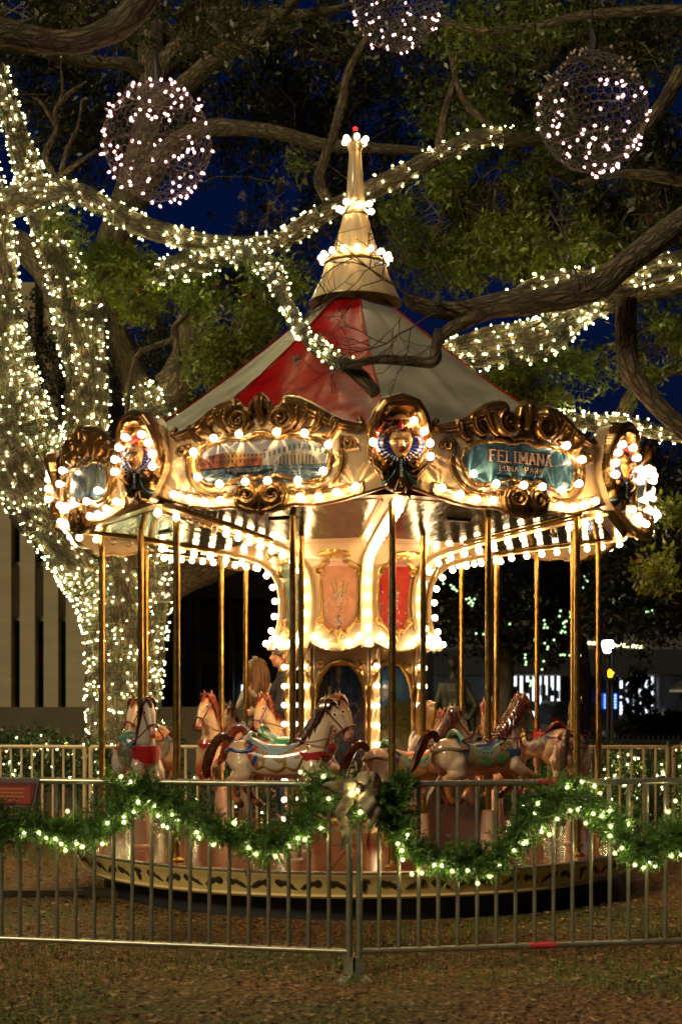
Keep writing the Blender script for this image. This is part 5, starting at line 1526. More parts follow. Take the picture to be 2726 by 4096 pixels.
# ------------------------------------------------------------------ crowd barriers
STEEL = mat('galvanised_steel', (.37, .36, .28), .34, .75, var=.3, vscale=18, bump=.05, bscale=60)
STEEL_PALE = mat('cream_painted_steel', (.60, .47, .30), .45, .1, var=.2, vscale=12)
def barrier(A, B, label, m, nbar=21, h=1.10, group=None, foot=True, ends=(True, True)):
    A = Vector(A); B = Vector(B); d = B - A; L = d.length; rz = math.atan2(d.y, d.x)
    t = thing('crowd_barrier', label, 'barrier', A, rz, group)
    r = .019
    b = MB(); b.tube([(0, 0, h - r), (L, 0, h - r)], r, 10); b.build('top_rail', m, t)
    b = MB(); b.tube([(0, 0, .14), (L, 0, .14)], r * .9, 10); b.build('bottom_rail', m, t)
    for i, x in enumerate((0.0, L)):
        b = MB(); b.tube([(x, 0, .02), (x, 0, h - r)], r, 10); b.build('end_post', m, t)
        if foot:
            b = MB(); b.box((x, 0, .008), (.06, .46, .014)); b.box((x, 0, .06), (.052, .052, .10)); b.build('foot', m, t, False)
    bb = MB(); bb.tube([(0, 0, .15), (0, 0, h - 2 * r + .01)], .0122, 8); me = bb.mesh('bar', m)
    for i in range(1, nbar): link('bar', me, t, (L * i / nbar, 0, 0))
    return t
LJ, RJ = GR(1396, 3905), GR(1436, 3905)
LJ = Vector((LJ.x, 7.90, 0)); RJ = Vector((RJ.x, 7.90, 0))
LE = Vector(((0 - 1363) / FPX * 8.34, 8.34, 0)); REn = Vector(((2726 - 1363) / FPX * 8.26, 8.26, 0))
FL0 = LJ + (LE - LJ) * 1.16; FR1 = RJ + (REn - RJ) * 1.24
FB = [barrier(FL0, LJ, 'galvanised crowd barrier with a small red notice hung on its rail', STEEL, 21), barrier(RJ, FR1, 'galvanised crowd barrier with a red tape mark on its rail', STEEL, 21)]
rdm = mat('red_tape', (.45, .03, .05), .5)
dR = (FR1 - RJ).normalized()
def on_bar(parent, x, z, L_, name):
    b = MB(); b.tube([(x, 0, z), (x + L_, 0, z)], .0205, 10); return b.build(name, rdm, parent)
on_bar(FB[1], 1.04, 1.081, .13, 'red_tape'); on_bar(FB[1], 1.00, .14, .16, 'red_tape')
RY = 14.0
rear_x = [-4.3, -2.56, -2.50, -.60, -.54, 1.30, 1.36, 3.26, 3.32, 5.2]
rl = ['cream barrier by the leafy hedge and pale building', 'cream barrier standing before the lit oak trunk', 'cream barrier across the back of the carousel', 'cream barrier in front of the statue', 'cream barrier in front of the dark iron railing']
for i in range(5):
    barrier((rear_x[2 * i], RY + (.25 if i == 0 else 0), 0), (rear_x[2 * i + 1], RY, 0), rl[i], STEEL_PALE, 16, 1.10, foot=True)
# small red notice
sg = thing('notice_board', 'small red framed notice hanging on the barrier rail', 'sign', P(70, 3225, 8.28) - Vector((0, .03, 0)), math.atan2(LJ.y - FL0.y, LJ.x - FL0.x))
w_, h_ = .30, .165
b = MB(); b.prism([(-.17, 0), (.11, 0), (.145, h_), (-.17, h_)], .012); b.build('frame', mat('grey_frame', (.10, .09, .09), .5), sg, False)
b = MB(); b.prism([(-.16, .012), (.098, .012), (.128, h_ - .022), (-.16, h_ - .022)], .004, Matrix.Translation((0, -.005, 0))); b.build('red_sheet', mat('red_notice', (.16, .014, .010), .5, var=.35, vscale=18), sg, False)
b = MB()
for i, (x0, x1) in enumerate(((-.12, .06), (-.10, .05), (-.11, .055), (-.07, .02))): b.box(((x0 + x1) / 2, -.007, .105 - i * .022), (x1 - x0, .001, .007))
b.build('printed_lines', mat('print_orange', (.42, .16, .05), .6), sg, False)['kind'] = 'stuff'
b = MB(); b.box((-.01, -.007, .07), (.21, .0008, .10)); b.build('text_panel', mat('red_panel_light', (.26, .035, .02), .5), sg, False)

# ------------------------------------------------------------------ garland with lights, hung in swags on the front barrier
NEEDLE = attr_mat('pine_needles', .5, 0, 0, var=.3)
def fence_y(px):
    return float(np.interp(px, [0, 1396, 1436, 2726], [8.34, 7.9, 7.9, 8.26])) - .05
def swag(pts, label, seed, lights, group, width=.14):
    g = np.random.default_rng(seed)
    W = np.array([P(x, y, fence_y(x)) for x, y in pts]); C = crom(W, 14)
    root = thing('garland', label, 'garland', tuple(C[len(C) // 2]), 0, group)
    o = np.array(root.location)
    seg = np.linalg.norm(np.diff(C, axis=0), axis=1); cum = np.r_[0, np.cumsum(seg)]; Lt = cum[-1]
    nb = int(Lt * 460); sb = g.random(nb) * Lt                      # short sprigs standing off the wire
    cb = np.stack([np.interp(sb, cum, C[:, k]) for k in range(3)], -1)
    db = g.normal(0, 1, (nb, 3)); db[:, 2] -= .25; db /= np.linalg.norm(db, axis=1)[:, None]
    wv = .85 + .75 * np.array([mnoise.noise((q * 3.3, seed, 0)) for q in sb]) + g.normal(0, .16, nb)
    lb = width * np.clip(wv, .35, 1.7); per = 40
    tt = g.random((nb, per)); n = nb * per
    base_ = (cb[:, None] + db[:, None] * (tt * lb[:, None])[..., None]).reshape(-1, 3)
    d = (np.repeat(db, per, 0) * .8 + g.normal(0, .55, (n, 3))); d /= np.linalg.norm(d, axis=1)[:, None]
    ln = g.uniform(.022, .046, n)[:, None]; tip = base_ + d * ln; tg = np.cross(d, g.normal(0, 1, (n, 3))); tg /= np.linalg.norm(tg, axis=1)[:, None]
    w0 = g.uniform(.0020, .0036, n)[:, None]; mid = (base_ + tip) / 2
    V = np.stack([base_, mid - tg * w0, tip, mid + tg * w0], 1) - o
    Cc = np.array((.065, .165, .018))[None] * np.repeat(g.uniform(.45, 1.5, nb), per)[:, None] * g.uniform(.7, 1.3, n)[:, None]
    me = fast_mesh('needles', V.reshape(-1, 3), np.arange(n * 4).reshape(-1, 4), NEEDLE, np.repeat(Cc, 4, 0))
    link('needles', me, root)['kind'] = 'stuff'
    b = MB(); b.tube([tuple(p - o) for p in C], .008, 6); b.build('wire_core', mat('green_wire', (.02, .05, .015), .5), root)
    for (x, y) in lights:
        p = P(x, y, fence_y(x) - .05 + g.uniform(-.02, .03)) - Vector(o)
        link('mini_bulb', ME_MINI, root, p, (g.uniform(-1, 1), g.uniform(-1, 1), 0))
    return root
def c4(l): return [(x * .869, 2950 + y * .869) for x, y in l]
def c5(l): return [(1363 + x * .869, 2950 + y * .869) for x, y in l]
LA = c4([(112, 440), (180, 438), (213, 461), (256, 467), (352, 487), (380, 504), (283, 490), (303, 520), (472, 490), (494, 394), (572, 365), (615, 345), (557, 180), (600, 205), (312, 340), (570, 390)])
LB = c4([(637, 298), (684, 292), (711, 318), (729, 362), (792, 357), (820, 379), (751, 407), (770, 415), (905, 438), (914, 460), (982, 494), (1077, 394), (1144, 508), (1177, 537), (1268, 547), (1331, 502), (1370, 465), (1402, 470), (1476, 418), (1512, 283), (1486, 180), (1383, 160)])
LC = c5([(88, 343), (60, 247), (305, 447), (262, 490), (280, 520), (283, 563), (428, 587), (512, 616), (463, 590), (372, 625), (326, 630), (582, 612), (628, 672), (728, 590), (683, 640), (795, 520), (838, 490), (850, 480)])
LD = c5([(905, 305), (890, 352), (925, 415), (958, 447), (922, 435), (995, 375), (1055, 337), (1088, 333), (1038, 230), (1106, 205), (1165, 225), (1190, 258), (1125, 395), (1160, 352), (1235, 337), (1205, 340), (1200, 362), (1240, 410), (1235, 453), (1320, 400), (1290, 510), (1258, 533), (1352, 587), (1390, 600), (1443, 593), (1416, 575), (1520, 547), (1505, 343), (1537, 292), (1562, 540)])
swag(c4([(-60, 400), (60, 395), (200, 410), (340, 440), (450, 400), (560, 310), (620, 250), (690, 225)]), 'pine garland swag with warm lights beside the red notice', 1, LA, 'garland swags')
swag(c4([(520, 235), (640, 230), (760, 280), (860, 350), (960, 410), (1080, 450), (1220, 480), (1340, 440), (1430, 350), (1480, 240), (1520, 170)]), 'pine garland swag ending at the ribbon bow, over a barrier by the black maned horse', 2, LB, 'garland swags')
swag(c5([(110, 330), (190, 300), (260, 400), (330, 500), (430, 545), (560, 570), (680, 560), (780, 480), (860, 370), (960, 260), (1060, 220)]), 'pine garland swag hanging lowest, between the bow and the red tape mark', 3, LC, 'garland swags')
swag(c5([(880, 330), (960, 300), (1080, 260), (1180, 340), (1280, 430), (1380, 510), (1480, 470), (1580, 440)]), 'pine garland swag draped beyond the red tape mark', 4, LD, 'garland swags')
swag(c5([(180, 250), (300, 200), (230, 330)]), 'short loose sprig of garland hanging beside the bow', 5, [], None, .05)

# ------------------------------------------------------------------ ribbon bow at the joint of the barriers
RIB = mat('burlap_ribbon', (.34, .27, .17), .7, var=.3, vscale=12, bump=.3, bscale=180)
bow = thing('ribbon_bow', 'large burlap ribbon bow with hanging tails where two barriers meet', 'bow', P(1430, 3160, 7.78))
def ribbon(pts, w, name, twist=None):
    q = crom([tuple(p) for p in pts], 6); vs = []; n = len(q)
    for i, p in enumerate(q):
        t = q[min(i + 1, n - 1)] - q[max(i - 1, 0)]; t = t / (np.linalg.norm(t) + 1e-9)
        a = (twist[0] + (twist[1] - twist[0]) * i / (n - 1)) if twist else 0
        side_ = np.cross(t, (0, 1, 0)); side_ /= (np.linalg.norm(side_) + 1e-9); nn = np.cross(side_, t)
        dd = side_ * math.cos(a) + nn * math.sin(a)
        for s in (-1, -.33, .33, 1): vs.append(tuple(p + dd * w * s * (1 + .08 * math.sin(i * 1.3)) + nn * .012 * math.sin(i * 1.1 + s * 2)))
    b = MB(); b.add(vs, [(i * 4 + j, i * 4 + j + 1, (i + 1) * 4 + j + 1, (i + 1) * 4 + j) for i in range(n - 1) for j in range(3)])
    o = b.build(name, RIB, bow, True, 180); so = o.modifiers.new('thick', 'SOLIDIFY'); so.thickness = .002; return o
k_ = 7.78 / FPX
def bp_(x, y, dy=0.0): return ((1200 + x * .3189 - 1430) * k_, dy, -(2980 + y * .3189 - 3160) * k_)
ribbon([bp_(740, 520), bp_(640, 490, -.05), bp_(480, 500, -.07), bp_(350, 530, -.03), bp_(380, 560, .02), bp_(560, 560, .03), bp_(720, 540)], .034, 'bow_loop', (.5, .5))
ribbon([bp_(730, 530), bp_(780, 420, -.06), bp_(860, 390, -.09), bp_(940, 430, -.06), bp_(930, 560, .0), bp_(840, 600, .02), bp_(740, 550)], .036, 'bow_loop', (.2, .6))
ribbon([bp_(740, 560), bp_(820, 660, -.05), bp_(900, 800, -.06), bp_(980, 950, -.02)], .046, 'bow_tail', (.1, .5))
ribbon([bp_(700, 560), bp_(600, 680, -.05), bp_(510, 850, -.05), bp_(560, 1020, -.02), bp_(560, 1180, -.04), bp_(500, 1310, -.02)], .034, 'bow_tail', (.0, 1.2))
b = MB(); b.ball(bp_(735, 540, -.03), (.022, .020, .026), 10, 6); b.build('bow_knot', RIB, bow)
for x, y in ((650, 590), (715, 572), (752, 838)):
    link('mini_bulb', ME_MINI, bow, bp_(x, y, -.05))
# ------------------------------------------------------------------ live oaks
def bark_mat():
    m, nt, b = _new('oak_bark'); L = nt.links.new
    uv = N(nt, 'UVMap', uv_map='bark')
    mp = N(nt, 'Mapping'); mp.inputs['Scale'].default_value = (26, 7.5, 1); L(uv.outputs[0], mp.inputs[0])
    wz = N(nt, 'TexNoise'); wz.inputs['Scale'].default_value = 1.3; wz.inputs['Detail'].default_value = 4; L(mp.outputs[0], wz.inputs['Vector'])
    ad = N(nt, 'Mix', data_type='RGBA', blend_type='LINEAR_LIGHT'); ad.inputs[0].default_value = .55; L(mp.outputs[0], ad.inputs[6]); L(wz.outputs[1], ad.inputs[7])
    vo = N(nt, 'TexVoronoi', feature='DISTANCE_TO_EDGE'); vo.inputs['Scale'].default_value = 1.0; L(ad.outputs[2], vo.inputs['Vector'])
    nz = N(nt, 'TexNoise'); nz.inputs['Scale'].default_value = 5; nz.inputs['Detail'].default_value = 6; L(mp.outputs[0], nz.inputs['Vector'])
    r1 = N(nt, 'ValToRGB'); e = r1.color_ramp.elements; e[0].position = .0; e[0].color = (.028, .018, .010, 1); e[1].position = .30; e[1].color = (.15, .108, .058, 1)
    L(vo.outputs['Distance'], r1.inputs[0])
    big = N(nt, 'TexNoise'); big.inputs['Scale'].default_value = .25; big.inputs['Detail'].default_value = 3; L(mp.outputs[0], big.inputs['Vector'])
    mo = N(nt, 'ValToRGB'); e = mo.color_ramp.elements; e[0].position = .5; e[0].color = (0, 0, 0, 1); e[1].position = .72; e[1].color = (.6, .6, .6, 1); L(big.outputs[0], mo.inputs[0])
    ms = N(nt, 'Mix', data_type='RGBA'); L(mo.outputs[0], ms.inputs[0]); L(r1.outputs[0], ms.inputs[6]); ms.inputs[7].default_value = (.085, .085, .035, 1)
    mv = N(nt, 'MapRange'); mv.inputs[1].default_value = .3; mv.inputs[2].default_value = .7; mv.inputs[3].default_value = .65; mv.inputs[4].default_value = 1.25; L(nz.outputs[0], mv.inputs[0])
    mx = N(nt, 'Mix', data_type='RGBA', blend_type='MULTIPLY'); mx.inputs[0].default_value = 1; L(ms.outputs[2], mx.inputs[6]); L(mv.outputs[0], mx.inputs[7])
    L(mx.outputs[2], b.inputs['Base Color']); b.inputs['Roughness'].default_value = .85
    sm = N(nt, 'Math', operation='MULTIPLY_ADD'); L(nz.outputs[0], sm.inputs[0]); sm.inputs[1].default_value = .18
    mn = N(nt, 'Math', operation='MINIMUM'); L(vo.outputs['Distance'], mn.inputs[0]); mn.inputs[1].default_value = .25; L(mn.outputs[0], sm.inputs[2])
    bp = N(nt, 'Bump'); bp.inputs['Strength'].default_value = 1.0; bp.inputs['Distance'].default_value = .045; L(sm.outputs[0], bp.inputs['Height']); L(bp.outputs[0], b.inputs['Normal'])
    return m
BARK = bark_mat()
def limb_path(pts, per=7):
    A = []
    for q in pts:
        x, y, D, r = q
        p = OV(x, y, D); A.append((p.x, p.y, p.z, PX(r * 1.7385, D)))
    return crom(A, per)
def frames(Q):
    T = np.gradient(Q[:, :3], axis=0); T /= np.linalg.norm(T, axis=1)[:, None] + 1e-9
    nx = np.cross(T[0], (0, 1, 0)); nx /= np.linalg.norm(nx) + 1e-9
    X = []; Y = []
    for t in T:
        nx = nx - t * (nx @ t); nx /= np.linalg.norm(nx) + 1e-9
        X.append(nx.copy()); Y.append(np.cross(t, nx))
    return T, np.array(X), np.array(Y)
def limb(pts, parent, name='limb', sides=None, rough=.075, close=True, per=7, seed=0):
    Q = limb_path(pts, per); T, X, Y = frames(Q)
    r = Q[:, 3]; n = sides or int(np.clip(r.max() * 110, 8, 40)); m = len(Q)
    s = np.r_[0, np.cumsum(np.linalg.norm(np.diff(Q[:, :3], axis=0), axis=1))]
    V = np.zeros((m, n, 3))
    for k in range(n):
        a = 2 * math.pi * k / n; dirs = X * math.cos(a) + Y * math.sin(a)
        nz = np.array([mnoise.noise((q[0] * 3.1 + d[0] * 1.6, q[1] * 3.1 + d[1] * 1.6, q[2] * 3.1 + d[2] * 1.6 + seed)) for q, d in zip(Q, dirs)])
        nz2 = np.array([mnoise.noise((math.cos(a) * 4.5, math.sin(a) * 4.5, si * 5 + seed)) for si in s])
        V[:, k] = Q[:, :3] + dirs * (r * (1 + rough * 2.4 * nz + rough * nz2))[:, None]
    idx = np.arange(m * n).reshape(m, n)
    F = np.stack([idx[:-1], np.roll(idx, -1, 1)[:-1], np.roll(idx, -1, 1)[1:], idx[1:]], -1).reshape(-1, 4)
    V = V.reshape(-1, 3)
    extra = []
    me = fast_mesh(name, V, F, BARK, None, True)
    uvl = me.uv_layers.new(name='bark')
    ring = (np.arange(len(F)) % n); row = np.arange(len(F)) // n
    rm = float(r.mean()); U = np.stack([ring, ring + 1, ring + 1, ring], -1) * (2 * math.pi * rm / n); W = np.stack([s[row], s[row], s[row + 1], s[row + 1]], -1)
    uvl.data.foreach_set('uv', np.stack([U, W], -1).astype(np.float32).ravel())
    o = link(name, me, parent)
    if close:                                             # sawn or broken ends
        for e, rr in ((0, 0), (m - 1, 1)):
            if r[e] > .02:
                b = MB(); b.v = [tuple(p) for p in V[e * n:(e + 1) * n]] + [tuple(Q[e, :3])]
                b.f = [(k, (k + 1) % n, n) if rr else ((k + 1) % n, k, n) for k in range(n)]
                b.build('cut_end', mat('sawn_wood', (.16, .11, .055), .8, var=.4, vscale=30), o, False)
    return Q
GREENWIRE = mat('green_wire', (.02, .05, .015), .5)
def string_lights(Q, label, n, turns, seed, t0=0.0, t1=1.0, group='warm light strings wound round the oak limbs', jit=.35, front=.62, me=None, back=.30):
    """green wire wound round a limb, bulbs along it"""
    g = np.random.default_rng(seed); T, X, Y = frames(Q); m = len(Q)
    root = thing('light_string', label, 'light string', tuple(Q[int(m * (t0 + t1) / 2)][:3]), 0, group); o = Vector(root.location)
    def at(t, a, h):
        f = t * (m - 1); i = int(min(f, m - 2)); u = f - i
        q = Q[i] * (1 - u) + Q[i + 1] * u
        d = X[i] * math.cos(a) + Y[i] * math.sin(a); return Vector(q[:3] + d * (q[3] * 1.05 + h)) - o, Vector(d)
    nw = int(turns * 22); b = MB()
    pts = [at(t0 + (t1 - t0) * i / nw, 2 * math.pi * turns * i / nw + .3 * math.sin(i * .7), .006)[0] for i in range(nw + 1)]
    b.tube(pts, .0045, 3, False); b.build('wire', GREENWIRE, root)
    made = 0; k = 0
    while made < n and k < n * 6:
        k += 1
        u = g.random(); t = t0 + (t1 - t0) * u
        a = 2 * math.pi * turns * u + g.normal(0, jit) if jit < 2 else g.uniform(0, 2 * math.pi)
        p, d = at(t, a, g.uniform(.010, .022))
        if d.y > back: continue                             # only the side that can be seen from the lawn
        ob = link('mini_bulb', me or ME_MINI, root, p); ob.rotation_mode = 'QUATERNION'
        ob.rotation_quaternion = (d + Vector(g.normal(0, .5, 3))).to_track_quat('Z', 'Y'); ob.scale = (g.uniform(.7, 1.15),) * 3; made += 1
    return root

oak = thing('oak_tree', 'huge live oak wrapped in warm fairy lights behind the carousel, limbs spreading overhead', 'tree', OV(285, 1800, 15.5) * 0 + Vector((OV(285, 1700, 15.5).x, 15.5, 0)))
oo = Vector(oak.location)
class Shift:                                               # parts are laid out in place, the trunk's foot is the origin
    pass
def tree_part(o):
    return o
inv = Matrix.Translation(-oo)
oak_parts = []
def L1(pts, **kw):
    n0 = set(bpy.data.objects.keys()); Q = limb(pts, None, **kw)
    for nm in set(bpy.data.objects.keys()) - n0:
        ob = bpy.data.objects[nm]
        if ob.parent is None: ob.parent = oak; ob.matrix_parent_inverse = inv
    return Q
qT = L1([(285, 1800, 15.5, 92), (285, 1740, 15.5, 84), (285, 1600, 15.5, 82), (288, 1500, 15.5, 86), (288, 1420, 15.5, 98), (280, 1350, 15.5, 116), (262, 1290, 15.5, 128), (240, 1240, 15.5, 118)], name='trunk', rough=.06)
qA1 = L1([(255, 1300, 15.5, 112), (200, 1235, 15.3, 106), (140, 1165, 15.1, 100), (80, 1085, 14.9, 95), (42, 1000, 14.8, 88), (20, 910, 14.7, 78), (2, 810, 14.6, 66), (-10, 700, 14.5, 52), (-8, 590, 14.5, 46), (-20, 480, 14.5, 42), (-45, 380, 14.5, 38)], name='limb', rough=.06)
qA2 = L1([(262, 1290, 15.7, 100), (240, 1190, 15.6, 76), (215, 1090, 15.6, 58), (202, 980, 15.6, 50), (198, 860, 15.6, 49), (185, 750, 15.6, 54), (158, 650, 15.5, 46), (118, 540, 15.4, 40), (78, 430, 15.3, 34), (45, 330, 15.2, 28), (15, 230, 15.1, 23), (-10, 140, 15, 18)])
L1([(165, 735, 15.7, 40), (120, 645, 15.8, 34), (62, 575, 15.9, 30), (0, 540, 16, 28), (-40, 520, 16, 26)])
qA3 = L1([(225, 780, 16.8, 30), (240, 680, 16.8, 40), (258, 590, 16.8, 44), (285, 500, 16.8, 42), (322, 400, 16.8, 42), (345, 300, 16.8, 40), (352, 200, 16.8, 38), (352, 100, 16.8, 32), (350, 0, 16.8, 26), (348, -60, 16.8, 24)])
L1([(350, 215, 16.8, 30), (395, 130, 16.7, 24), (450, 75, 16.6, 21), (520, 45, 16.5, 19), (620, 38, 16.4, 15), (740, 28, 16.2, 9), (820, 5, 16, 5)])
L1([(348, 260, 16.7, 26), (420, 200, 16.5, 22), (500, 130, 16.2, 20), (570, 95, 16, 18), (640, 40, 16, 15), (700, -30, 16, 12)])
L1([(345, 185, 16.8, 22), (300, 150, 16.6, 15), (220, 142, 16.5, 14), (120, 122, 16.4, 15), (0, 100, 16.3, 12), (-40, 96, 16.3, 12)])
L1([(305, 470, 16.8, 34), (360, 380, 16.6, 28), (420, 320, 16.5, 22), (480, 294, 16.4, 19), (560, 296, 16.3, 17), (650, 308, 16.2, 15), (740, 332, 16.1, 14), (830, 338, 16, 13), (960, 348, 15.9, 10), (1080, 352, 15.8, 6)])
qA4 = L1([(-30, 480, 14.6, 30), (40, 462, 14.4, 33), (110, 442, 14.2, 30), (180, 448, 14.0, 25), (250, 480, 13.9, 24), (320, 518, 13.8, 24), (400, 542, 13.7, 22), (480, 560, 13.6, 21), (570, 566, 13.5, 22), (640, 556, 13.4, 21), (700, 520, 13.3, 22), (760, 482, 13.2, 21), (850, 438, 13.1, 21), (930, 402, 13.1, 24), (1000, 362, 13.1, 20), (1080, 326, 13.1, 22), (1150, 312, 13.1, 21), (1215, 322, 13.1, 14), (1290, 318, 13.1, 8)])
qA5 = L1([(215, 660, 15.2, 24), (300, 642, 14.8, 26), (380, 626, 14.4, 28), (450, 602, 14.0, 30), (520, 582, 13.6, 30), (590, 590, 13.1, 26), (635, 640, 12.4, 20), (660, 700, 11.5, 16), (690, 755, 10.6, 14), (725, 795, 10.0, 14), (765, 822, 9.7, 16), (805, 845, 9.6, 18), (840, 878, 9.55, 17), (862, 906, 9.5, 13)])
qA6 = L1([(330, 1320, 15.9, 74), (345, 1200, 16, 64), (360, 1080, 16, 56), (358, 990, 16, 54), (335, 930, 16, 46), (305, 870, 16, 32), (278, 800, 16, 26), (258, 725, 16, 22)])
L1([(362, 1000, 16.1, 50), (378, 930, 16.2, 44), (415, 865, 16.2, 40), (438, 790, 16.2, 34), (440, 720, 16.3, 24), (470, 640, 16.3, 16)])
qA7 = L1([(320, 1400, 15.9, 70), (372, 1345, 16.1, 56), (440, 1312, 16.4, 46), (510, 1290, 16.7, 38), (600, 1275, 17, 30)])
L1([(469, 655, 14.5, 5), (442, 684, 14.5, 7), (432, 721, 14.4, 8), (403, 750, 14.4, 8), (396, 780, 14.4, 8), (350, 797, 14.4, 6), (313, 823, 14.4, 6), (297, 899, 14.4, 6), (290, 975, 14.4, 4)], rough=.09)
L1([(403, 755, 14.4, 8), (408, 810, 14.4, 8), (412, 838, 14.4, 8), (390, 852, 14.5, 9), (366, 870, 14.7, 10)], rough=.09)
L1([(135, 420, 14.3, 8), (105, 360, 14.2, 7), (130, 300, 14.2, 7), (128, 255, 14.2, 6), (160, 215, 14.2, 5), (200, 188, 14.2, 3)], rough=.1)
L1([(135, 415, 14.3, 6), (155, 345, 14.2, 5), (180, 290, 14.2, 4), (190, 230, 14.2, 3)], rough=.1)
L1([(135, 410, 14.3, 6), (180, 375, 14.2, 5), (225, 345, 14.2, 4)], rough=.1)
L1([(128, 290, 14.2, 5), (95, 235, 14.2, 4), (75, 225, 14.2, 2)], rough=.1); L1([(130, 262, 14.2, 4), (145, 205, 14.2, 4), (140, 150, 14.2, 2)], rough=.1)
L1([(860, 70, 13.6, 8), (832, 108, 13.6, 10), (802, 170, 13.5, 11), (786, 240, 13.5, 12), (768, 305, 13.4, 12), (744, 370, 13.3, 12), (734, 410, 13.3, 14), (745, 442, 13.25, 14), (766, 485, 13.2, 15)], rough=.08)
L1([(1036, 110, 13.6, 9), (1046, 180, 13.5, 9), (1026, 245, 13.4, 9), (1016, 300, 13.3, 10), (1008, 345, 13.2, 11)], rough=.08)
L1([(1044, 170, 13.5, 7), (1066, 230, 13.4, 8), (1104, 270, 13.3, 8), (1160, 318, 13.2, 10)], rough=.08)

oak2 = thing('oak_tree', 'second live oak whose dark limbs reach across from beyond the street side', 'tree', (6.2, 11.2, 0)); inv2 = Matrix.Translation(-Vector(oak2.location))
def L2(pts, **kw):
    n0 = set(bpy.data.objects.keys()); Q = limb(pts, None, **kw)
    for nm in set(bpy.data.objects.keys()) - n0:
        ob = bpy.data.objects[nm]
        if ob.parent is None: ob.parent = oak2; ob.matrix_parent_inverse = inv2
    return Q
bt = MB()
qTr2 = crom([(6.2, 11.2, -.1, .45), (6.1, 11.1, 1.6, .38), (5.7, 10.8, 3.2, .34), (5.0, 10.4, 4.3, .30)], 7)
def raw_limb(Q, o):
    T, X, Y = frames(Q); b = MB(); b.tube([tuple(q[:3]) for q in Q], [q[3] for q in Q], 16); ob = b.build('trunk', mat('oak_bark_plain', (.10, .07, .04), .85, var=.4, vscale=18, bump=.8, bscale=30)); ob.parent = o; ob.matrix_parent_inverse = inv2
raw_limb(qTr2, oak2)
L2([(1900, 300, 10.2, 40), (1700, 430, 9.9, 38), (1590, 500, 9.7, 33), (1500, 562, 9.6, 30), (1425, 618, 9.5, 30), (1370, 660, 9.5, 33), (1260, 690, 9.5, 28), (1150, 702, 9.5, 27), (1055, 718, 9.5, 22), (965, 702, 9.5, 18), (928, 682, 9.5, 9)], name='limb')
qB2 = L2([(1640, 580, 12.8, 22), (1560, 605, 12.8, 26), (1490, 625, 12.8, 27), (1425, 652, 12.8, 21), (1340, 640, 12.8, 18), (1250, 645, 12.8, 16), (1160, 688, 12.8, 11)])
qB3 = L2([(985, 812, 13.2, 20), (1050, 812, 13.2, 33), (1120, 802, 13.2, 44), (1195, 792, 13.2, 46), (1255, 772, 13.2, 43), (1300, 742, 13.2, 36), (1345, 718, 13.2, 28), (1420, 690, 13.1, 24), (1520, 660, 13, 24), (1640, 640, 13, 26)])
qB4 = L2([(1262, 958, 14.2, 14), (1330, 970, 14.2, 19), (1400, 976, 14.2, 21), (1470, 985, 14.2, 20), (1540, 1002, 14.2, 15), (1620, 1010, 14.2, 15)])
L2([(1440, 690, 9.8, 26), (1438, 770, 9.8, 25), (1448, 845, 9.8, 25), (1485, 905, 9.8, 23), (1540, 962, 9.8, 22), (1610, 1015, 9.8, 22)])
L2([(1425, 985, 14.4, 22), (1450, 915, 14.4, 18), (1490, 870, 14.4, 15), (1560, 850, 14.4, 13), (1640, 840, 14.4, 12)])
L2([(1010, 765, 9.5, 14), (1002, 795, 9.45, 13), (1000, 822, 9.45, 15), (985, 834, 9.45, 13), (930, 830, 9.45, 12), (870, 828, 9.45, 11), (820, 836, 9.45, 9), (790, 842, 9.5, 7)], rough=.07)
L2([(1120, 715, 9.5, 20), (1060, 742, 9.5, 18), (1022, 768, 9.5, 14), (1008, 785, 9.5, 13)])
L2([(1568, 160, 12, 20), (1540, 215, 12, 18), (1480, 300, 12, 12), (1440, 360, 12, 8)]); L2([(1600, 420, 12.4, 16), (1530, 410, 12.4, 14), (1440, 400, 12.4, 10), (1330, 420, 12.4, 6)])
L2([(1800, 20, 11, 16), (1400, 28, 11.5, 10), (1230, 60, 12, 8), (1110, 70, 12.2, 8), (1040, 55, 12.4, 7), (980, 50, 12.6, 6)], rough=.08)
L2([(1130, 80, 12.2, 6), (1190, 60, 12.2, 6), (1210, 80, 12.2, 3)])
oak3 = thing('oak_tree', 'dark oak limb sweeping overhead above the wire light ball', 'tree', (-5.2, 8.0, 0)); inv2 = Matrix.Translation(-Vector(oak3.location))
oak2_ = oak2; oak2 = oak3
qTr3 = crom([(-5.2, 8.0, -.1, .42), (-5.1, 8.0, 2.0, .34), (-4.6, 8.0, 4.2, .28), (-3.2, 8.0, 5.35, .22)], 7); raw_limb(qTr3, oak3)
L2([(-900, 130, 8.0, 34), (-300, 90, 8.0, 33), (-10, 74, 8.0, 32), (60, 86, 8.0, 30), (130, 97, 8.0, 28), (200, 90, 8.0, 28), (265, 62, 8.0, 31), (315, 20, 8.0, 34), (345, -30, 8.0, 36), (380, -90, 8, 36)])
oak2 = oak2_

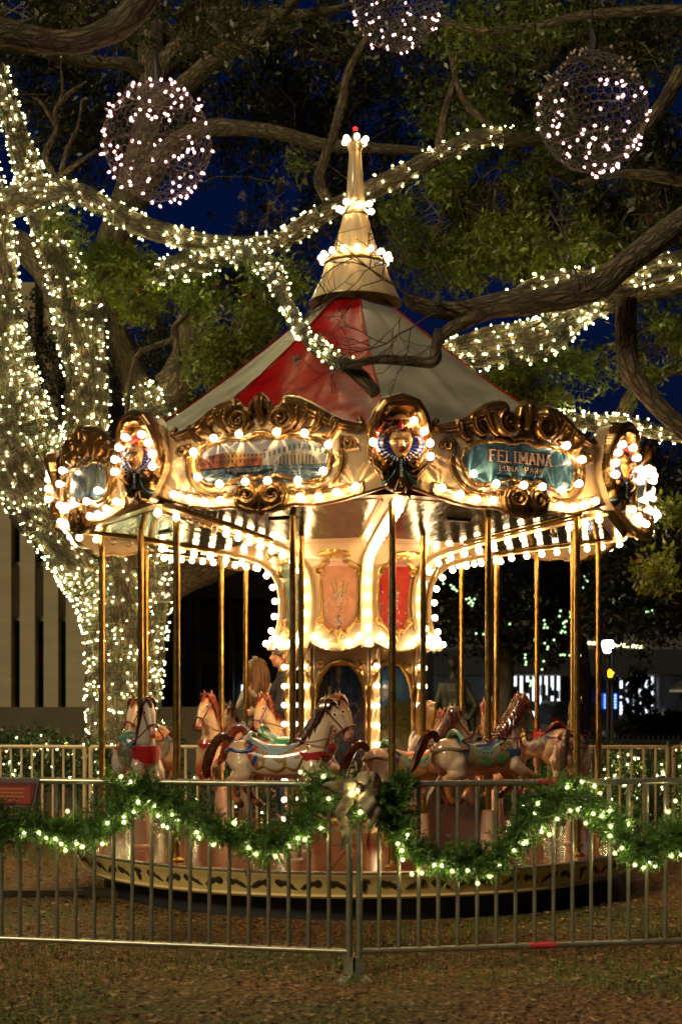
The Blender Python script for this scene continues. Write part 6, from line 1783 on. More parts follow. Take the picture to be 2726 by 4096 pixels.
# fairy lights on the limbs
string_lights(qT, 'warm lights netted round the oak trunk from the hedge up to the fork', 300, 26, 11, .06, 1.0, jit=1.1)
string_lights(qA1, 'warm lights wrapping the thickest limb leaning over the pale building', 400 if False else 300, 30, 12, .0, 1.0, jit=1.2)
string_lights(qA1, 'second warm strand along the thickest limb leaning over the pale building', 130, 30, 22, .0, .7, jit=3)
string_lights(qA2, 'warm lights up the straight limb behind the corner shield', 265, 34, 13, .12, .98, jit=.9)
string_lights(qA4, 'warm lights along the long limb sagging left of the spire', 130, 26, 14, .0, .52, jit=1.0)
string_lights(qA4, 'warm lights along the long limb rising right of the spire', 75, 18, 24, .52, .93, jit=1.0)
string_lights(qA5, 'warm lights on the crooked limb hanging in front of the tent top', 95, 30, 15, .10, .84, jit=.9)
string_lights(qA6, 'warm lights on the forked limb beside the white tent panel', 90, 18, 16, .2, .66, jit=.9)
string_lights(qB2, 'warm lights on the limb above the thick crossing branch', 80, 18, 17, jit=.8)
string_lights(qB3, 'warm lights on the stubby thick limb beside the grey tent panel', 100, 16, 18, .0, .75, jit=.7)
string_lights(qB4, 'warm lights on the low limb just above the lettered cornice', 95, 14, 19, jit=.8)

string_lights(qT, 'second warm strand criss-crossing the oak trunk', 170, 21, 31, .06, 1.0, jit=3)
string_lights(qA1, 'third warm strand high on the thickest limb leaning over the pale building', 170, 24, 32, .3, 1.0, jit=3)
string_lights(qA2, 'second warm strand up the straight limb behind the corner shield', 120, 25, 33, .12, .98, jit=3)
string_lights(qA5, 'warm strand on the lit limb level with the ring of spire bulbs', 90, 14, 34, .05, .5, jit=3)
string_lights(qB3, 'second warm strand on the stubby thick limb beside the grey tent panel', 60, 12, 35, .0, .75, jit=3)
# ------------------------------------------------------------------ foliage
LEAF = None
def leaf_mat():
    m, nt, b = _new('oak_leaf'); L = nt.links.new
    a = N(nt, 'Attribute', attribute_name='paint'); L(a.outputs['Color'], b.inputs['Base Color'])
    b.inputs['Roughness'].default_value = .42
    t = N(nt, 'BsdfTranslucent'); L(a.outputs['Color'], t.inputs[0])
    mx = N(nt, 'MixShader'); mx.inputs[0].default_value = .35
    L(b.outputs[0], mx.inputs[1]); L(t.outputs[0], mx.inputs[2]); L(mx.outputs[0], nt.nodes['Material Output'].inputs[0])
    return m
LEAF = leaf_mat()
def leaves_at(cent, per, size, tone, g, spread):
    """rosettes of leaves round each twig end"""
    n = len(cent) * per; c = np.repeat(cent, per, 0) + g.normal(0, spread, (n, 3))
    d = g.normal(0, 1, (n, 3)); d[:, 2] -= .25; d /= np.linalg.norm(d, axis=1)[:, None]
    t = np.cross(d, g.normal(0, 1, (n, 3))); t /= np.linalg.norm(t, axis=1)[:, None] + 1e-9
    nn = np.cross(d, t); ln = (size * g.uniform(.55, 1.3, n))[:, None]; w_ = ln * g.uniform(.17, .26, n)[:, None]
    V = np.stack([c, c + d * ln * .45 + t * w_ + nn * w_ * .35, c + d * ln, c + d * ln * .45 - t * w_ + nn * w_ * .35], 1)
    col = np.array(tone)[None] * g.uniform(.55, 1.5, n)[:, None]
    br = g.random(n) < .035; col[br] = np.array((.16, .07, .015)) * g.uniform(.6, 1.3, br.sum())[:, None]
    return V.reshape(-1, 3), np.repeat(col, 4, 0)
def clump_points(x, y, D, rx, ry, rd, n, g, gap=.0):
    q = g.normal(0, .45, (int(n * 2.2), 3)); q = q[np.linalg.norm(q, axis=1) < 1.15]
    px, py = x + q[:, 0] * rx, y + q[:, 1] * ry; DD = D + q[:, 2] * rd
    k = np.array([mnoise.noise((a * .011, b_ * .011, c_ * .7)) for a, b_, c_ in zip(px, py, DD)]) > gap
    P_ = np.stack([(px * 1.7385 - 1363) / FPX * DD, DD, EYE + (HOR - py * 1.7385) / FPX * DD], -1)[k]
    return P_[:n]
def crown(parent, inv_, clumps, seed, name='crown', twigs=True):
    g = np.random.default_rng(seed); Vs = []; Cs = []; B = MB()
    for (x, y, D, rx, ry, rd, n, tone, size) in clumps:
        c = clump_points(x, y, D, rx, ry, rd, n, g, -.12)
        v, col = leaves_at(c, 7, size, tone, g, size * .45); Vs.append(v); Cs.append(col)
        if twigs:
            o_ = np.array(OV(x, y, D)); kk = min(len(c), max(8, n // 7))
            for q in c[g.permutation(len(c))[:kk]]:
                mid = q * .6 + o_ * .4 + g.normal(0, .06, 3); st = q * .35 + o_ * .65 + g.normal(0, .10, 3)
                B.tube([tuple(st), tuple(mid), tuple(q)], [.009, .006, .002], 3, False)
    V = np.vstack(Vs); C = np.vstack(Cs)
    o = link(name, fast_mesh(name, V, np.arange(len(V)).reshape(-1, 4), LEAF, C), parent); o['kind'] = 'stuff'
    if parent is not None: o.matrix_parent_inverse = inv_
    if twigs and B.v:
        t = B.build('twigs', mat('grey_twig', (.11, .085, .055), .8, var=.3), parent, False); t['kind'] = 'stuff'
        if parent is not None: t.matrix_parent_inverse = inv_
    return o
GRN, YEL, DRK = (.095, .135, .013), (.120, .155, .015), (.034, .042, .012)
iO = Matrix.Translation(-oo); iO2 = Matrix.Translation(-Vector(oak2.location)); iO3 = Matrix.Translation(-Vector(oak3.location))
crown(oak, iO, [
    (285, 640, 14.6, 110, 70, .5, 330, YEL, .085), (250, 590, 14.7, 60, 40, .4, 90, GRN, .085), (330, 700, 14.5, 70, 40, .4, 120, YEL, .085),
    (560, 760, 13.6, 110, 110, .6, 420, YEL, .075), (490, 840, 13.8, 70, 70, .6, 190, YEL, .075), (640, 650, 13.0, 70, 70, .5, 150, GRN, .075), (430, 680, 14.4, 90, 60, .5, 190, GRN, .08),
    (180, 1010, 16.2, 90, 45, .4, 230, YEL, .08), (440, 940, 16.5, 50, 40, .4, 90, YEL, .08), (690, 380, 13.4, 30, 24, .2, 10, GRN, .10), (560, 870, 13.9, 60, 60, .5, 130, YEL, .07),
    (150, 550, 14.4, 60, 70, .4, 60, GRN, .08)], 41)
crown(oak2, iO2, [
    (1080, 470, 14.0, 190, 110, .9, 900, GRN, .075), (1220, 520, 13.8, 210, 120, .9, 1100, YEL, .075), (1330, 560, 13.6, 130, 90, .8, 520, YEL, .075), (1000, 560, 14.2, 130, 100, .8, 420, GRN, .07), (1140, 610, 14.0, 160, 70, .8, 420, YEL, .07),
    (1200, 890, 14.0, 170, 60, .6, 420, YEL, .075), (1280, 840, 13.9, 120, 50, .6, 190, GRN, .075), (1100, 900, 14.2, 90, 50, .5, 150, YEL, .07), (1120, 270, 14.4, 190, 110, .9, 420, GRN, .075), (1480, 420, 13.4, 120, 190, .9, 480, DRK, .075), (1500, 800, 13.6, 110, 130, .9, 330, GRN, .07), (1330, 380, 13.8, 120, 120, .7, 320, GRN, .075),
    (1180, 60, 12.8, 260, 90, .9, 520, GRN, .07), (1450, 80, 12.6, 170, 130, .9, 480, DRK, .07), (900, 60, 14, 200, 80, .8, 160, DRK, .07)], 42)
crown(oak3, iO3, [(120, 40, 11, 260, 80, 1.2, 420, DRK, .07), (480, 60, 12, 200, 80, 1.2, 260, DRK, .07)], 43)
# high canopy seen against the dusk sky, and the dark trees over the street
far = thing('oak_tree', 'dim spreading oak crown high behind the spire against the dusk sky', 'tree', (1.0, 22.0, 0)); iF = Matrix.Translation(-Vector(far.location))
b = MB(); b.tube([(1.0, 22, 0), (1.1, 22, 3.5), (.6, 22, 7)], [.45, .36, .26], 14); ob = b.build('trunk', MATS['oak_bark_plain'], far); ob.matrix_parent_inverse = iF
crown(far, iF, [(250, 260, 21, 330, 200, 1.5, 1500, DRK, .10), (700, 260, 22, 330, 200, 1.5, 1500, DRK, .10), (1150, 230, 22, 330, 220, 1.5, 1600, DRK, .10), (1450, 500, 21, 230, 300, 1.5, 1200, DRK, .10), (600, 90, 21, 420, 110, 1.5, 1300, DRK, .10), (100, 80, 21, 230, 120, 1.5, 800, DRK, .10), (1300, 90, 21, 330, 110, 1.5, 900, DRK, .10), (820, 480, 22, 200, 160, 1.5, 700, DRK, .10), (330, 780, 22, 130, 160, 1.5, 420, DRK, .10), (100, 820, 23, 150, 200, 1.5, 500, DRK, .10), (560, 620, 23, 160, 150, 1.5, 450, DRK, .10)], 44)
for i, (x, top, Y, wd, lab) in enumerate(((1150, 1050, 27, 190, 'dark street tree with pale green lights behind the statue'), (1330, 1000, 30, 200, 'tall dark street tree hung with pale green lights by the lamp post'), (1500, 1010, 25, 170, 'dark street tree at the edge of the lawn beyond the iron railing'))):
    bx_ = OV(x + (150 if i == 2 else 0), 1700, Y).x; t = thing('street_tree', lab, 'tree', (bx_, Y, 0), 0, None); it = Matrix.Translation(-Vector(t.location))
    b = MB(); b.tube([(bx_, Y, 0), (bx_ + .1, Y, 2), (bx_ - .1, Y, 4.5)], [.22, .17, .10], 10); ob = b.build('trunk', MATS['oak_bark_plain'], t); ob.matrix_parent_inverse = it
    crown(t, it, [(x, 1230, Y, wd, 230, 1.6, 1900, (.014, .018, .008), .13), (x - 60, 1420, Y, wd * .8, 110, 1.4, 500, (.016, .020, .008), .13)], 60 + i)
crown(None, None, [(1505, 1330, 11.5, 60, 70, .4, 60, YEL, .085), (1540, 1210, 11.5, 50, 60, .4, 50, GRN, .085)], 70, 'hanging_branch', True)
for o in list(bpy.data.objects):
    if o.parent is None and o.name.startswith('hanging_branch'): tag(o, 'loose spray of yellow green oak leaves hanging beside the cornice', 'branch', kind='stuff')
for o in list(bpy.data.objects):
    if o.parent is None and o.name.startswith('twigs'): o.parent = bpy.data.objects['hanging_branch']
# bare twigs in front of the spire and tent
def spray(start, ang, L, depth, g, B, Y):
    x, y = start; pts = [OV(x, y, Y)]; n = 7; a = ang
    nodes = []
    for i in range(n):
        a += g.normal(0, .22); x += math.cos(a) * L / n; y += math.sin(a) * L / n; Yn = Y + g.normal(0, .02); pts.append(OV(x, y, Yn)); nodes.append((x, y, a))
    r0 = {3: .011, 2: .0065, 1: .004, 0: .0028}[depth]
    B.tube(pts, list(np.linspace(r0, r0 * .45, n + 1)), 4, False)
    if depth > 0:
        for (x, y, a) in nodes[1:]:
            if g.random() < .72: spray((x, y), a + g.choice((-1, 1)) * g.uniform(.45, 1.0), L * g.uniform(.35, .62), depth - 1, g, B, Y)
B = MB(); g = np.random.default_rng(77)
for st, an, L, dp, Y in (((1080, 700), 3.5, 330, 2, 9.4), ((1040, 705), 3.9, 300, 2, 9.4), ((960, 700), 3.6, 240, 2, 9.4), ((1000, 720), 2.75, 230, 2, 9.4), ((940, 690), 4.3, 200, 1, 9.4), ((690, 740), 5.4, 190, 2, 10.5), ((640, 640), 5.2, 180, 2, 12.2), ((600, 600), 4.6, 150, 1, 13), ((1060, 730), 2.3, 160, 1, 9.4), ((1330, 660), 4.4, 190, 2, 9.4), ((1430, 600), 3.9, 170, 2, 9.5), ((470, 420), 5.8, 150, 2, 13.5), ((820, 420), 3.4, 160, 2, 13.2), ((1290, 480), 1.9, 150, 1, 13), ((1230, 470), 1.4, 140, 1, 13), ((930, 840), 2.4, 70, 1, 9.4), ((1480, 330), 2.6, 160, 2, 12), ((650, 60), .5, 200, 2, 14), ((1090, 90), .3, 190, 2, 12), ((1460, 720), 1.2, 130, 2, 9.7), ((1120, 460), 1.2, 130, 1, 13.2)):
    spray(st, an, L, dp, g, B, Y)
ob = B.build('bare_twigs', mat('dark_twig', (.045, .030, .020), .8), oak2, False); ob['kind'] = 'stuff'; ob.matrix_parent_inverse = iO2
# tufts of air plants on the bark
AIR = mat('air_plant', (.14, .13, .085), .8, var=.4, vscale=20)
for i, (x, y, Y, s, where) in enumerate(((680, 830, 9.9, 1.0, 'under the bend of the crooked lit limb'), (715, 720, 9.9, .7, 'above the bend of the crooked lit limb'), (735, 778, 9.8, .8, 'against the red tent panel'), (560, 495, 12.9, 1.2, 'largest of those in the twigs left of the spire'), (625, 470, 12.9, 1.0, 'in the twigs close to the spire neck'), (650, 415, 13, .9, 'highest of those left of the spire'), (1240, 560, 9.4, 1.0, 'hanging in leaves above the dark limb'), (1010, 690, 9.4, 1.2, 'at the thin end of the dark limb'), (1345, 640, 9.4, 1.3, 'at the fork of the dark limb'), (560, 450, 13, 1.0, 'just above the largest one left of the spire'), (780, 830, 9.5, .7, 'on the sawn stub before the tent'))):
    b = MB(); g2 = np.random.default_rng(300 + i); o_ = OV(x, y, Y)
    for k in range(34):
        d = g2.normal(0, 1, 3); d /= np.linalg.norm(d); L = .06 * s * g2.uniform(.6, 1.2); q = np.array(d) * L
        b.tube([(0, 0, 0), tuple(q * .6 + np.array((0, 0, .012))), tuple(q + np.array((0, 0, -.01)))], [.0026, .002, .0006], 3, False)
    tag(link('air_plant', b.mesh('air_plant', AIR, False), None, o_), 'spiky grey air plant tuft ' + where, 'air plant', 'air plants on the oak branches')
# ------------------------------------------------------------------ pale stone building
STONE = mat('limestone', (.33, .27, .165), .8, var=.18, vscale=2.2, bump=.15, bscale=12, stretch=(.6, .6, 3))
STONE_D = mat('limestone_reveal', (.30, .22, .13), .8, var=.15, vscale=3)
GLASSD = mat('dark_window_glass', (.006, .007, .008), .06)
BD = 23.0; SB = FPX / BD
def bx(px): return (px - 1363) / SB
def bz(py): return EYE + (HOR - py) / SB
bl = thing('stone_building', 'pale limestone building with tall narrow windows between flat piers', 'building', (bx(150), BD, 0)); ib = -Vector(bl.location)
def bbox(x0, x1, z0, z1, y0, y1, name, m, parent=bl):
    b = MB(); b.box(((x0 + x1) / 2 + ib.x, (y0 + y1) / 2 + ib.y, (z0 + z1) / 2), (x1 - x0, y1 - y0, z1 - z0)); return b.build(name, m, parent, False)
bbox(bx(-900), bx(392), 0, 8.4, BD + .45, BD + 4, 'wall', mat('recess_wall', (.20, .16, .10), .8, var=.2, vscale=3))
wins = [(-340, -306), (-246, -212), (-150, -118), (-52, -20), (45, 80), (140, 175), (233, 264)]
edges = [-900] + [e for w_ in wins for e in w_] + [392]
for i in range(0, len(edges), 2):
    bbox(bx(edges[i]), bx(edges[i + 1]), 0, 8.4, BD, BD + .44, 'pier', STONE)
for (a, c) in wins:
    x0, x1 = bx(a), bx(c)
    bbox(x0 + .002, x1 - .002, bz(2465), bz(2262), BD + .16, BD + .43, 'spandrel', mat('pale_spandrel', (.30, .29, .22), .7, var=.12, vscale=3))
    for zz in (2262, 2482):
        bbox(x0 + .002, x1 - .002, bz(zz), bz(zz) + .07, BD + .10, BD + .15, 'lintel', mat('grey_lintel', (.12, .13, .11), .6))
    for z0, z1 in ((bz(2930), bz(2483)), (bz(2245), bz(1800)), (bz(1780), bz(1450))):
        wn_ = bbox(x0 + .002, x1 - .03, z0, z1, BD + .30, BD + .34, 'window', GLASSD)
        bbox(x1 - .03, x1 - .004, z0, z1, BD + .22, BD + .36, 'window_frame', STONE_D, wn_)
# ------------------------------------------------------------------ low dark building in the middle distance
DB = 30.0; S2 = FPX / DB
def dx(px): return (px - 1363) / S2
def dz(py): return EYE + (HOR - py) / S2
db = thing('low_building', 'dark low building with a flat fascia and one lit window', 'building', (dx(900), DB, 0)); ib = -Vector(db.location)
DKW = mat('dark_stucco', (.050, .042, .048), .8, var=.3, vscale=2)
bbox(dx(420), dx(1420), 0, dz(2400), DB + 1.2, DB + 7, 'wall', mat('shadowed_wall', (.022, .019, .022), .8, var=.3, vscale=2), db)  # fascia stucco's tone darkened to carry the porch shade
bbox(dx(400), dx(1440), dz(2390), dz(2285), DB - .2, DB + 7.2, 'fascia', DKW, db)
bbox(dx(420), dx(1420), dz(2650), dz(2600), DB + .9, DB + 1.19, 'porch_beam', DKW, db)
for px in (690, 770, 905, 1075, 1200): bbox(dx(px), dx(px + 22), 0, dz(2392), DB + .4, DB + .6, 'porch_post', DKW, db)
wn_ = bbox(dx(950), dx(1046), dz(2810), dz(2738), DB + 1.15, DB + 1.19, 'window', glow('window_lit_cool', (.85, .92, 1.0), .75), db)
bbox(dx(985), dx(990), dz(2810), dz(2738), DB + 1.12, DB + 1.149, 'mullion', DKW, wn_)
bbox(dx(1000), dx(1030), dz(2800), dz(2775), DB + 1.11, DB + 1.145, 'shelf_goods', mat('shelf_goods', (.16, .10, .12), .7, var=.5, vscale=9), wn_)
b = MB(); b.box((dx(540), 20.2, .72), (9.0, .3, 1.44)); tag(b.build('garden_wall', mat('olive_wall', (.085, .068, .040), .85, var=.25, vscale=3, bump=.2, bscale=14), None, False), 'low olive rendered garden wall behind the oak and the girl', 'wall')
b = MB(); b.box((1.62, 19.6, .74), (.9, .3, 1.48)); b.box((1.62, 19.58, 1.5), (.96, .4, .06)); tag(b.build('garden_wall', MATS['olive_wall'], None, False), 'low olive garden wall right behind the draped statue', 'wall')
# ------------------------------------------------------------------ draped statue
st = thing('statue', 'dark bronze statue of a draped standing figure on a low block', 'statue', ((1812 - 1363) / FPX * 18.6, 18.6, 0))
b = MB(); b.box((0, 0, .32), (.62, .55, .64)); b.build('pedestal', mat('statue_block', (.10, .085, .06), .8, var=.3), st, False)
b = MB()
vs = []; n = 40; prof = [(.64, .24), (.80, .235), (1.0, .225), (1.2, .20), (1.4, .185), (1.55, .17), (1.66, .185), (1.76, .165), (1.82, .10), (1.86, .055)]
for z, r in prof:
    for k in range(n):
        a = 2 * math.pi * k / n; fold = 1 + (.07 * math.sin(a * 11 + z * 3) + .05 * math.sin(a * 5 - z * 6)) * (1 if z < 1.6 else .35)
        vs.append((r * 1.05 * fold * math.cos(a) + .03 * (1.9 - z), r * .72 * fold * math.sin(a), z))
fs = [(i * n + k, i * n + (k + 1) % n, (i + 1) * n + (k + 1) % n, (i + 1) * n + k) for i in range(len(prof) - 1) for k in range(n)] + [tuple(reversed(range(n))), tuple((len(prof) - 1) * n + k for k in range(n))]
b.add(vs, fs)
b.capsule((0, 0, 1.82), (-.01, 0, 1.95), .055, .05, 10); b.ball((-.015, -.01, 2.02), (.078, .085, .105), 14, 9); b.ball((-.01, .04, 2.07), (.085, .07, .07), 10, 7); b.capsule((-.015, -.09, 2.03), (-.015, -.105, 1.995), .012, .016, 6)
b.capsule((.15, 0, 1.74), (.30, -.06, 1.46), .065, .05, 10); b.capsule((.30, -.06, 1.46), (.19, -.16, 1.30), .05, .035, 10)
b.capsule((-.16, 0, 1.74), (-.24, -.06, 1.45), .065, .05, 10); b.capsule((-.24, -.06, 1.45), (-.22, -.20, 1.52), .048, .035, 10)
b.capsule((.30, -.05, 1.46), (.34, -.03, 1.1), .05, .07, 10); b.capsule((.34, -.03, 1.1), (.22, -.05, .9), .06, .04, 10)
sm_ = fuse(b, .016, 2, 'figure'); sm_.materials.clear(); sm_.materials.append(mat('weathered_bronze', (.055, .058, .036), .5, .35, var=.4, vscale=9)); link('figure', sm_, st)
# ------------------------------------------------------------------ shops over the street
SD = 60.0; S3 = FPX / SD
def sx(px): return (px - 1363) / S3
def sz(py): return EYE + (HOR - py) / S3
sh = thing('shop_row', 'row of shops with bright white windows under dark awnings across the street', 'building', (sx(2300), SD, 0)); ib = -Vector(sh.location)
bbox(sx(1640), sx(3000), 0, sz(2480), SD + 4, SD + 8, 'wall', mat('shop_upper_wall', (.06, .058, .06), .8, var=.3, vscale=.6), sh)
bbox(sx(1640), sx(3000), sz(2700), sz(2600), SD - .9, SD + 3.95, 'awning', mat('black_awning', (.010, .010, .012), .6), sh)
bbox(sx(1640), sx(3000), sz(2640), sz(2480), SD + .2, SD + 3.9, 'fascia', mat('shop_fascia', (.075, .07, .07), .8, var=.3, vscale=1.2), sh)
SHOPGLOW = glow('shop_interior', (.86, .94, 1.0), .62)
for i, (a, c, y0, y1) in enumerate(((1560, 1720, 2705, 2812), (2040, 2268, 2702, 2872), (2500, 2655, 2704, 2862))):
    bay = bbox(sx(a), sx(c), sz(y1), sz(y0), SD + 2.2, SD + 2.3, 'lit_window', SHOPGLOW, sh)
    nb = int((c - a) / 24); g = random.Random(i + 5)
    for k in range(nb + 1):
        px = a + (c - a) * k / nb
        bbox(sx(px) - .07, sx(px) + .07, sz(y1), sz(y0), SD + 1.6, SD + 1.75, 'mullion', mat('shop_mullion', (.30, .29, .28), .6), bay)
    for k in range(16):
        px = g.uniform(a + 6, c - 10); zz = g.uniform(sz(y1) + .1, sz(y0) - .5); 
        bbox(sx(px), sx(px) + g.uniform(.1, .3), zz, zz + g.uniform(.15, .5), SD + 1.8, SD + 1.95, 'display_goods', mat('goods_%d' % (k % 4), [(.30, .06, .05), (.06, .08, .22), (.10, .09, .08), (.32, .24, .18)][k % 4], .7), bay)
bbox(sx(2268), sx(2500), 0, sz(2704), SD + 1.5, SD + 2.1, 'dark_entrance', mat('dark_entrance', (.014, .015, .018), .5), sh)
bbox(sx(2655), sx(2680), 0, sz(2704), SD + 1.0, SD + 1.5, 'white_pier', mat('white_pier', (.5, .5, .48), .7), sh)
NEON = glow('blue_neon', (.04, .12, .95), .8)
for i, (a, c) in enumerate(((2412, 2424), (2434, 2446), (2472, 2486))):
    o_ = bbox(sx(a), sx(c), sz(2836), sz(2774), SD + 1.2, SD + 1.3, 'neon_sign', NEON, sh)
    for k in range(5): bbox(sx(a) + .03, sx(c) - .03, sz(2832 - k * 12), sz(2828 - k * 12), SD + 1.14, SD + 1.18, 'neon_stroke', glow('pale_neon', (.35, .6, 1.0), 1.0), o_)
ES = thing('eave_lights', 'line of yellowish lights along the eave above the shops', 'light string', (sx(2430), SD, sz(2578)))
eb = MB(); eb.ball((0, 0, 0), .075, 8, 5); eme = eb.mesh('eave_bulb', glow('eave_bulb', (1, .85, .40), 1.6))
b = MB(); b.tube([Vector((sx(p), SD - .2, sz(2570 + (p - 2320) * .075))) - Vector(ES.location) for p in (2200, 2320, 2440, 2562)], .03, 4); b.build('wire', GREENWIRE, ES)
for p in list(range(2322, 2420, 14)) + list(range(2452, 2562, 8)): link('eave_bulb', eme, ES, Vector((sx(p), SD - .28, sz(2570 + (p - 2320) * .075))) - Vector(ES.location))
# street, kerb, hedge before the shops
b = MB(); b.box((0, 46, .0), (160, 12, .012)); struct(b.build('road', mat('asphalt', (.045, .045, .048), .75, var=.3, vscale=1.5), None, False))
b = MB(); b.box((0, 39.8, .06), (160, .25, .13)); struct(b.build('kerb', mat('kerb_concrete', (.20, .19, .17), .8, var=.2), None, False))
b = MB(); b.box((0, 56.5, .06), (160, 9, .12)); struct(b.build('pavement', mat('pavement_concrete', (.13, .125, .12), .8, var=.2), None, False))
# street lamp
LD_ = 22.5; SL = FPX / LD_
lp = thing('street_lamp', 'lit street lamp with a white faceted lantern on a black post', 'street lamp', ((2429 - 1363) / SL, LD_, 0))
lz = EYE + (HOR - 2580) / SL
b = MB(); b.lathe([(.11, 0), (.11, .3), (.06, .4), (.04, .6), (.035, lz - .2), (.07, lz - .16), (.06, lz - .13)], 12); b.build('post', mat('black_post', (.012, .012, .014), .4), lp)
b = MB(); b.lathe([(.06, lz - .12), (.10, lz + .01), (.08, lz + .07)], 8); b.build('lantern', glow('lamp_lantern', (.80, .93, 1.0), 9.0), lp, False)
b = MB(); b.lathe([(.09, lz + .07), (.03, lz + .12), (.0, lz + .155)], 8); b.build('lantern_cap', MATS['black_post'], lp, False)
# pedestrian signal with raised orange hand
ps = thing('pedestrian_signal', 'pedestrian signal showing an orange raised hand', 'traffic signal', ((2428 - 1363) / SL, LD_ - .5, 0)); hz_ = EYE + (HOR - 2696) / SL
b = MB(); b.tube([(0, .12, 0), (0, .12, hz_ + .4)], .03, 8); b.build('pole', MATS['black_post'], ps)
b = MB(); b.box((-.065, .0, hz_), (.18, .09, .22)); b.box((.16, .05, hz_ + .01), (.13, .12, .17)); b.build('housing', mat('signal_housing', (.01, .01, .01), .5), ps, False)
b = MB(); yq = -.05; K = .6
b.prism([(x * K, z * K) for x, z in ((-.055, -.10), (.05, -.10), (.062, -.01), (-.062, -.0))], .003, Matrix.Translation((-.065, yq, hz_)))
for k, (x, h0) in enumerate(((-.048, .085), (-.016, .115), (.016, .11), (.047, .08))): b.box((-.065 + x * K, yq + .002, hz_ + (h0 / 2 - .005) * K), (.023 * K, .003, h0 * K))
b.prism([(x * K, z * K) for x, z in ((.055, -.06), (.105, .02), (.085, .04), (.05, -.01))], .003, Matrix.Translation((-.065, yq, hz_)))
b.build('hand_symbol', glow('hand_orange', (1.0, .33, .01), 2.2), ps, False)
# parked van, umbrella, iron railing
vn = thing('parked_car', 'black car parked before the lit shop window', 'car', ((2272 - 1363) / FPX * 50.5, 49.0, .006))
b = MB(); b.prism([(-.86, .34), (-.90, .62), (-.86, .95), (-.68, 1.38), (-.58, 1.46), (.58, 1.46), (.68, 1.38), (.86, .95), (.90, .62), (.86, .34)], 3.9); b.build('body', mat('black_car_paint', (.008, .008, .010), .2, 0, .6), vn, False)
b = MB(); b.prism([(-.66, .98), (-.55, 1.34), (.55, 1.34), (.66, .98)], .01, Matrix.Translation((0, -.012, 0))); b.build('rear_window', GLASSD, vn, False)
for x in (-.72, .72):
    b = MB(); b.tube([(x - .11, .75, .33), (x + .11, .75, .33)], .33, 16); w_ = b.build('wheel', mat('tyre', (.012, .012, .012), .8), vn); b = MB(); sg_ = 1 if x > 0 else -1; b.tube([(x + sg_ * .10, .75, .33), (x + sg_ * .125, .75, .33)], .19, 12); b.build('rim', STEEL, w_)
    b = MB(); b.box((x, -.02, .80), (.22, .03, .12)); b.build('tail_light', mat('dark_red_lens', (.10, .006, .006), .2), vn, False)
um = thing('patio_umbrella', 'dark patio umbrella with a pale valance outside the shops', 'umbrella', ((2722 - 1363) / FPX * 48, 48, .12)); uz = EYE + (HOR - 2738) / FPX * 48 - .12
b = MB(); b.tube([(0, 0, 0), (0, 0, uz + .1)], .03, 8); b.build('pole', MATS['black_post'], um)
b = MB(); b.lathe([(.40, uz - .18), (.38, uz - .10), (.0, uz + .16)], 8); b.build('canopy', mat('umbrella_dark', (.015, .02, .02), .7), um, False)
b = MB(); b.lathe([(.402, uz - .26), (.402, uz - .18)], 8); b.build('valance', mat('umbrella_pale', (.35, .36, .36), .7), um, False)
rl_ = thing('iron_railing', 'black iron railing of close set bars beyond the cream barriers', 'railing', ((2560 - 1363) / FPX * 20, 20, 0)); 
b = MB(); b.box((0.0, 0, .95), (3.4, .05, .05)); b.build('top_rail', mat('black_iron', (.012, .012, .014), .45), rl_, False); b = MB(); b.box((0.0, 0, .30), (3.4, .04, .04)); b.build('bottom_rail', MATS['black_iron'], rl_, False)
bb = MB(); bb.box((0, 0, .52), (.022, .022, 1.04)); me = bb.mesh('railing_bar', MATS['black_iron'], False)
for k in range(48): link('railing_bar', me, rl_, (-1.68 + k * .0715, 0, 0))
# hedges and shrubs, some hung with lights
def shrub(x0, x1, ytop, ybot, Y, n, tone, label, name='shrub', lights=0, seed=0, size=.06, cat='shrub', group=None):
    g = np.random.default_rng(500 + seed); a = P(x0, ytop, Y); c = P(x1, ybot, Y)
    w_ = c.x - a.x; zt = a.z; zb = max(c.z, .0)
    t = thing(name, label, cat, ((a.x + c.x) / 2, Y, 0), 0, group); o = np.array(t.location)
    m = int(n * 1.3); q = np.stack([g.uniform(-.5, .5, m) * w_, g.normal(0, .18, m), zb + (zt - zb) * g.random(m) ** .8], -1)
    top = zt - (zt - zb) * .35 * np.abs(q[:, 0] / (w_ * .5)) ** 3 + .06 * np.array([mnoise.noise((p[0] * 4, seed, 0)) for p in q]); q = q[q[:, 2] < top][:n]
    v, col = leaves_at(q, 6, size, tone, g, size * .5)
    link('foliage', fast_mesh('foliage', v, np.arange(len(v)).reshape(-1, 4), LEAF, col), t)['kind'] = 'stuff'
    b = MB()
    for k in range(7): b.tube([(w_ * .12 * (k - 3), 0, 0), (w_ * .14 * (k - 3) + .03, .02, zt * .4), (w_ * .15 * (k - 3), -.02, zt * .8)], [.014, .011, .005], 5, False)
    b.build('stems', MATS['grey_twig'], t)['kind'] = 'stuff'
    for k in range(lights):
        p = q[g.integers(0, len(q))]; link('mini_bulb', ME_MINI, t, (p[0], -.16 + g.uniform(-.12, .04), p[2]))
    return t
DG = (.022, .045, .012)
shrub(-120, 330, 2925, 3160, 15.0, 1500, DG, 'clipped hedge with small lights under the stone building', 'hedge', 46, 1, .06, 'hedge')
shrub(330, 440, 2960, 3200, 14.6, 330, DG, 'leafy shrub with lights at the foot of the oak trunk', 'shrub', 16, 2, .06)
shrub(600, 720, 2885, 3160, 14.8, 300, DG, 'young pointed conifer like shrub right of the oak trunk', 'shrub', 6, 3, .05)
shrub(700, 1130, 3060, 3330, 14.7, 500, DG, 'low shrub bed with scattered lights behind the girl', 'shrub', 16, 4, .055)
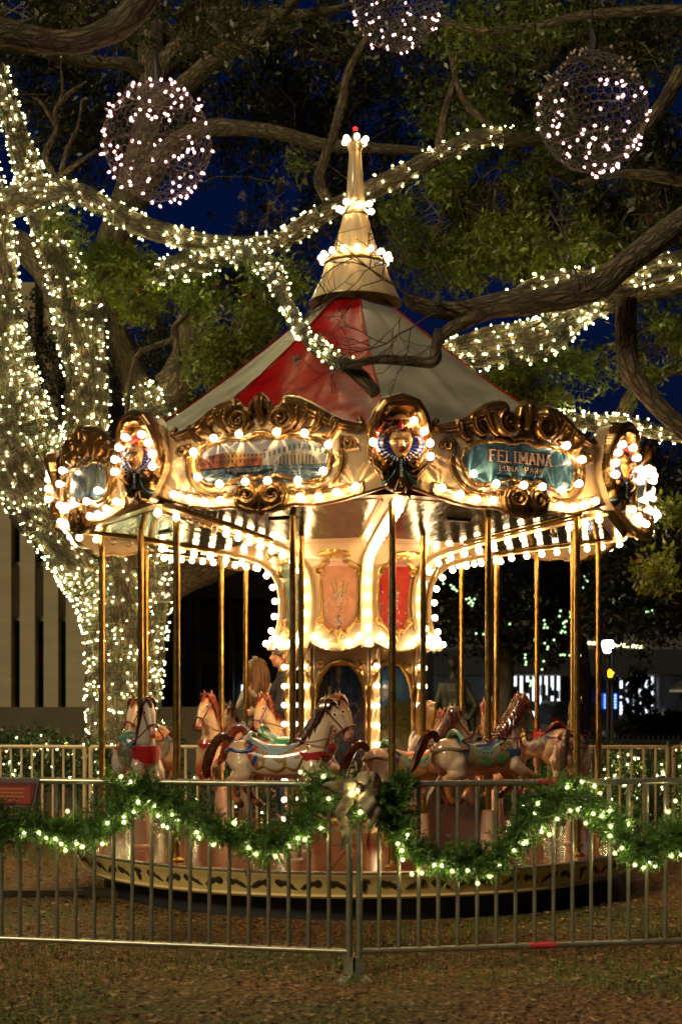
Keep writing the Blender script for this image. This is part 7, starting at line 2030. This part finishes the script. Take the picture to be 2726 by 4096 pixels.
shrub(1990, 2330, 3000, 3220, 14.8, 700, DG, 'shrubs with lights behind the violet blanketed horse', 'shrub', 22, 5, .06)
shrub(2390, 2560, 2985, 3290, 14.4, 700, (.035, .07, .015), 'bright green shrub with lights against the cream barrier', 'shrub', 34, 6, .06)
shrub(2600, 2790, 2985, 3290, 14.4, 800, (.035, .07, .015), 'light strewn shrub at the end of the cream barrier', 'shrub', 36, 7, .06)
shrub(1400, 1720, 3060, 3260, 14.9, 400, DG, 'low shrubs with lights behind the centre column', 'shrub', 12, 8, .055)
shrub(2480, 2800, 2872, 2960, 34, 900, (.018, .026, .010), 'dark hedge before the shop window', 'hedge', 0, 9, .16, 'hedge')
shrub(2505, 2590, 2690, 2870, 33, 55, (.020, .030, .012), 'feathery bamboo plant before the shop window', 'shrub', 0, 10, .22)
# scattered green-white lights in the street trees
FLm = glow('far_mini', (.55, 1.0, .40), .6)
fb = MB(); fb.ball((0, 0, 0), .020, 6, 4); fme = fb.mesh('mini_bulb', FLm)
def far_lights(label, pts, Y, seed):
    W = [P(1700 + x * .6543, 2200 + y * .6543, Y) for x, y in pts]
    t = thing('light_string', label, 'light string', tuple(W[0]), 0, 'pale green light strings in the street trees'); o = Vector(t.location)
    b = MB(); b.tube([p - o + Vector((0, .05, 0)) for p in W], .006, 3, False); b.build('wire', GREENWIRE, t)
    for p in W: link('mini_bulb', fme, t, p - o)
far_lights('cluster of pale green lights on the tree behind the pale bulb arch', [(110, 205), (155, 215), (172, 225), (180, 240), (192, 250), (165, 235), (250, 300), (268, 295), (280, 310), (265, 325), (285, 340), (300, 300), (275, 318), (290, 325)], 24, 1)
far_lights('sparse pale green lights among the poles right of the arch', [(310, 510), (355, 515), (375, 565), (515, 453), (670, 280), (677, 330), (672, 540), (668, 550), (728, 570), (745, 605), (785, 550), (748, 592)], 24, 2)
far_lights('pale green lights trailing down beside the statue', [(610, 640), (608, 660), (615, 685), (612, 700), (690, 645), (685, 670), (722, 680), (712, 730), (640, 800), (640, 830), (645, 815)], 24, 3)
far_lights('bright cluster of pale green lights between two brass poles', [(725, 430), (730, 455), (745, 475), (725, 475), (828, 505), (835, 495), (850, 440), (860, 435), (885, 380), (890, 395), (850, 470), (842, 448), (825, 372), (818, 405), (885, 410), (853, 502)], 24, 4)
far_lights('pale green lights in the tree over the lamp post', [(1085, 320), (1100, 320), (1115, 315), (1130, 325), (1140, 320), (1125, 335), (1100, 345), (1150, 335), (1185, 300), (1210, 300), (1080, 390), (1095, 395), (1120, 400), (1140, 390), (1110, 420), (1150, 410), (1165, 425), (1185, 425), (1130, 405)], 26, 5)
far_lights('few pale green lights high in the dark tree', [(972, 160), (975, 185), (990, 190), (965, 230), (1005, 425), (1020, 415)], 26, 6)
far_lights('row of pale green lights left of the lamp post', [(825, 642), (838, 640), (850, 642), (880, 645), (945, 645)], 26, 7)
far_lights('pale green lights in the farthest tree by the lawn edge', [(1345, 380), (1360, 375), (1385, 370), (1395, 378), (1340, 392), (1282, 372), (1355, 395), (1390, 385)], 24.5, 8)
# ------------------------------------------------------------------ hanging wire-net light balls
import bmesh
def net_mesh(sub, rz):
    bm = bmesh.new(); bmesh.ops.create_icosphere(bm, subdivisions=sub, radius=1.0)
    bm.faces.ensure_lookup_table()
    cen = np.array([f.calc_center_median().normalized()[:] for f in bm.faces]); E = np.array([[e.link_faces[0].index, e.link_faces[1].index] for e in bm.edges]); bm.free()
    g = np.random.default_rng(5); cen = cen * (1 + g.normal(0, .010, (len(cen), 1))) + g.normal(0, .006, cen.shape)
    # flattened barrel shape like a rolled net
    c = cen.copy(); k = np.hypot(c[:, 0], c[:, 1]); c[:, 2] *= rz; s = np.clip(1.10 - .10 * np.abs(cen[:, 2]) ** 2, .9, 1.1); c[:, 0] *= s; c[:, 1] *= s
    A = c[E[:, 0]]; B = c[E[:, 1]]; d = B - A; d /= np.linalg.norm(d, axis=1)[:, None]; nrm = (A + B) / 2; nrm /= np.linalg.norm(nrm, axis=1)[:, None]; sd = np.cross(d, nrm); r = .0044
    V = np.concatenate([np.stack([A + nrm * r, A - nrm * r * .5 + sd * r, A - nrm * r * .5 - sd * r, B + nrm * r, B - nrm * r * .5 + sd * r, B - nrm * r * .5 - sd * r], 1)]).reshape(-1, 3)
    n = len(E); base = (np.arange(n) * 6)[:, None, None]
    F = (base + np.array([[0, 1, 4, 3], [1, 2, 5, 4], [2, 0, 3, 5]])[None]).reshape(-1, 4)
    return V, F
NETM = mat('galvanised_wire', (.17, .14, .12), .45, .6, var=.3, vscale=10)
V_, F_ = net_mesh(4, 1.16)
def light_ball(px, py, Y, rpx, label, seed, lit, cord_to, n=125):
    c = P(px, py, Y); r = PX(rpx, Y); g = np.random.default_rng(seed)
    t = thing('light_ball', label, 'light ball', c, g.uniform(0, 3), 'wire net light balls hung from the oaks')
    link('wire_net', fast_mesh('wire_net', V_ * r, F_, NETM), t)
    for zc in (-.62, -.2, .3, .75):
        b = MB(); rr = r * math.sqrt(max(.05, 1 - zc * zc)) * 1.07; b.tube([(rr * math.cos(a), rr * math.sin(a), zc * r * 1.16 + .01 * math.sin(a * 3)) for a in np.linspace(0, 2 * math.pi, 37)], .0032, 4, False); b.build('light_wire', mat('brown_wire', (.05, .035, .025), .6), t)
    b = MB(); top = r * 1.16; b.tube([(0, 0, top - .01), (.01, 0, top + .08), (0, .01, top + .16)], [.02, .026, .012], 8); b.tube([(0, 0, top + .12), (0, 0, cord_to - c.z)], .006, 5); b.build('hanging_cord', mat('black_cord', (.012, .010, .010), .6), t)
    off = None
    for k in range(n):
        d = g.normal(0, 1, 3); d /= np.linalg.norm(d)
        if d[1] > .45 and k % 2: d[1] *= -1
        p = Vector((d[0] * 1.06 * r, d[1] * 1.06 * r, d[2] * 1.16 * r)); a = Euler((0, 0, -t.rotation_euler.z)).to_matrix()
        p = a @ p; on = lit(d[2], g.random())
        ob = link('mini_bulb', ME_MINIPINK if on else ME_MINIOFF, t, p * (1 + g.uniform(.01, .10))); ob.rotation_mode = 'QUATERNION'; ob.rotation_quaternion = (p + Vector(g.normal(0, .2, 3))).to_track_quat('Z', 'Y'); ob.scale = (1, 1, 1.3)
    return t
ME_MINIOFF = mini_mesh(mat('frosted_bulb', (.42, .34, .28), .25, 0, .5), .008)
light_ball(630, 570, 8.0, 196, 'egg shaped wire ball of rosy lights hanging under the dark overhead limb', 1, lambda z, r: r < .86, 6.6)
light_ball(1584, 10, 10.0, 158, 'wire ball of rosy lights cut by the upper edge, above the spire', 2, lambda z, r: r < .88, 7.6, 105)
light_ball(2367, 450, 8.0, 198, 'wire ball of lights whose upper half is dark, before the right oak foliage', 3, lambda z, r: z < .18 and r < .9, 6.6)
